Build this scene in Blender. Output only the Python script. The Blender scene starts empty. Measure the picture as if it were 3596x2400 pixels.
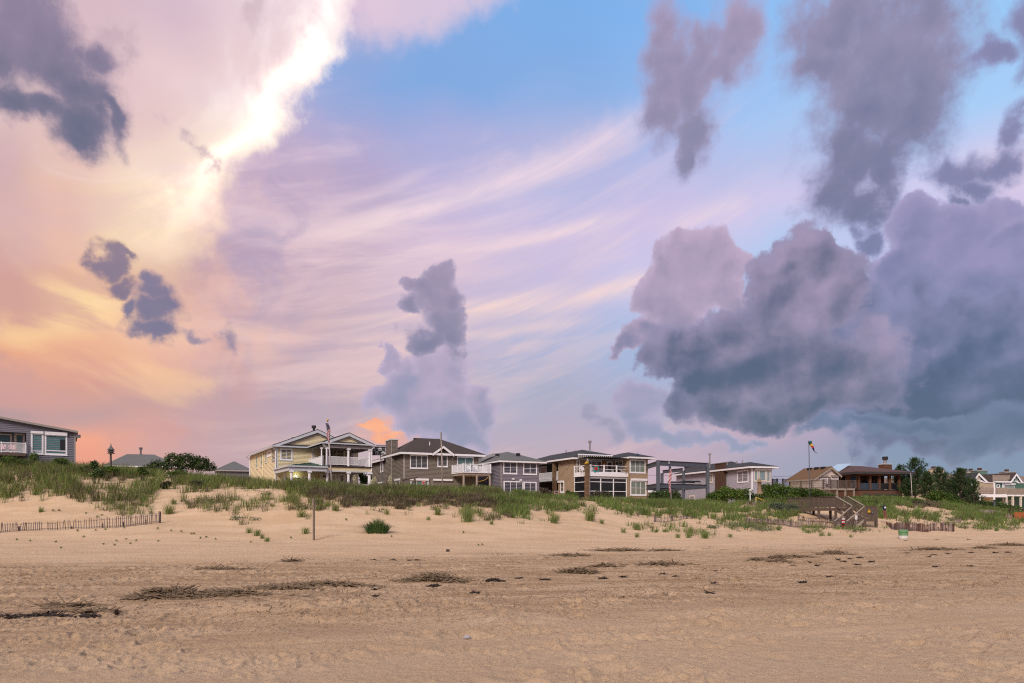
import bpy, math, random
import numpy as np
from mathutils import Vector

# ------------------------------------------------------------------ view constants (photograph is 3596 x 2400)
FPX, CX, HY, CAMH = 2497.0, 1798.0, 1800.0, 1.7
def W(px, py, D):
    """world point seen at photo pixel (px, py) at depth D metres"""
    return Vector(((px - CX) / FPX * D, D, CAMH + (HY - py) / FPX * D))
def ae(px, py):
    u, v = (px - CX) / FPX, (HY - py) / FPX
    return math.atan(u), math.atan2(v, math.hypot(u, 1.0))
def lin(c):
    c = c / 255.0
    return c / 12.92 if c <= 0.04045 else ((c + 0.055) / 1.055) ** 2.4
def L3(r, g, b): return (lin(r), lin(g), lin(b), 1.0)

scene = bpy.context.scene
col = scene.collection
# ------------------------------------------------------------------ camera
cam = bpy.data.cameras.new('camera')
cam.lens = 25.0; cam.sensor_width = 36.0; cam.sensor_fit = 'HORIZONTAL'
cam.shift_y = 600.0 / 3596.0
cam.clip_start = 0.1; cam.clip_end = 6000.0
camo = bpy.data.objects.new('camera', cam); col.objects.link(camo)
camo.location = (0, 0, CAMH); camo.rotation_euler = (math.radians(90), 0, 0)
scene.camera = camo
# ------------------------------------------------------------------ exposure
scene.view_settings.view_transform = 'Standard'
scene.view_settings.look = 'None'
scene.view_settings.exposure = 0.0
scene.view_settings.gamma = 1.0
scene.view_settings.use_curve_mapping = False
scene.cycles.max_bounces = 6
scene.cycles.diffuse_bounces = 3
scene.cycles.glossy_bounces = 3
scene.cycles.transmission_bounces = 4
scene.cycles.transparent_max_bounces = 8
scene.cycles.use_denoising = False; scene.cycles.pixel_filter_type = 'BLACKMAN_HARRIS'; scene.cycles.filter_width = 1.15; scene.cycles.use_adaptive_sampling = True; scene.cycles.adaptive_threshold = 0.012; scene.cycles.adaptive_min_samples = 10
# ------------------------------------------------------------------ sun lamp: added soft light from behind the camera, lifts house fronts and sand
SUN_AZ, SUN_EL = math.radians(-158), math.radians(36)      # azimuth from the view direction, negative = left
sd = Vector((math.sin(SUN_AZ) * math.cos(SUN_EL), math.cos(SUN_AZ) * math.cos(SUN_EL), math.sin(SUN_EL)))
sun = bpy.data.lights.new('sun', 'SUN'); sun.energy = 3.1; sun.angle = math.radians(18); sun.color = (1.0, 0.90, 0.79)
suno = bpy.data.objects.new('sun', sun); col.objects.link(suno)
suno.rotation_euler = (-sd).to_track_quat('-Z', 'Y').to_euler(); suno.location = sd * 200
# ------------------------------------------------------------------ sky (world shader, everything as a function of direction)
world = bpy.data.worlds.new('World'); scene.world = world; world.use_nodes = True
NT = world.node_tree; NT.nodes.clear()
def nn(t): return NT.nodes.new(t)
def put(sock, v):
    if isinstance(v, S): NT.links.new(v.s, sock)
    elif isinstance(v, bpy.types.NodeSocket): NT.links.new(v, sock)
    else: sock.default_value = v
def M(op, a, b=None, c=None, clamp=False):
    n = nn('ShaderNodeMath'); n.operation = op; n.use_clamp = clamp
    put(n.inputs[0], a)
    if b is not None: put(n.inputs[1], b)
    if c is not None: put(n.inputs[2], c)
    return S(n.outputs[0])
class S:
    def __init__(self, s): self.s = s
    def __add__(self, o): return M('ADD', self, o)
    def __radd__(self, o): return M('ADD', self, o)
    def __sub__(self, o): return M('SUBTRACT', self, o)
    def __rsub__(self, o): return M('SUBTRACT', o, self)
    def __mul__(self, o): return M('MULTIPLY', self, o)
    def __rmul__(self, o): return M('MULTIPLY', self, o)
    def __neg__(self): return M('MULTIPLY', self, -1.0)
def ss(x, a, b, lo=0.0, hi=1.0):
    n = nn('ShaderNodeMapRange'); n.interpolation_type = 'SMOOTHSTEP'
    put(n.inputs[0], x); n.inputs[1].default_value = a; n.inputs[2].default_value = b
    n.inputs[3].default_value = lo; n.inputs[4].default_value = hi
    return S(n.outputs[0])
def comb(x, y, z=0.0):
    n = nn('ShaderNodeCombineXYZ'); put(n.inputs[0], x); put(n.inputs[1], y); put(n.inputs[2], z); return S(n.outputs[0])
def noise(vec, scale, detail=6, rough=0.55, dist=0.0, col_=False):
    n = nn('ShaderNodeTexNoise'); n.noise_dimensions = '2D';  put(n.inputs['Vector'], vec)
    n.inputs['Scale'].default_value = scale; n.inputs['Detail'].default_value = detail
    n.inputs['Roughness'].default_value = rough; n.inputs['Distortion'].default_value = dist
    return S(n.outputs['Color']) if col_ else S(n.outputs['Fac'])
def voro(vec, scale, detail=2.0, sm=0.6):
    n = nn('ShaderNodeTexVoronoi'); n.feature = 'F1'; n.voronoi_dimensions = '2D'; put(n.inputs['Vector'], vec)
    n.inputs['Scale'].default_value = scale; n.inputs['Detail'].default_value = detail
    n.inputs['Roughness'].default_value = 0.5
    return S(n.outputs['Distance'])
def vadd(a, b):
    n = nn('ShaderNodeVectorMath'); n.operation = 'ADD'; put(n.inputs[0], a); put(n.inputs[1], b); return S(n.outputs[0])
def mixc(f, a, b):
    n = nn('ShaderNodeMix'); n.data_type = 'RGBA'; n.clamp_factor = True
    put(n.inputs[0], f); put(n.inputs[6], a); put(n.inputs[7], b)
    return S(n.outputs[2])
def addc(f, a, b):
    n = nn('ShaderNodeMix'); n.data_type = 'RGBA'; n.blend_type = 'ADD'; n.clamp_factor = False
    put(n.inputs[0], f); put(n.inputs[6], a); put(n.inputs[7], b)
    return S(n.outputs[2])

tc = nn('ShaderNodeTexCoord'); D3 = S(tc.outputs['Generated'])
sep = nn('ShaderNodeSeparateXYZ'); put(sep.inputs[0], D3)
dx, dy, dz = (S(sep.outputs[i]) for i in range(3))
AZ = M('ARCTAN2', dx, dy); EL = M('ARCSINE', dz)
DIR = comb(AZ, EL)
# gentle warp so that nothing follows the grid of control colours
wn = nn('ShaderNodeSeparateXYZ'); put(wn.inputs[0], noise(DIR, 3.2, 4, 0.5, 0, True))
A1 = AZ + (S(wn.outputs[0]) - 0.5) * 0.16
E1 = EL + (S(wn.outputs[1]) - 0.5) * 0.10
ELO, EHI = -0.12, 1.45
def ramp(stops, e):
    """stops: (elevation rad, (r,g,b)) -> colour as a function of elevation"""
    t = M('MULTIPLY', e + (-ELO), 1.0 / (EHI - ELO), clamp=True)
    n = nn('ShaderNodeValToRGB'); put(n.inputs[0], t); cr = n.color_ramp; cr.interpolation = 'B_SPLINE' if False else 'EASE'
    cr.interpolation = 'CARDINAL' if False else 'LINEAR'
    stops = sorted((((s[0] - ELO) / (EHI - ELO)), s[1]) for s in stops)
    cr.elements[0].position = stops[0][0]; cr.elements[0].color = L3(*stops[0][1])
    cr.elements[1].position = stops[-1][0]; cr.elements[1].color = L3(*stops[-1][1])
    for p, c in stops[1:-1]:
        el = cr.elements.new(p); el.color = L3(*c)
    return S(n.outputs[0])
TOP = (168, 174, 206)
def column(px, rows):
    st = [(ae(px, py)[1], c) for py, c in rows]
    st.append((0.85, tuple((a + b) / 2 for a, b in zip(rows[0][1], TOP)))); st.append((1.4, TOP)); 
    return (ae(px, 900)[0], st)
def grid(cols, a, e):
    out = None
    for i, (az, st) in enumerate(cols):
        c = ramp(st, e)
        out = c if out is None else mixc(ss(a, cols[i - 1][0], az), out, c)
    return out
SIDE = [(ELO, (176, 150, 160)), (0.1, (182, 158, 172)), (0.35, (186, 168, 190)), (0.8, (172, 172, 202)), (1.4, TOP)]
RIGHT = [
 (-1.2, SIDE),
 column(600, [(400, (190, 165, 190)), (800, (190, 160, 180)), (1000, (200, 160, 165)), (1200, (203, 158, 156)), (1400, (190, 152, 156)), (1600, (188, 150, 156))]),
 column(1200, [(0, (190, 170, 205)), (150, (150, 165, 210)), (260, (134, 163, 215)), (370, (146, 164, 212)), (460, (168, 165, 206)), (600, (182, 164, 196)), (800, (188, 166, 190)), (1000, (192, 164, 180)), (1200, (188, 162, 176)), (1400, (180, 156, 168)), (1600, (175, 154, 167))]),
 column(1550, [(0, (128, 168, 222)), (300, (126, 166, 220)), (440, (158, 168, 214)), (600, (182, 174, 212)), (800, (200, 180, 210)), (1000, (200, 178, 202)), (1200, (192, 172, 192)), (1400, (178, 160, 176)), (1600, (175, 156, 170))]),
 column(1900, [(0, (124, 172, 228)), (200, (126, 170, 225)), (360, (140, 172, 222)), (500, (172, 177, 217)), (700, (182, 182, 220)), (850, (205, 188, 218)), (1000, (196, 184, 214)), (1200, (176, 176, 205)), (1400, (164, 163, 186)), (1600, (180, 158, 173))]),
 column(2250, [(0, (128, 176, 232)), (300, (138, 178, 230)), (500, (172, 182, 224)), (750, (205, 190, 222)), (950, (198, 192, 224)), (1100, (165, 180, 216)), (1250, (158, 172, 204)), (1450, (170, 162, 184)), (1600, (184, 155, 172))]),
 column(2700, [(0, (140, 188, 240)), (300, (152, 190, 238)), (450, (165, 194, 236)), (600, (180, 190, 228)), (750, (205, 196, 228)), (900, (180, 196, 232)), (1100, (178, 190, 225)), (1450, (200, 162, 180)), (1560, (164, 148, 172)), (1600, (150, 146, 172))]),
 column(3200, [(0, (150, 196, 242)), (300, (165, 202, 242)), (500, (170, 200, 240)), (700, (205, 200, 232)), (900, (195, 196, 230)), (1200, (170, 170, 205)), (1500, (114, 130, 164)), (1600, (118, 136, 164))]),
 column(3596, [(0, (152, 198, 242)), (350, (165, 202, 242)), (500, (190, 200, 235)), (620, (222, 204, 226)), (800, (205, 190, 222)), (1000, (150, 160, 200)), (1500, (120, 140, 172)), (1600, (112, 132, 162))]),
 (0.95, [(ELO, (135, 145, 175)), (0.2, (150, 155, 190)), (0.5, (160, 168, 205)), (1.4, TOP)]),
 (1.9, SIDE),
]
LEFT = [
 (-1.2, [(ELO, (190, 150, 150)), (0.15, (200, 160, 160)), (0.4, (205, 172, 178)), (0.8, (190, 176, 198)), (1.4, TOP)]),
 column(0, [(0, (205, 182, 190)), (400, (222, 190, 188)), (600, (205, 168, 166)), (800, (214, 172, 162)), (960, (214, 165, 146)), (1060, (226, 172, 138)), (1130, (244, 196, 142)), (1200, (228, 162, 124)), (1320, (218, 156, 132)), (1390, (196, 146, 138)), (1440, (172, 142, 145)), (1490, (226, 150, 128)), (1600, (222, 140, 116))]),
 column(300, [(0, (214, 188, 196)), (400, (230, 200, 194)), (600, (226, 188, 176)), (800, (232, 186, 162)), (960, (234, 184, 150)), (1060, (252, 214, 152)), (1130, (250, 206, 146)), (1200, (232, 170, 132)), (1320, (212, 150, 130)), (1390, (205, 150, 136)), (1440, (178, 145, 146)), (1500, (236, 156, 124)), (1600, (226, 146, 122))]),
 column(600, [(0, (214, 190, 204)), (250, (240, 214, 212)), (450, (234, 204, 196)), (600, (240, 212, 192)), (750, (250, 222, 186)), (900, (250, 224, 174)), (1050, (242, 200, 154)), (1180, (240, 188, 146)), (1300, (226, 164, 138)), (1420, (196, 150, 144)), (1500, (212, 152, 140)), (1600, (198, 150, 148))]),
 column(900, [(0, (236, 216, 222)), (200, (240, 216, 216)), (400, (250, 230, 224)), (600, (248, 226, 204)), (800, (236, 200, 180)), (1100, (228, 178, 160)), (1400, (190, 150, 155)), (1600, (180, 150, 160))]),
 column(1200, [(0, (252, 238, 238)), (300, (252, 238, 234)), (600, (236, 208, 208)), (1000, (200, 165, 175)), (1600, (180, 150, 160))]),
]
cr_ = grid(RIGHT, A1, E1); cl_ = grid(LEFT, A1, E1)
# edge between the sun-lit anvil on the left and the open sky on the right
edge = [(1600, 640), (1450, 650), (1300, 680), (1150, 660), (1020, 610), (900, 640), (830, 705), (760, 738), (690, 748), (620, 805), (560, 900), (500, 985), (430, 1035), (370, 1052), (260, 1125), (130, 1195), (0, 1235)]
pts = []
for py, px in edge:
    a, e = ae(px, py); pts.append((e, a))
pts = [(-0.2, pts[0][1])] + pts + [(pts[-1][0] + 0.5, pts[-1][1] + 0.12)]
def curve(e, pts, ylo, yhi):
    x0, x1 = pts[0][0], pts[-1][0]
    n = nn('ShaderNodeFloatCurve'); put(n.inputs['Value'], M('MULTIPLY', e - x0, 1.0 / (x1 - x0), clamp=True))
    c = n.mapping.curves[0]
    P = [((x - x0) / (x1 - x0), (y - ylo) / (yhi - ylo)) for x, y in pts]
    c.points[0].location = P[0]; c.points[1].location = P[-1]
    for p in P[1:-1]: c.points.new(*p)
    n.mapping.update()
    return S(n.outputs[0]) * (yhi - ylo) + ylo
ne1 = noise(DIR, 9, 8, 0.62); ne2 = noise(DIR, 26, 6, 0.6)
AE = curve(EL + (noise(DIR, 5.5, 3, 0.5) - 0.5) * 0.05, pts, -0.8, 0.3)
D1 = AZ - AE + (ne1 - 0.5) * 0.10 + (ne2 - 0.5) * 0.022
sharp = ss(EL, 0.26, 0.36)
mk = mixc(sharp, ss(D1, 0.10, -0.07), ss(D1, 0.022, -0.006))
mk_ = ss(D1, 0.06, -0.03)
base = mixc(mk, cr_, cl_)
# white-hot glow hugging the edge
gk = ss(EL, 0.28, 0.46)
gl = M('EXPONENT', M('ABSOLUTE', D1 + 0.035) * -22.0) * gk
near = M('EXPONENT', M('MULTIPLY', M('POWER', M('ABSOLUTE', D1 + 0.03), 2.0), -2300.0)) * gk * ss(noise(DIR, 7, 6, 0.6, 0.4), 0.25, 0.55)
# cirrus: streaks that rise to the right
ang = math.radians(17)
def streakcoord(rot, seed):
    c, s = math.cos(rot), math.sin(rot)
    bend = M('POWER', M('ABSOLUTE', AZ + 0.05), 2.0) * 0.28
    return comb((AZ * c + EL * s), (EL * c - AZ * s - bend), seed)
def stretch(vec, sx, sy):
    n = nn('ShaderNodeMapping'); put(n.inputs[0], vec); n.inputs['Scale'].default_value = (sx, sy, 1); return S(n.outputs[0])
sc0 = streakcoord(math.radians(12), 3.3)
ci1 = noise(stretch(sc0, 2.2, 13.0), 1.0, 8, 0.62, 0.35)
ci2 = noise(stretch(streakcoord(math.radians(19), 8.1), 3.5, 34.0), 1.0, 7, 0.6, 0.5)
cwin = ss(AZ, -0.62, -0.30) * ss(AZ, 0.46, 0.12) * ss(EL, 0.02, 0.10) * ss(EL, 0.60, 0.44)
# the clear blue gap near the top keeps only faint veils
def ell(px, py, rx, ry, rot=0.0):
    a, e = ae(px, py); k = math.cos(a)
    ca, sa = math.cos(rot), math.sin(rot)
    u = AZ - a; v = EL - e
    rx_, ry_ = rx * k * k / FPX, ry * k / FPX
    if rot:
        uu = u * ca + v * sa; vv = v * ca - u * sa
    else: uu, vv = u, v
    return M('SQRT', M('POWER', uu * (1 / rx_), 2.0) + M('POWER', vv * (1 / ry_), 2.0))
gap = ss(ell(1780, 225, 660, 300, 0.12) + (ne1 - 0.5) * 1.3, 0.65, 1.15)
cf = (ss(ci1, 0.44, 0.72) * 0.50 + ss(ci2, 0.46, 0.76) * 0.24) * cwin * (gap * 0.88 + 0.12)
base = mixc(M('MULTIPLY', cf, 1.0, clamp=True), base, ramp([(ELO, (228, 184, 172)), (0.1, (234, 194, 184)), (0.25, (242, 206, 198)), (0.4, (236, 208, 216)), (0.7, (232, 206, 222))], EL))
mv = ss(ell(880, 830, 420, 300, 0.5) + (ne1 - 0.5) * 0.8, 1.1, 0.35) * (1 - mk_)
tx2 = noise(stretch(streakcoord(math.radians(38), 2.9), 7.0, 16.0), 1.0, 7, 0.62, 0.5)
base = mixc(mv * ss(tx2, 0.44, 0.66) * 0.65, base, L3(224, 188, 190)); base = mixc(mv * ss(tx2, 0.5, 0.3) * 0.5, base, L3(160, 146, 178))
# single bright bands
def band(p0, p1, w, sag, f):
    (a0, e0), (a1, e1) = ae(*p0), ae(*p1)
    m = (e1 - e0) / (a1 - a0); t = (AZ - a0) * (1 / (a1 - a0))
    line = EL - ((AZ - a0) * m + e0) + t * (1 - t) * sag + (ci1 - 0.5) * 0.03
    g = M('EXPONENT', M('POWER', M('ABSOLUTE', line * (1 / w)), 2.0) * -1.0)
    return g * ss(t, -0.25, 0.25) * ss(t, 1.15, 0.8) * (ss(ci2, 0.25, 0.7) * 0.7 + 0.3) * f
bands = band((1180, 800), (2240, 400), .016, .05, .85) + band((1500, 880), (2180, 760), .009, .02, .7) + band((1560, 1120), (2400, 960), .013, .02, .75) \
      + band((1150, 1140), (2000, 1010), .010, .01, .5) + band((1250, 1190), (2050, 1130), .008, .01, .5) + band((1050, 760), (1500, 610), .008, .01, .4) + band((2350, 800), (2620, 700), .012, .0, .6) + band((1550, 820), (2000, 700), .008, .01, .4)
base = mixc(M('MULTIPLY', bands, 1.0, clamp=True), base, ramp([(ELO, (236, 190, 168)), (0.28, (246, 212, 200)), (0.4, (244, 218, 220)), (0.5, (240, 214, 226))], EL))
# pink veil along the upper edge
veil = ss(ell(1500, -60, 420, 150, 0.25) + (ne1 - 0.5) * 1.2, 1.15, 0.55)
base = mixc(veil * 0.8, base, L3(228, 200, 214))
lt = mk * ss(EL, 0.2, 0.36); tx1 = noise(stretch(streakcoord(math.radians(52), 5.1), 4.5, 9.0), 1.0, 7, 0.6, 0.4)
base = mixc(lt * ss(tx1, 0.46, 0.66) * 0.40, base, L3(214, 176, 184))
base = mixc(lt * ss(tx1, 0.48, 0.30) * 0.35, base, L3(255, 238, 228))
# peach mottling low on the left
lm = ss(AZ, -0.30, -0.42) * ss(EL, 0.36, 0.22)
mot = noise(stretch(streakcoord(math.radians(3), 1.7), 6.0, 11.0), 1.0, 6, 0.55, 0.3)
base = mixc(lm * ss(mot, 0.47, 0.64) * 0.7, base, L3(202, 148, 140))
base = mixc(lm * ss(mot, 0.48, 0.28) * ss(EL, 0.08, 0.18) * 0.5, base, L3(254, 206, 146))
lw = ss(ell(820, 1130, 420, 260, 0.4), 1.1, 0.3)
base = mixc(lw * ss(noise(DIR, 11, 5, 0.55, 0.4), 0.44, 0.64) * 0.45, base, L3(236, 186, 164))
base = addc(1.0, base, mixc(gl * 0.12, (0, 0, 0, 1), (0.62, 0.50, 0.40, 1)))
base = addc(1.0, base, mixc(near, (0, 0, 0, 1), (0.55, 0.45, 0.32, 1)))

# cumulus --------------------------------------------------------------
def sepv(v):
    n = nn('ShaderNodeSeparateXYZ'); put(n.inputs[0], v); return S(n.outputs[0]), S(n.outputs[1])
wa, wb = sepv(noise(DIR, 11, 2, 0.5, 0, True)); wc, wd = sepv(noise(DIR, 34, 4, 0.62, 0, True))
CA = AZ + (wa - 0.5) * 0.075 + (wc - 0.5) * 0.026
CE = EL + (wb - 0.5) * 0.065 + (wd - 0.5) * 0.024
F1 = noise(DIR, 16, 7, 0.60); F2 = noise(vadd(DIR, (0.006, -0.010, 0)), 16, 7, 0.60)
F3 = noise(DIR, 44, 7, 0.66)
VW = comb(AZ + (wc - 0.5) * 0.03, EL + (wd - 0.5) * 0.03)
V1 = voro(VW, 22, 1.0); V2 = voro(vadd(VW, (0.004, -0.010, 0)), 22, 1.0)
BIG = noise(DIR, 6.5, 4, 0.5)
puffy = (F1 - 0.5) * 1.1 + (0.42 - V1) * 0.9 + (F3 - 0.5) * 0.45
wispy = (F1 - 0.5) * 2.0 + (F3 - 0.5) * 1.7
G1 = noise(DIR, 10, 4, 0.5); G2 = noise(vadd(DIR, (0.014, -0.022, 0)), 10, 4, 0.5)
relief = (G1 - G2) * 3.2 + (F1 - F2) * 0.9 + (V2 - V1) * 0.5
def field(blobs):
    out = None
    for b in blobs:
        a, e = ae(b[0], b[1]); k = math.cos(a)
        v = nn('ShaderNodeVectorMath'); v.operation = 'SUBTRACT'; put(v.inputs[0], AEV); v.inputs[1].default_value = (a, e, 0)
        m = nn('ShaderNodeVectorMath'); m.operation = 'MULTIPLY'; NT.links.new(v.outputs[0], m.inputs[0])
        m.inputs[1].default_value = (FPX / b[2] / (k * k) / 1.22, FPX / b[3] / k / 1.22, 0)
        l = nn('ShaderNodeVectorMath'); l.operation = 'LENGTH'; NT.links.new(m.outputs[0], l.inputs[0])
        f = 1.0 - S(l.outputs[1])
        out = f if out is None else M('SMOOTH_MAX', out, f, 0.35)
    return out
AEV = comb(CA, CE)
def cloud(base, blobs, light, dark, nz, amp=0.75, t0=0.0, t1=0.28, ymid=None, yspan=120, opac=1.0, rel=0.55, rimc=None):
    f = field(blobs)
    d = f + nz * amp
    soft = 0.09 if nz is puffy else 0.34
    mask = ss(d, t0 - soft * 0.5, t1 + soft) * opac
    a, e = ae(blobs[0][0], ymid if ymid else blobs[0][1])
    tone = (EL - e) * (FPX / yspan) * 0.36 + 0.5 + relief * rel * 0.55 + (BIG - 0.5) * 0.55 - (M('MINIMUM', d, 1.2) - 0.4) * 0.30
    c = mixc(ss(tone, -0.15, 1.15), L3(*dark), L3(*light))
    rc = rimc or tuple(min(255, x + 16) for x in light)
    c = mixc(ss(d, t1 + 0.45, t0) * 0.55, c, L3(*rc))
    return mixc(mask, base, c)
LOW = -0.2
# small wisps and clouds on the left
base = cloud(base, [(60, 40, 150, 120), (150, 150, 150, 100), (260, 240, 130, 80), (390, 235, 62, 55), (310, 330, 130, 90), (395, 400, 45, 90), (130, 370, 150, 50), (20, 330, 80, 60), (240, 440, 120, 60), (10, 160, 60, 90)], (150, 132, 156), (92, 96, 120), wispy, 0.36, -0.18, 0.22, 300, 220, 0.98, 0.3, (168, 142, 158))
base = cloud(base, [(430, 120, 70, 45), (475, 200, 30, 60), (640, 470, 60, 22), (700, 520, 40, 16), (735, 565, 14, 50), (860, 30, 40, 40)], (206, 178, 184), (180, 154, 168), wispy, 0.8, 0.1, 0.6, None, 150, 0.55, 0.2)
base = cloud(base, [(345, 885, 42, 34), (370, 900, 50, 16), (352, 930, 46, 34), (395, 1000, 48, 34), (425, 1030, 34, 26)], (142, 120, 136), (118, 104, 128), wispy, 0.40, -0.14, 0.16, 950, 100, 0.95, 0.25, (186, 142, 130))
base = cloud(base, [(505, 990, 45, 40), (540, 1040, 70, 50), (600, 1090, 50, 50), (465, 1105, 42, 34), (560, 1120, 90, 42), (590, 1170, 70, 34)], (136, 120, 142), (112, 106, 134), wispy, 0.38, -0.14, 0.18, 1070, 120, 0.98, 0.25, (170, 136, 142))
base = cloud(base, [(800, 1165, 36, 42), (815, 1195, 34, 42), (715, 1195, 36, 20)], (156, 134, 150), (138, 124, 146), wispy, 0.5, 0.0, 0.5, 1160, 80, 0.85, 0.2)
# pale column and orange-lit tower behind the yellow house
base = mixc(ss(ell(1380, 1520, 190, 90) + (ne1 - 0.5) * 1.4, 1.0, 0.2) * 0.55, base, L3(236, 158, 130))
base = cloud(base, [(1400, 1500, 44, 34), (1425, 1530, 34, 46), (1350, 1515, 50, 18), (1280, 1505, 40, 12), (1380, 1560, 66, 40)], (255, 178, 116), (230, 128, 98), puffy, 0.6, -0.1, 0.4, 1525, 60, 0.88, 1.6, (244, 158, 120))
base = cloud(base, [(1345, 1262, 34, 30), (1370, 1290, 40, 20), (1440, 1330, 70, 60), (1530, 1310, 90, 70), (1410, 1400, 100, 80), (1530, 1410, 120, 90), (1700, 1390, 46, 60), (1680, 1450, 60, 60), (1590, 1500, 110, 90), (1480, 1490, 80, 60), (1640, 1560, 80, 50)], (184, 162, 186), (138, 138, 166), puffy, 0.45, -0.14, 0.04, 1380, 170, 1.0, 0.8)
base = cloud(base, [(1565, 965, 54, 46), (1590, 1000, 50, 44), (1500, 1015, 74, 46), (1530, 1075, 84, 70), (1590, 1085, 54, 60), (1440, 1085, 44, 36), (1550, 1150, 70, 60), (1570, 1200, 54, 44), (1480, 1190, 84, 34), (1430, 1010, 36, 24)], (166, 148, 172), (124, 120, 146), puffy, 0.45, -0.14, 0.06, 1080, 150, 1.0, 0.7)
# upper right, ragged
base = cloud(base, [(2600, 85, 80, 80), (2570, 170, 90, 80), (2450, 190, 100, 80), (2340, 205, 90, 90), (2310, 90, 60, 60), (2400, 300, 110, 100), (2330, 410, 80, 70), (2430, 440, 60, 90), (2400, 530, 34, 60), (2520, 250, 90, 60)], (178, 156, 182), (132, 128, 156), wispy, 0.38, -0.2, 0.28, 230, 260, 0.96, 0.35, (172, 166, 206))
base = cloud(base, [(2960, 60, 150, 90), (3260, 60, 120, 110), (2900, 190, 150, 90), (3100, 200, 250, 140), (3260, 260, 130, 140), (3060, 340, 200, 130), (3200, 400, 140, 120), (2960, 500, 100, 120), (3060, 560, 150, 90), (2920, 690, 110, 90), (3010, 740, 110, 50), (3110, 640, 70, 110)], (160, 146, 174), (108, 110, 140), wispy, 0.36, -0.2, 0.26, 330, 420, 0.97, 0.35, (150, 154, 200))
base = cloud(base, [(3570, 60, 70, 80), (3590, 180, 60, 110), (3450, 205, 60, 40), (3520, 560, 110, 60), (3400, 570, 110, 50), (3420, 640, 50, 70), (3350, 700, 34, 40), (3590, 480, 50, 50), (3010, 840, 40, 50)], (140, 134, 172), (112, 114, 150), wispy, 0.42, -0.15, 0.3, 480, 300, 0.95, 0.3, (150, 158, 204))
# right-hand massif
base = cloud(base, [(3250, 840, 170, 110), (3380, 850, 170, 110), (3560, 900, 110, 70), (3130, 950, 90, 60), (3200, 980, 160, 90), (3450, 1020, 280, 140), (3700, 950, 200, 150), (3300, 1180, 320, 180)], (158, 146, 184), (104, 110, 148), puffy, 0.42, -0.12, 0.0, 980, 280, 1.0, 0.6)
base = cloud(base, [(3210, 1060, 80, 90), (3050, 1050, 60, 40), (3350, 1110, 110, 60), (3500, 1100, 120, 60), (3200, 1150, 200, 90), (3450, 1200, 260, 110), (3050, 1250, 240, 150), (3300, 1380, 400, 170), (3600, 1350, 260, 220), (3080, 1430, 240, 80), (3450, 1500, 260, 80), (2960, 1180, 120, 120)], (132, 130, 166), (64, 78, 108), puffy, 0.42, -0.14, 0.0, 1180, 250, 1.0, 0.8, (136, 134, 172))
base = cloud(base, [(2260, 1375, 70, 50), (2300, 1420, 70, 60), (2240, 1460, 70, 50), (2290, 1530, 100, 60), (2420, 1570, 90, 30), (2560, 1565, 90, 20), (2650, 1550, 40, 16)], (166, 152, 180), (134, 140, 168), puffy, 0.42, -0.14, 0.12, 1440, 130, 0.96, 0.7)
base = cloud(base, [(2095, 1440, 34, 32), (2085, 1475, 40, 24), (2125, 1510, 46, 30), (2150, 1550, 40, 34)], (156, 146, 172), (138, 136, 164), wispy, 0.4, -0.15, 0.25, 1480, 80, 0.8, 0.3)
base = cloud(base, [(2440, 860, 60, 60), (2470, 930, 110, 80), (2370, 950, 80, 70), (2310, 1060, 90, 80), (2400, 1080, 130, 100), (2260, 1180, 90, 50), (2185, 1222, 40, 34), (2560, 960, 70, 60), (2540, 1060, 90, 60)], (184, 160, 184), (122, 120, 150), puffy, 0.45, -0.12, 0.02, 1040, 190, 1.0, 0.7)
base = cloud(base, [(2790, 870, 62, 60), (2720, 940, 80, 60), (2850, 940, 110, 80), (2760, 1050, 130, 110), (2900, 1080, 130, 110), (2570, 1200, 170, 80), (2420, 1230, 170, 66), (2700, 1250, 240, 150), (2500, 1340, 150, 90), (2900, 1300, 260, 150), (2600, 1440, 170, 64), (2700, 1470, 90, 40), (2850, 1420, 200, 56)], (164, 146, 174), (72, 80, 106), puffy, 0.42, -0.14, 0.0, 1080, 270, 1.0, 0.8, (142, 134, 166))
base = cloud(base, [(3000, 1500, 220, 26), (3250, 1490, 320, 40), (3560, 1520, 240, 90), (3450, 1560, 200, 56)], (108, 116, 148), (70, 90, 120), puffy, 0.22, 0.0, 0.45, 1480, 160, 0.92, 0.2)
# below the horizon the dome stays plain
nish = nn('ShaderNodeTexSky'); nish.sky_type = 'NISHITA'; nish.sun_disc = False
nish.sun_elevation = SUN_EL; nish.sun_rotation = SUN_AZ
out = addc(0.012, base, S(nish.outputs[0]))
bg = nn('ShaderNodeBackground'); put(bg.inputs[0], out); bg.inputs[1].default_value = 1.0
wo = nn('ShaderNodeOutputWorld'); NT.links.new(bg.outputs[0], wo.inputs[0])
world.cycles.sampling_method = 'MANUAL'; world.cycles.sample_map_resolution = 512
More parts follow.
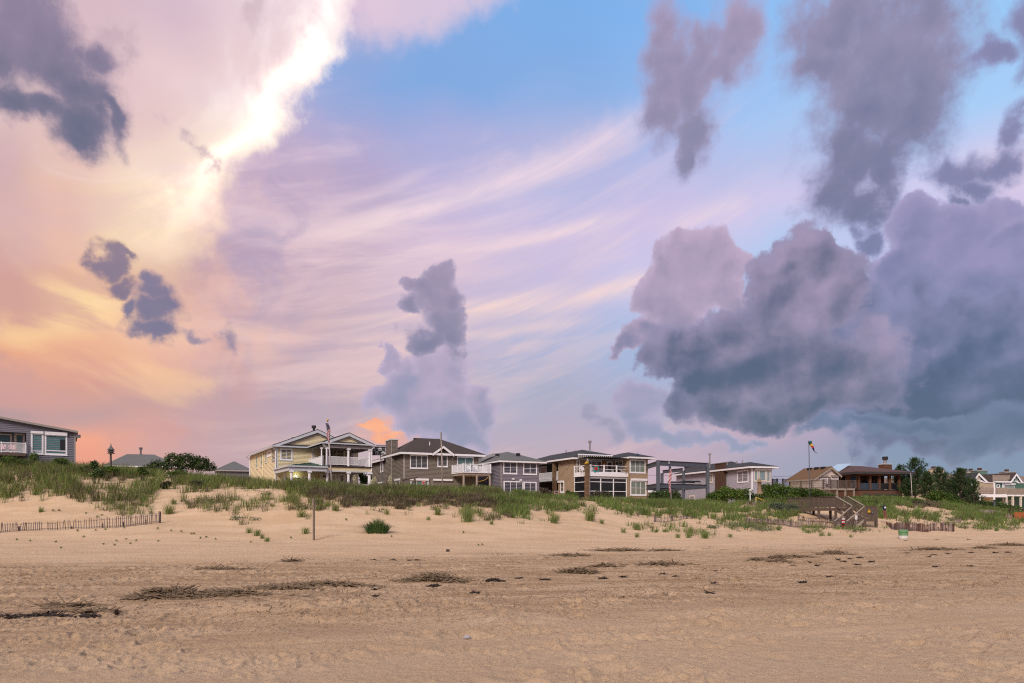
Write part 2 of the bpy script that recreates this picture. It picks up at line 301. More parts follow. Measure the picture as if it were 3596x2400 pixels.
# ------------------------------------------------------------------ helpers
R = math.radians
rng = random.Random(7)
def mat(name, c, rough=0.85, var=0.12, scale=6.0, bump=0.0, bscale=None, spec=0.3, c2=None, stretch_=(1, 1, 1), metal=0.0, detail=5):
    m = bpy.data.materials.new(name); m.use_nodes = True; nt = m.node_tree; nt.nodes.clear()
    o = nt.nodes.new('ShaderNodeOutputMaterial'); b = nt.nodes.new('ShaderNodeBsdfPrincipled')
    nt.links.new(b.outputs[0], o.inputs[0])
    b.inputs['Roughness'].default_value = rough; b.inputs['Specular IOR Level'].default_value = spec; b.inputs['Metallic'].default_value = metal
    t = nt.nodes.new('ShaderNodeTexCoord'); mp = nt.nodes.new('ShaderNodeMapping'); mp.inputs['Scale'].default_value = stretch_
    nt.links.new(t.outputs['Object'], mp.inputs[0])
    n = nt.nodes.new('ShaderNodeTexNoise'); n.inputs['Scale'].default_value = scale; n.inputs['Detail'].default_value = detail; n.inputs['Roughness'].default_value = 0.6
    nt.links.new(mp.outputs[0], n.inputs['Vector'])
    mx = nt.nodes.new('ShaderNodeMix'); mx.data_type = 'RGBA'
    r = nt.nodes.new('ShaderNodeMapRange'); r.inputs[1].default_value = 0.3; r.inputs[2].default_value = 0.7
    nt.links.new(n.outputs[0], r.inputs[0]); nt.links.new(r.outputs[0], mx.inputs[0])
    ca = tuple(x * (1 - var) for x in c); cb = tuple(min(1, x * (1 + var)) for x in c) if c2 is None else c2
    mx.inputs[6].default_value = (*ca, 1); mx.inputs[7].default_value = (*cb, 1)
    nt.links.new(mx.outputs[2], b.inputs['Base Color'])
    if bump:
        bu = nt.nodes.new('ShaderNodeBump'); bu.inputs['Strength'].default_value = bump; bu.inputs['Distance'].default_value = 0.02
        n2 = nt.nodes.new('ShaderNodeTexNoise'); n2.inputs['Scale'].default_value = bscale or scale * 4; n2.inputs['Detail'].default_value = 4
        nt.links.new(mp.outputs[0], n2.inputs['Vector']); nt.links.new(n2.outputs[0], bu.inputs['Height']); nt.links.new(bu.outputs[0], b.inputs['Normal'])
    m['mix'] = mx.name
    return m
def brickmat(name, c1, c2, mortar, sc, bw=0.5, rh=0.25, ms=0.02, rough=0.9, rot=None):
    m = bpy.data.materials.new(name); m.use_nodes = True; nt = m.node_tree; b = nt.nodes['Principled BSDF']
    b.inputs['Roughness'].default_value = rough; b.inputs['Specular IOR Level'].default_value = 0.2
    t = nt.nodes.new('ShaderNodeTexCoord'); s = nt.nodes.new('ShaderNodeSeparateXYZ'); nt.links.new(t.outputs['Object'], s.inputs[0])
    a = nt.nodes.new('ShaderNodeMath'); a.operation = 'ADD'; nt.links.new(s.outputs[0], a.inputs[0]); nt.links.new(s.outputs[1], a.inputs[1])
    cc = nt.nodes.new('ShaderNodeCombineXYZ'); nt.links.new(a.outputs[0], cc.inputs[0]); nt.links.new(s.outputs[2], cc.inputs[1])
    k = nt.nodes.new('ShaderNodeTexBrick'); nt.links.new(cc.outputs[0], k.inputs[0])
    k.inputs['Color1'].default_value = (*c1, 1); k.inputs['Color2'].default_value = (*c2, 1); k.inputs['Mortar'].default_value = (*mortar, 1)
    k.inputs['Scale'].default_value = sc; k.inputs['Brick Width'].default_value = bw; k.inputs['Row Height'].default_value = rh; k.inputs['Mortar Size'].default_value = ms
    n = nt.nodes.new('ShaderNodeTexNoise'); n.inputs['Scale'].default_value = 3.0; n.inputs['Detail'].default_value = 6
    nt.links.new(t.outputs['Object'], n.inputs['Vector'])
    mx = nt.nodes.new('ShaderNodeMix'); mx.data_type = 'RGBA'; mx.blend_type = 'MULTIPLY'; mx.inputs[0].default_value = 0.35
    nt.links.new(k.outputs[0], mx.inputs[6]); nt.links.new(n.outputs[1], mx.inputs[7]); nt.links.new(mx.outputs[2], b.inputs['Base Color'])
    bu = nt.nodes.new('ShaderNodeBump'); bu.inputs['Strength'].default_value = 0.5; bu.inputs['Distance'].default_value = 0.02; bu.invert = True
    nt.links.new(k.outputs[1], bu.inputs['Height']); nt.links.new(bu.outputs[0], b.inputs['Normal'])
    return m
def emit(name, c, s):
    m = bpy.data.materials.new(name); m.use_nodes = True; nt = m.node_tree; nt.nodes.clear()
    o = nt.nodes.new('ShaderNodeOutputMaterial'); e = nt.nodes.new('ShaderNodeEmission'); e.inputs[0].default_value = (*c, 1); e.inputs[1].default_value = s
    nt.links.new(e.outputs[0], o.inputs[0]); return m
def vcmat(name, rough=0.7, spec=0.15, trans=0.0):
    """base colour from the per-blade / per-leaf colour of the plant itself"""
    m = bpy.data.materials.new(name); m.use_nodes = True; nt = m.node_tree; nt.nodes.clear()
    o = nt.nodes.new('ShaderNodeOutputMaterial'); b = nt.nodes.new('ShaderNodeBsdfPrincipled')
    b.inputs['Roughness'].default_value = rough; b.inputs['Specular IOR Level'].default_value = spec
    a = nt.nodes.new('ShaderNodeAttribute'); a.attribute_name = 'Col'; nt.links.new(a.outputs[0], b.inputs['Base Color'])
    if trans:
        tr = nt.nodes.new('ShaderNodeBsdfTranslucent'); nt.links.new(a.outputs[0], tr.inputs[0])
        ms = nt.nodes.new('ShaderNodeMixShader'); ms.inputs[0].default_value = trans
        nt.links.new(b.outputs[0], ms.inputs[1]); nt.links.new(tr.outputs[0], ms.inputs[2]); nt.links.new(ms.outputs[0], o.inputs[0])
    else: nt.links.new(b.outputs[0], o.inputs[0])
    return m
MT = {
 'white': mat('white_trim', (0.74, 0.73, 0.76), 0.5, 0.05, 3), 'gutter': mat('grey_white_gutter', (0.50, 0.52, 0.56), 0.5, 0.06, 3),
 'cream': mat('cream_trim', (0.60, 0.55, 0.48), 0.6, 0.05, 3), 'yellow': mat('pale_yellow_siding', (0.66, 0.57, 0.36), 0.7, 0.07, 1.5, c2=(0.71, 0.62, 0.42), stretch_=(.4, .4, 3)),
 'taupe': mat('taupe_shingle', (0.175, 0.15, 0.125), 0.85, 0.16, 3, stretch_=(2, 2, 7)), 'purple': mat('mauve_grey_siding', (0.185, 0.165, 0.20), 0.8, 0.12, 2, stretch_=(2, 2, 7)),
 'tan': mat('tan_siding', (0.36, 0.26, 0.175), 0.8, 0.08, 2, stretch_=(1, 1, 6)), 'greyshingle': mat('grey_shingle', (0.165, 0.165, 0.195), 0.85, 0.16, 3, stretch_=(2, 2, 7)),
 'lilac': mat('pale_lilac_vinyl', (0.40, 0.38, 0.43), 0.6, 0.05, 2, stretch_=(1, 1, 6)), 'ivory': mat('ivory_shingle', (0.56, 0.47, 0.42), 0.8, 0.10, 3, stretch_=(2, 2, 5)),
 'brownbrick': brickmat('brown_brick', (0.13, 0.062, 0.036), (0.17, 0.08, 0.046), (0.10, 0.07, 0.055), 4.0, 0.9, 0.3, 0.02),
 'pillar': brickmat('tan_block_pillar', (0.19, 0.12, 0.07), (0.26, 0.17, 0.10), (0.05, 0.035, 0.025), 5.0, 0.9, 0.8, 0.06),
 'chimbrick': brickmat('red_brown_chimney_brick', (0.085, 0.045, 0.03), (0.12, 0.062, 0.042), (0.10, 0.075, 0.06), 5.0, 0.9, 0.3, 0.03),
 'beige': mat('beige_siding', (0.52, 0.43, 0.32), 0.8, 0.06, 2, stretch_=(1, 1, 6)), 'green': mat('sage_green_siding', (0.10, 0.19, 0.15), 0.8, 0.08, 2, stretch_=(1, 1, 6)),
 'roofdark': mat('charcoal_shingle_roof', (0.045, 0.047, 0.05), 0.95, 0.35, 7, 0.4), 'roofbrown': mat('dark_brown_shingle_roof', (0.060, 0.046, 0.040), 0.95, 0.3, 7, 0.4),
 'rooftan': mat('rust_brown_shingle_roof', (0.15, 0.085, 0.045), 0.95, 0.3, 8, 0.4), 'roofgrey': mat('weathered_grey_shingle_roof', (0.13, 0.13, 0.125), 0.95, 0.25, 6, 0.4),
 'roofmaroon': mat('maroon_brown_roof', (0.095, 0.055, 0.05), 0.95, 0.2, 6, 0.3), 'greenmetal': mat('green_metal_roof', (0.010, 0.075, 0.045), 0.4, 0.1, 2, spec=0.5),
 'glass': mat('window_glass', (0.012, 0.022, 0.030), 0.05, 0.3, 1.2, spec=0.45), 'glassblue': mat('blue_grey_window_glass', (0.022, 0.040, 0.058), 0.06, 0.3, 1.2, spec=0.5),
 'blind': mat('teal_blinds_behind_glass', (0.070, 0.190, 0.200), 0.55, 0.12, 2, spec=0.12), 'screen': mat('dark_screen', (0.012, 0.013, 0.016), 0.3, 0.3, 2, spec=0.5),
 'dark': mat('dark_recess', (0.03, 0.028, 0.028), 0.9, 0.3, 2), 'wood': mat('weathered_grey_wood', (0.105, 0.078, 0.064), 0.9, 0.25, 5, 0.3, stretch_=(3, 3, 0.6)),
 'woodpale': mat('pale_weathered_wood', (0.30, 0.245, 0.205), 0.9, 0.2, 5, 0.2), 'wooddark': mat('dark_brown_wood', (0.055, 0.034, 0.026), 0.9, 0.2, 5),
 'slat': mat('grey_lath', (0.21, 0.17, 0.165), 0.9, 0.35, 2.0, 0.2, stretch_=(6, 6, 0.5)), 'slatred': mat('reddish_lath', (0.11, 0.055, 0.045), 0.9, 0.35, 2.0),
 'steel': mat('grey_steel_primer', (0.075, 0.085, 0.105), 0.55, 0.15, 2, spec=0.4), 'metal': mat('galvanised_metal', (0.32, 0.31, 0.31), 0.45, 0.1, 4, metal=0.6),
 'black': mat('black_metal', (0.02, 0.02, 0.02), 0.6, 0.2, 3), 'soffit': mat('grey_soffit', (0.33, 0.31, 0.32), 0.8, 0.05, 3),
 'pole': mat('weathered_white_pole', (0.42, 0.37, 0.38), 0.6, 0.15, 2), 'navy': mat('navy_flag_cloth', (0.015, 0.02, 0.07), 0.8, 0.1, 5),
 'red': mat('red_flag_cloth', (0.38, 0.03, 0.045), 0.8, 0.1, 5), 'cloth': mat('white_flag_cloth', (0.62, 0.57, 0.58), 0.8, 0.05, 5),
 'pinkch': mat('pale_pink_plastic', (0.62, 0.34, 0.35), 0.5, 0.05, 4), 'plastic': mat('white_plastic', (0.70, 0.70, 0.72), 0.4, 0.04, 4),
 'binGreen': mat('faded_green_paint', (0.12, 0.25, 0.12), 0.6, 0.12, 5), 'binWhite': mat('chipped_white_paint', (0.50, 0.50, 0.48), 0.6, 0.12, 6, c2=(0.68, 0.67, 0.65)),
 'tanfab': mat('tan_canvas', (0.24, 0.17, 0.105), 0.9, 0.2, 5), 'orange': mat('orange_net', (0.55, 0.10, 0.04), 0.8, 0.1, 5),
 'gold': mat('yellow_paint', (0.55, 0.34, 0.03), 0.6, 0.1, 4), 'teal': mat('teal_cushion', (0.03, 0.22, 0.19), 0.8, 0.1, 4),
 'bark': mat('grey_brown_bark', (0.07, 0.055, 0.045), 0.95, 0.3, 8, 0.5), 'straw': mat('dry_reed', (0.19, 0.135, 0.085), 0.95, 0.6, 30),
 'weed': mat('dark_seaweed', (0.045, 0.032, 0.026), 0.8, 0.3, 9), 'cone': mat('dark_brown_cone', (0.04, 0.025, 0.018), 0.8, 0.3, 9),
 'flower': mat('cream_yucca_flower', (0.62, 0.58, 0.38), 0.8, 0.1, 9), 'awn': mat('striped_awning_cream', (0.48, 0.44, 0.38), 0.8, 0.1, 5),
 'brownwall': mat('brown_stained_siding', (0.125, 0.062, 0.042), 0.85, 0.14, 4, stretch_=(1, 1, 5)), 'solar': mat('pale_blue_skylight', (0.42, 0.52, 0.60), 0.1, 0.05, 3, spec=1.0),
 'signred': mat('red_sign_face', (0.42, 0.02, 0.03), 0.5, 0.05, 3), 'shell': mat('orange_shell', (0.62, 0.30, 0.16), 0.5, 0.1, 6),
 'trimgrey': mat('grey_corner_trim', (0.30, 0.27, 0.25), 0.7, 0.06, 3),
}
class MB:
    def __init__(s): s.v = []; s.f = []
    def quad(s, *p):
        n = len(s.v); s.v += [tuple(q) for q in p]; s.f.append(tuple(range(n, n + len(p)))); return s
    def box(s, a0, a1, b0, b1, z0, z1):
        if a0 > a1: a0, a1 = a1, a0
        if b0 > b1: b0, b1 = b1, b0
        if z0 > z1: z0, z1 = z1, z0
        n = len(s.v)
        s.v += [(a0, b0, z0), (a1, b0, z0), (a1, b1, z0), (a0, b1, z0), (a0, b0, z1), (a1, b0, z1), (a1, b1, z1), (a0, b1, z1)]
        s.f += [tuple(n + i for i in q) for q in ((0, 3, 2, 1), (4, 5, 6, 7), (0, 1, 5, 4), (1, 2, 6, 5), (2, 3, 7, 6), (3, 0, 4, 7))]
        return s
    def beam(s, p, q, w, h):
        """square-section bar from p to q"""
        p, q = Vector(p), Vector(q); d = (q - p).normalized()
        up = Vector((0, 0, 1)) if abs(d.z) < 0.95 else Vector((0, 1, 0))
        x = d.cross(up).normalized() * (w / 2); y = x.cross(d).normalized() * (h / 2)
        n = len(s.v)
        for c in (p, q): s.v += [tuple(c - x - y), tuple(c + x - y), tuple(c + x + y), tuple(c - x + y)]
        s.f += [tuple(n + i for i in k) for k in ((0, 1, 2, 3), (7, 6, 5, 4), (0, 4, 5, 1), (1, 5, 6, 2), (2, 6, 7, 3), (3, 7, 4, 0))]
        return s
    def tube(s, pts, r, seg=8, cap=True):
        rr = r if isinstance(r, (list, tuple)) else [r] * len(pts); n0 = len(s.v)
        for i, p in enumerate(pts):
            p = Vector(p); a = Vector(pts[max(i - 1, 0)]); b = Vector(pts[min(i + 1, len(pts) - 1)])
            d = (b - a).normalized(); up = Vector((0, 0, 1)) if abs(d.z) < 0.9 else Vector((1, 0, 0))
            x = d.cross(up).normalized(); y = d.cross(x)
            for k in range(seg):
                t = 2 * math.pi * k / seg; s.v.append(tuple(p + (x * math.cos(t) + y * math.sin(t)) * rr[i]))
        for i in range(len(pts) - 1):
            for k in range(seg):
                a = n0 + i * seg + k; b = n0 + i * seg + (k + 1) % seg
                s.f.append((a, b, b + seg, a + seg))
        if cap:
            s.f.append(tuple(n0 + k for k in range(seg))[::-1]); s.f.append(tuple(n0 + (len(pts) - 1) * seg + k for k in range(seg)))
        return s
    def slab(s, poly, t):
        """polygon extruded straight down by t"""
        n = len(s.v); k = len(poly)
        s.v += [tuple(p) for p in poly] + [(p[0], p[1], p[2] - t) for p in poly]
        s.f.append(tuple(n + i for i in range(k))); s.f.append(tuple(n + k + i for i in range(k))[::-1])
        for i in range(k):
            j = (i + 1) % k; s.f.append((n + i, n + k + i, n + k + j, n + j))
        return s
    def build(s, name, m, parent=None, smooth=False):
        me = bpy.data.meshes.new(name); me.from_pydata(s.v, [], s.f); me.validate(); me.update()
        if m is not None: me.materials.append(MT[m] if isinstance(m, str) else m)
        if smooth: me.polygons.foreach_set('use_smooth', [True] * len(me.polygons))
        return link(name, me, parent)
def link(name, me, parent=None):
    o = bpy.data.objects.new(name, me); col.objects.link(o)
    if parent is not None: o.parent = parent
    return o
def tag(o, label=None, cat=None, group=None, kind=None):
    if label: o['label'] = label
    if cat: o['category'] = cat
    if group: o['group'] = group
    if kind: o['kind'] = kind
    return o
def thing(name, label, cat, loc=(0, 0, 0), rot=0.0, group=None):
    o = bpy.data.objects.new(name, None); col.objects.link(o); o.location = loc; o.rotation_euler = (0, 0, rot)
    o.empty_display_size = 0.3
    return tag(o, label, cat, group)
def clip(poly, z, keep_above):
    out = []
    for i in range(len(poly)):
        p, q = poly[i], poly[(i + 1) % len(poly)]
        pi, qi = ((p[1] >= z) == keep_above or p[1] == z), ((q[1] >= z) == keep_above or q[1] == z)
        if pi: out.append(p)
        if pi != qi:
            t = (z - p[1]) / (q[1] - p[1]); out.append((p[0] + (q[0] - p[0]) * t, z))
    return out
def lap(mb, poly, conv, course=0.16, proud=0.05):
    """clapboards: poly in (along, z); conv(along, out, z) -> local point"""
    z0, z1 = min(p[1] for p in poly), max(p[1] for p in poly); k = int(math.floor(z0 / course))
    while k * course < z1:
        a, b = max(k * course, z0), min((k + 1) * course, z1); k += 1
        if b - a < 1e-4: continue
        s = clip(clip(poly, a, True), b, False)
        if len(s) < 3: continue
        pts = [conv(p[0], proud * (1 - (p[1] - a) / course), p[1]) for p in s]
        mb.quad(*pts)
        lo = sorted(p[0] for p in s if abs(p[1] - a) < 1e-5)
        if len(lo) >= 2: mb.quad(conv(lo[0], proud, a), conv(lo[-1], proud, a), conv(lo[-1], 0.0, a - 0.001), conv(lo[0], 0.0, a - 0.001))
    return mb
# a frame fixed to a house corner; zoom = (x0, y0, k) lets a measured point be given in an enlarged crop's pixels
class House:
    def __init__(s, name, label, cat, zx, D, yaw, zoom, zbase, group=None):
        s.z0, s.zm = zbase, zoom
        px = zx / zoom[2] + zoom[0]; t = (px - CX) / FPX
        s.O = (t * D, D); c, n = math.cos(R(yaw)), math.sin(R(yaw)); s.u = (c, n); s.v = (-n, c)
        s.root = thing(name, label, cat, (s.O[0], s.O[1], zbase), R(yaw), group)
    def px(s, zx, zy=0): return zx / s.zm[2] + s.zm[0], zy / s.zm[2] + s.zm[1]
    def A(s, zx, b=0.0):
        t = (s.px(zx)[0] - CX) / FPX; Ox, Oy = s.O[0] + s.v[0] * b, s.O[1] + s.v[1] * b
        return (t * Oy - Ox) / (s.u[0] - t * s.u[1])
    def B(s, zx, a=0.0):
        t = (s.px(zx)[0] - CX) / FPX; Ox, Oy = s.O[0] + s.u[0] * a, s.O[1] + s.u[1] * a
        return (t * Oy - Ox) / (s.v[0] - t * s.v[1])
    def Zh(s, zy, a, b):
        y = s.O[1] + s.u[1] * a + s.v[1] * b
        return CAMH + (HY - s.px(0, zy)[1]) / FPX * y - s.z0
    def F(s, zx, zy, b=0.0): a = s.A(zx, b); return a, s.Zh(zy, a, b)
    def Sd(s, zx, zy, a=0.0): b = s.B(zx, a); return b, s.Zh(zy, a, b)
    def rect(s, zx0, zy0, zx1, zy1, b=0.0):
        a0, a1 = s.A(zx0, b), s.A(zx1, b); am = (a0 + a1) / 2
        return a0, a1, s.Zh(zy1, am, b), s.Zh(zy0, am, b)
    def rectS(s, zx0, zy0, zx1, zy1, a=0.0):
        b0, b1 = s.B(zx0, a), s.B(zx1, a); bm = (b0 + b1) / 2
        return b0, b1, s.Zh(zy1, a, bm), s.Zh(zy0, a, bm)
    def part(s, name, mb, m, parent=None): return mb.build(name, m, parent or s.root)
    def box(s, name, m, *a): return MB().box(*a).build(name, m, s.root)
    def wallF(s, poly, b, m, course=0.16, name='wall'):
        return s.part(name, lap(MB(), poly, lambda x, o, z: (x, b - o, z), course), m)
    def wallS(s, poly, a, m, course=0.16, name='wall', right=False):
        k = 1 if right else -1
        return s.part(name, lap(MB(), poly, lambda x, o, z: (a + k * o, x, z), course), m)
    def window(s, x0, x1, z0, z1, plane, c, nx=2, ny=1, fr='white', gl='glass', w=0.10, mull=0.06, name='window', sill=True, k=-1):
        """plane 'F': x is a, at b = c; plane 'S': x is b, at a = c. frame proud, panes set back in it"""
        if x0 > x1: x0, x1 = x1, x0
        def bx(mb, u0, u1, v0, v1, o0, o1):
            if plane == 'F': mb.box(u0, u1, c + k * o1, c + k * o0, v0, v1)
            else: mb.box(c + k * o1, c + k * o0, u0, u1, v0, v1)
            return mb
        m = MB()
        bx(m, x0, x0 + w, z0, z1, 0.0, 0.075); bx(m, x1 - w, x1, z0, z1, 0.0, 0.075)
        bx(m, x0 + w, x1 - w, z1 - w, z1, 0.0, 0.075); bx(m, x0 + w, x1 - w, z0, z0 + w, 0.0, 0.075)
        iw, ih = (x1 - x0 - 2 * w), (z1 - z0 - 2 * w)
        for i in range(1, nx): bx(m, x0 + w + iw * i / nx - mull / 2, x0 + w + iw * i / nx + mull / 2, z0 + w, z1 - w, 0.02, 0.065)
        for j in range(1, ny): bx(m, x0 + w, x1 - w, z0 + w + ih * j / ny - mull / 3, z0 + w + ih * j / ny + mull / 3, 0.02, 0.06)
        if sill: bx(m, x0 - 0.05, x1 + 0.05, z0 - 0.07, z0 - 0.002, 0.0, 0.11)
        o = m.build(name, fr, s.root)
        for i in range(nx):
            u0, u1 = x0 + w + iw * i / nx + mull / 2, x0 + w + iw * (i + 1) / nx - mull / 2
            g = gl if isinstance(gl, str) else gl[i % len(gl)]
            bx(MB(), u0, u1, z0 + w, z1 - w, 0.0, 0.032).build('pane', g, o)
        return o
    def winF(s, zx0, zy0, zx1, zy1, b=0.0, **k):
        return s.window(*s.rect(zx0, zy0, zx1, zy1, b), 'F', b, **k)
    def winS(s, zx0, zy0, zx1, zy1, a=0.0, **k):
        return s.window(*s.rectS(zx0, zy0, zx1, zy1, a), 'S', a, **k)
    def roof(s, polys, m, t=0.18, name='roof'):
        mb = MB()
        for p in polys: mb.slab(p, t)
        return s.part(name, mb, m)
    def hip(s, a0, a1, b0, b1, ze, zr, m, ra0, ra1, rb, rb1=None, fascia='white', fh=0.22):
        """hip roof: eaves rectangle, ridge from (ra0, rb) to (ra1, rb1)"""
        rb1 = rb if rb1 is None else rb1
        e = [(a0, b0, ze), (a1, b0, ze), (a1, b1, ze), (a0, b1, ze)]; r0, r1 = (ra0, rb, zr), (ra1, rb1, zr)
        if abs(rb1 - rb) < 0.01: P = [[e[0], e[1], r1, r0], [e[1], e[2], r1], [e[2], e[3], r0, r1], [e[3], e[0], r0]]
        else: P = [[e[0], e[1], r0], [e[1], e[2], r1, r0], [e[2], e[3], r1], [e[3], e[0], r0, r1]]
        o = s.roof(P, m, 0.06)
        mb = MB(); zt = ze - 0.065
        mb.box(a0, a1, b0 - 0.0, b0 + 0.04, zt - fh, zt); mb.box(a0, a0 + 0.04, b0 + 0.043, b1, zt - fh, zt); mb.box(a1 - 0.04, a1, b0 + 0.043, b1, zt - fh, zt)
        s.part('fascia', mb, fascia)
        s.part('soffit', MB().box(a0 + 0.05, a1 - 0.05, b0 + 0.05, b1 - 0.05, zt - fh + 0.02, zt - fh + 0.06), 'soffit')
        return o
    def rail(s, p, q, zb, zt, m, n, posts=(), pw=0.1, bw=0.035, bm=None, bal=True):
        """railing from p to q (local a, b): rails joined, posts and balusters each a part"""
        p, q = Vector(p), Vector(q); rr = bw * 0.9
        for z in (zt - 0.03, zb + 0.08): MB().beam((p.x, p.y, z), (q.x, q.y, z), 0.06, 0.06).build('rail', m, s.root)
        if bal:
            o0 = MB().box(-bw / 2, bw / 2, -bw / 2, bw / 2, zb + 0.11, zt - 0.06).build('baluster', bm or m, s.root); me = o0.data
            for i in range(n):
                t = (i + 0.5) / n; o = o0 if i == 0 else link('baluster', me, s.root)
                o.location = (p.x + (q.x - p.x) * t, p.y + (q.y - p.y) * t, 0)
        for t in posts:
            x, y = p.x + (q.x - p.x) * t, p.y + (q.y - p.y) * t
            MB().box(x - pw / 2, x + pw / 2, y - pw / 2, y + pw / 2, zb - 0.05, zt + 0.06).build('railing_post', m, s.root)
    def column(s, a, b, z0, z1, r=0.13, m='white', name='column'):
        mb = MB().tube([(a, b, z0), (a, b, z1)], [r, r * 0.8], 12).box(a - r * 1.3, a + r * 1.3, b - r * 1.3, b + r * 1.3, z1 - 0.16, z1 - 0.001)
        return mb.build(name, m, s.root)
    def core(s, a0, a1, b0, b1, z1, m='dark'):
        """the plain back and far walls"""
        mb = MB().quad((a1, b0, 0), (a1, b1, 0), (a1, b1, z1), (a1, b0, z1)).quad((a1, b1, 0), (a0, b1, 0), (a0, b1, z1), (a1, b1, z1))
        mb.quad((a0, b0, z1), (a1, b0, z1), (a1, b1, z1), (a0, b1, z1))
        return s.part('back_wall', mb, m)
# ------------------------------------------------------------------ ground
def _hash(ix, iy, k):
    h = (ix.astype(np.int64) * 374761393 + iy.astype(np.int64) * 668265263 + k * 2147483647) & 0x7fffffff
    h = ((h ^ (h >> 13)) * 1274126177) & 0x7fffffff
    return ((h ^ (h >> 16)) & 0xffffff) / float(0xffffff)
def vnoise(x, y, k=0):
    ix, iy = np.floor(x), np.floor(y); fx, fy = x - ix, y - iy; ix = ix.astype(np.int64); iy = iy.astype(np.int64)
    def g(i, j, dx_, dy_):
        a = _hash(i, j, k) * 2 * np.pi; return np.cos(a) * dx_ + np.sin(a) * dy_
    u = fx * fx * fx * (fx * (fx * 6 - 15) + 10); v = fy * fy * fy * (fy * (fy * 6 - 15) + 10)
    n00, n10, n01, n11 = g(ix, iy, fx, fy), g(ix + 1, iy, fx - 1, fy), g(ix, iy + 1, fx, fy - 1), g(ix + 1, iy + 1, fx - 1, fy - 1)
    return (n00 * (1 - u) + n10 * u) * (1 - v) + (n01 * (1 - u) + n11 * u) * v
def fbm(x, y, o=4, k=0, g=0.5):
    s = 0; a = 1.0
    for i in range(o): s = s + a * vnoise(x * 2 ** i + 17.3 * i, y * 2 ** i - 9.1 * i, k + i); a *= g
    return s
PROF = {  # photo column: (photo row of the ground, depth) from the foot of the dune inland
 0: [(1905, 40), (1870, 45), (1830, 49), (1765, 54), (1700, 59), (1652, 65), (1640, 70)],
 300: [(1900, 42), (1850, 46), (1800, 50), (1740, 55), (1690, 60), (1660, 66), (1655, 72)],
 560: [(1890, 42), (1838, 47), (1800, 51), (1762, 56), (1710, 62), (1680, 68), (1678, 74)],
 800: [(1895, 42), (1850, 47), (1800, 51), (1748, 56), (1729, 59), (1710, 63), (1701, 69)],
 1100: [(1900, 41), (1860, 45), (1810, 49), (1775, 52), (1746, 55), (1720, 60), (1716, 68)],
 1400: [(1905, 41), (1870, 45), (1820, 50), (1785, 54), (1749, 57), (1730, 61), (1727, 68)],
 1700: [(1905, 42), (1870, 46), (1830, 50), (1792, 55), (1756, 60), (1731, 66), (1728, 72)],
 2000: [(1900, 43), (1870, 48), (1840, 53), (1800, 58), (1776, 63), (1759, 68), (1756, 75)],
 2300: [(1900, 44), (1870, 52), (1840, 58), (1803, 65), (1784, 70), (1774, 76), (1771, 85)],
 2600: [(1895, 46), (1875, 53), (1850, 60), (1812, 68), (1788, 74), (1774, 82), (1770, 90)],
 2800: [(1888, 49), (1868, 58), (1845, 64), (1808, 70), (1785, 75), (1772, 82), (1766, 91)],
 2960: [(1882, 51), (1862, 60), (1846, 66), (1812, 71), (1784, 77), (1765, 84), (1760, 92)],
 3150: [(1890, 48), (1865, 60), (1846, 66), (1802, 73), (1775, 80), (1760, 88), (1757, 95)],
 3350: [(1890, 50), (1870, 60), (1856, 68), (1822, 76), (1795, 84), (1782, 92), (1778, 100)],
 3596: [(1885, 52), (1872, 62), (1860, 72), (1832, 82), (1818, 92), (1808, 100), (1802, 115)],
}
TPX = np.arange(-3000, 7001, 50.0); TD = np.arange(0, 260, 0.5)
TAB = np.zeros((len(TPX), len(TD)))
_keys = sorted(PROF)
_curves = []
for k in _keys:
    p = PROF[k]; d = [0, p[0][1] - 6] + [q[1] for q in p] + [p[-1][1] + 25, 180, 260]
    zz = [0, 0] + [CAMH + (HY - q[0]) / FPX * q[1] for q in p]; zz += [zz[-1], 2.0, 0.5]
    _curves.append(np.interp(TD, d, zz))
_curves = np.array(_curves)
for j in range(len(TD)): TAB[:, j] = np.interp(TPX, _keys, _curves[:, j])
_k = np.array([1, 2, 3, 2, 1.0]); _k /= _k.sum()
for i in range(TAB.shape[0]): TAB[i] = np.convolve(np.pad(TAB[i], 2, 'edge'), _k, 'valid')
for j in range(TAB.shape[1]): TAB[:, j] = np.convolve(np.pad(TAB[:, j], 2, 'edge'), _k, 'valid')
def Hbase(x, y):
    x = np.asarray(x, float); y = np.maximum(np.asarray(y, float), 0.5)
    p = np.clip((CX + FPX * x / y - TPX[0]) / 50.0, 0, len(TPX) - 1.001); d = np.clip(y / 0.5, 0, len(TD) - 1.001)
    i, j = p.astype(int), d.astype(int); fp, fd = p - i, d - j
    return (TAB[i, j] * (1 - fp) + TAB[i + 1, j] * fp) * (1 - fd) + (TAB[i, j + 1] * (1 - fp) + TAB[i + 1, j + 1] * fp) * fd
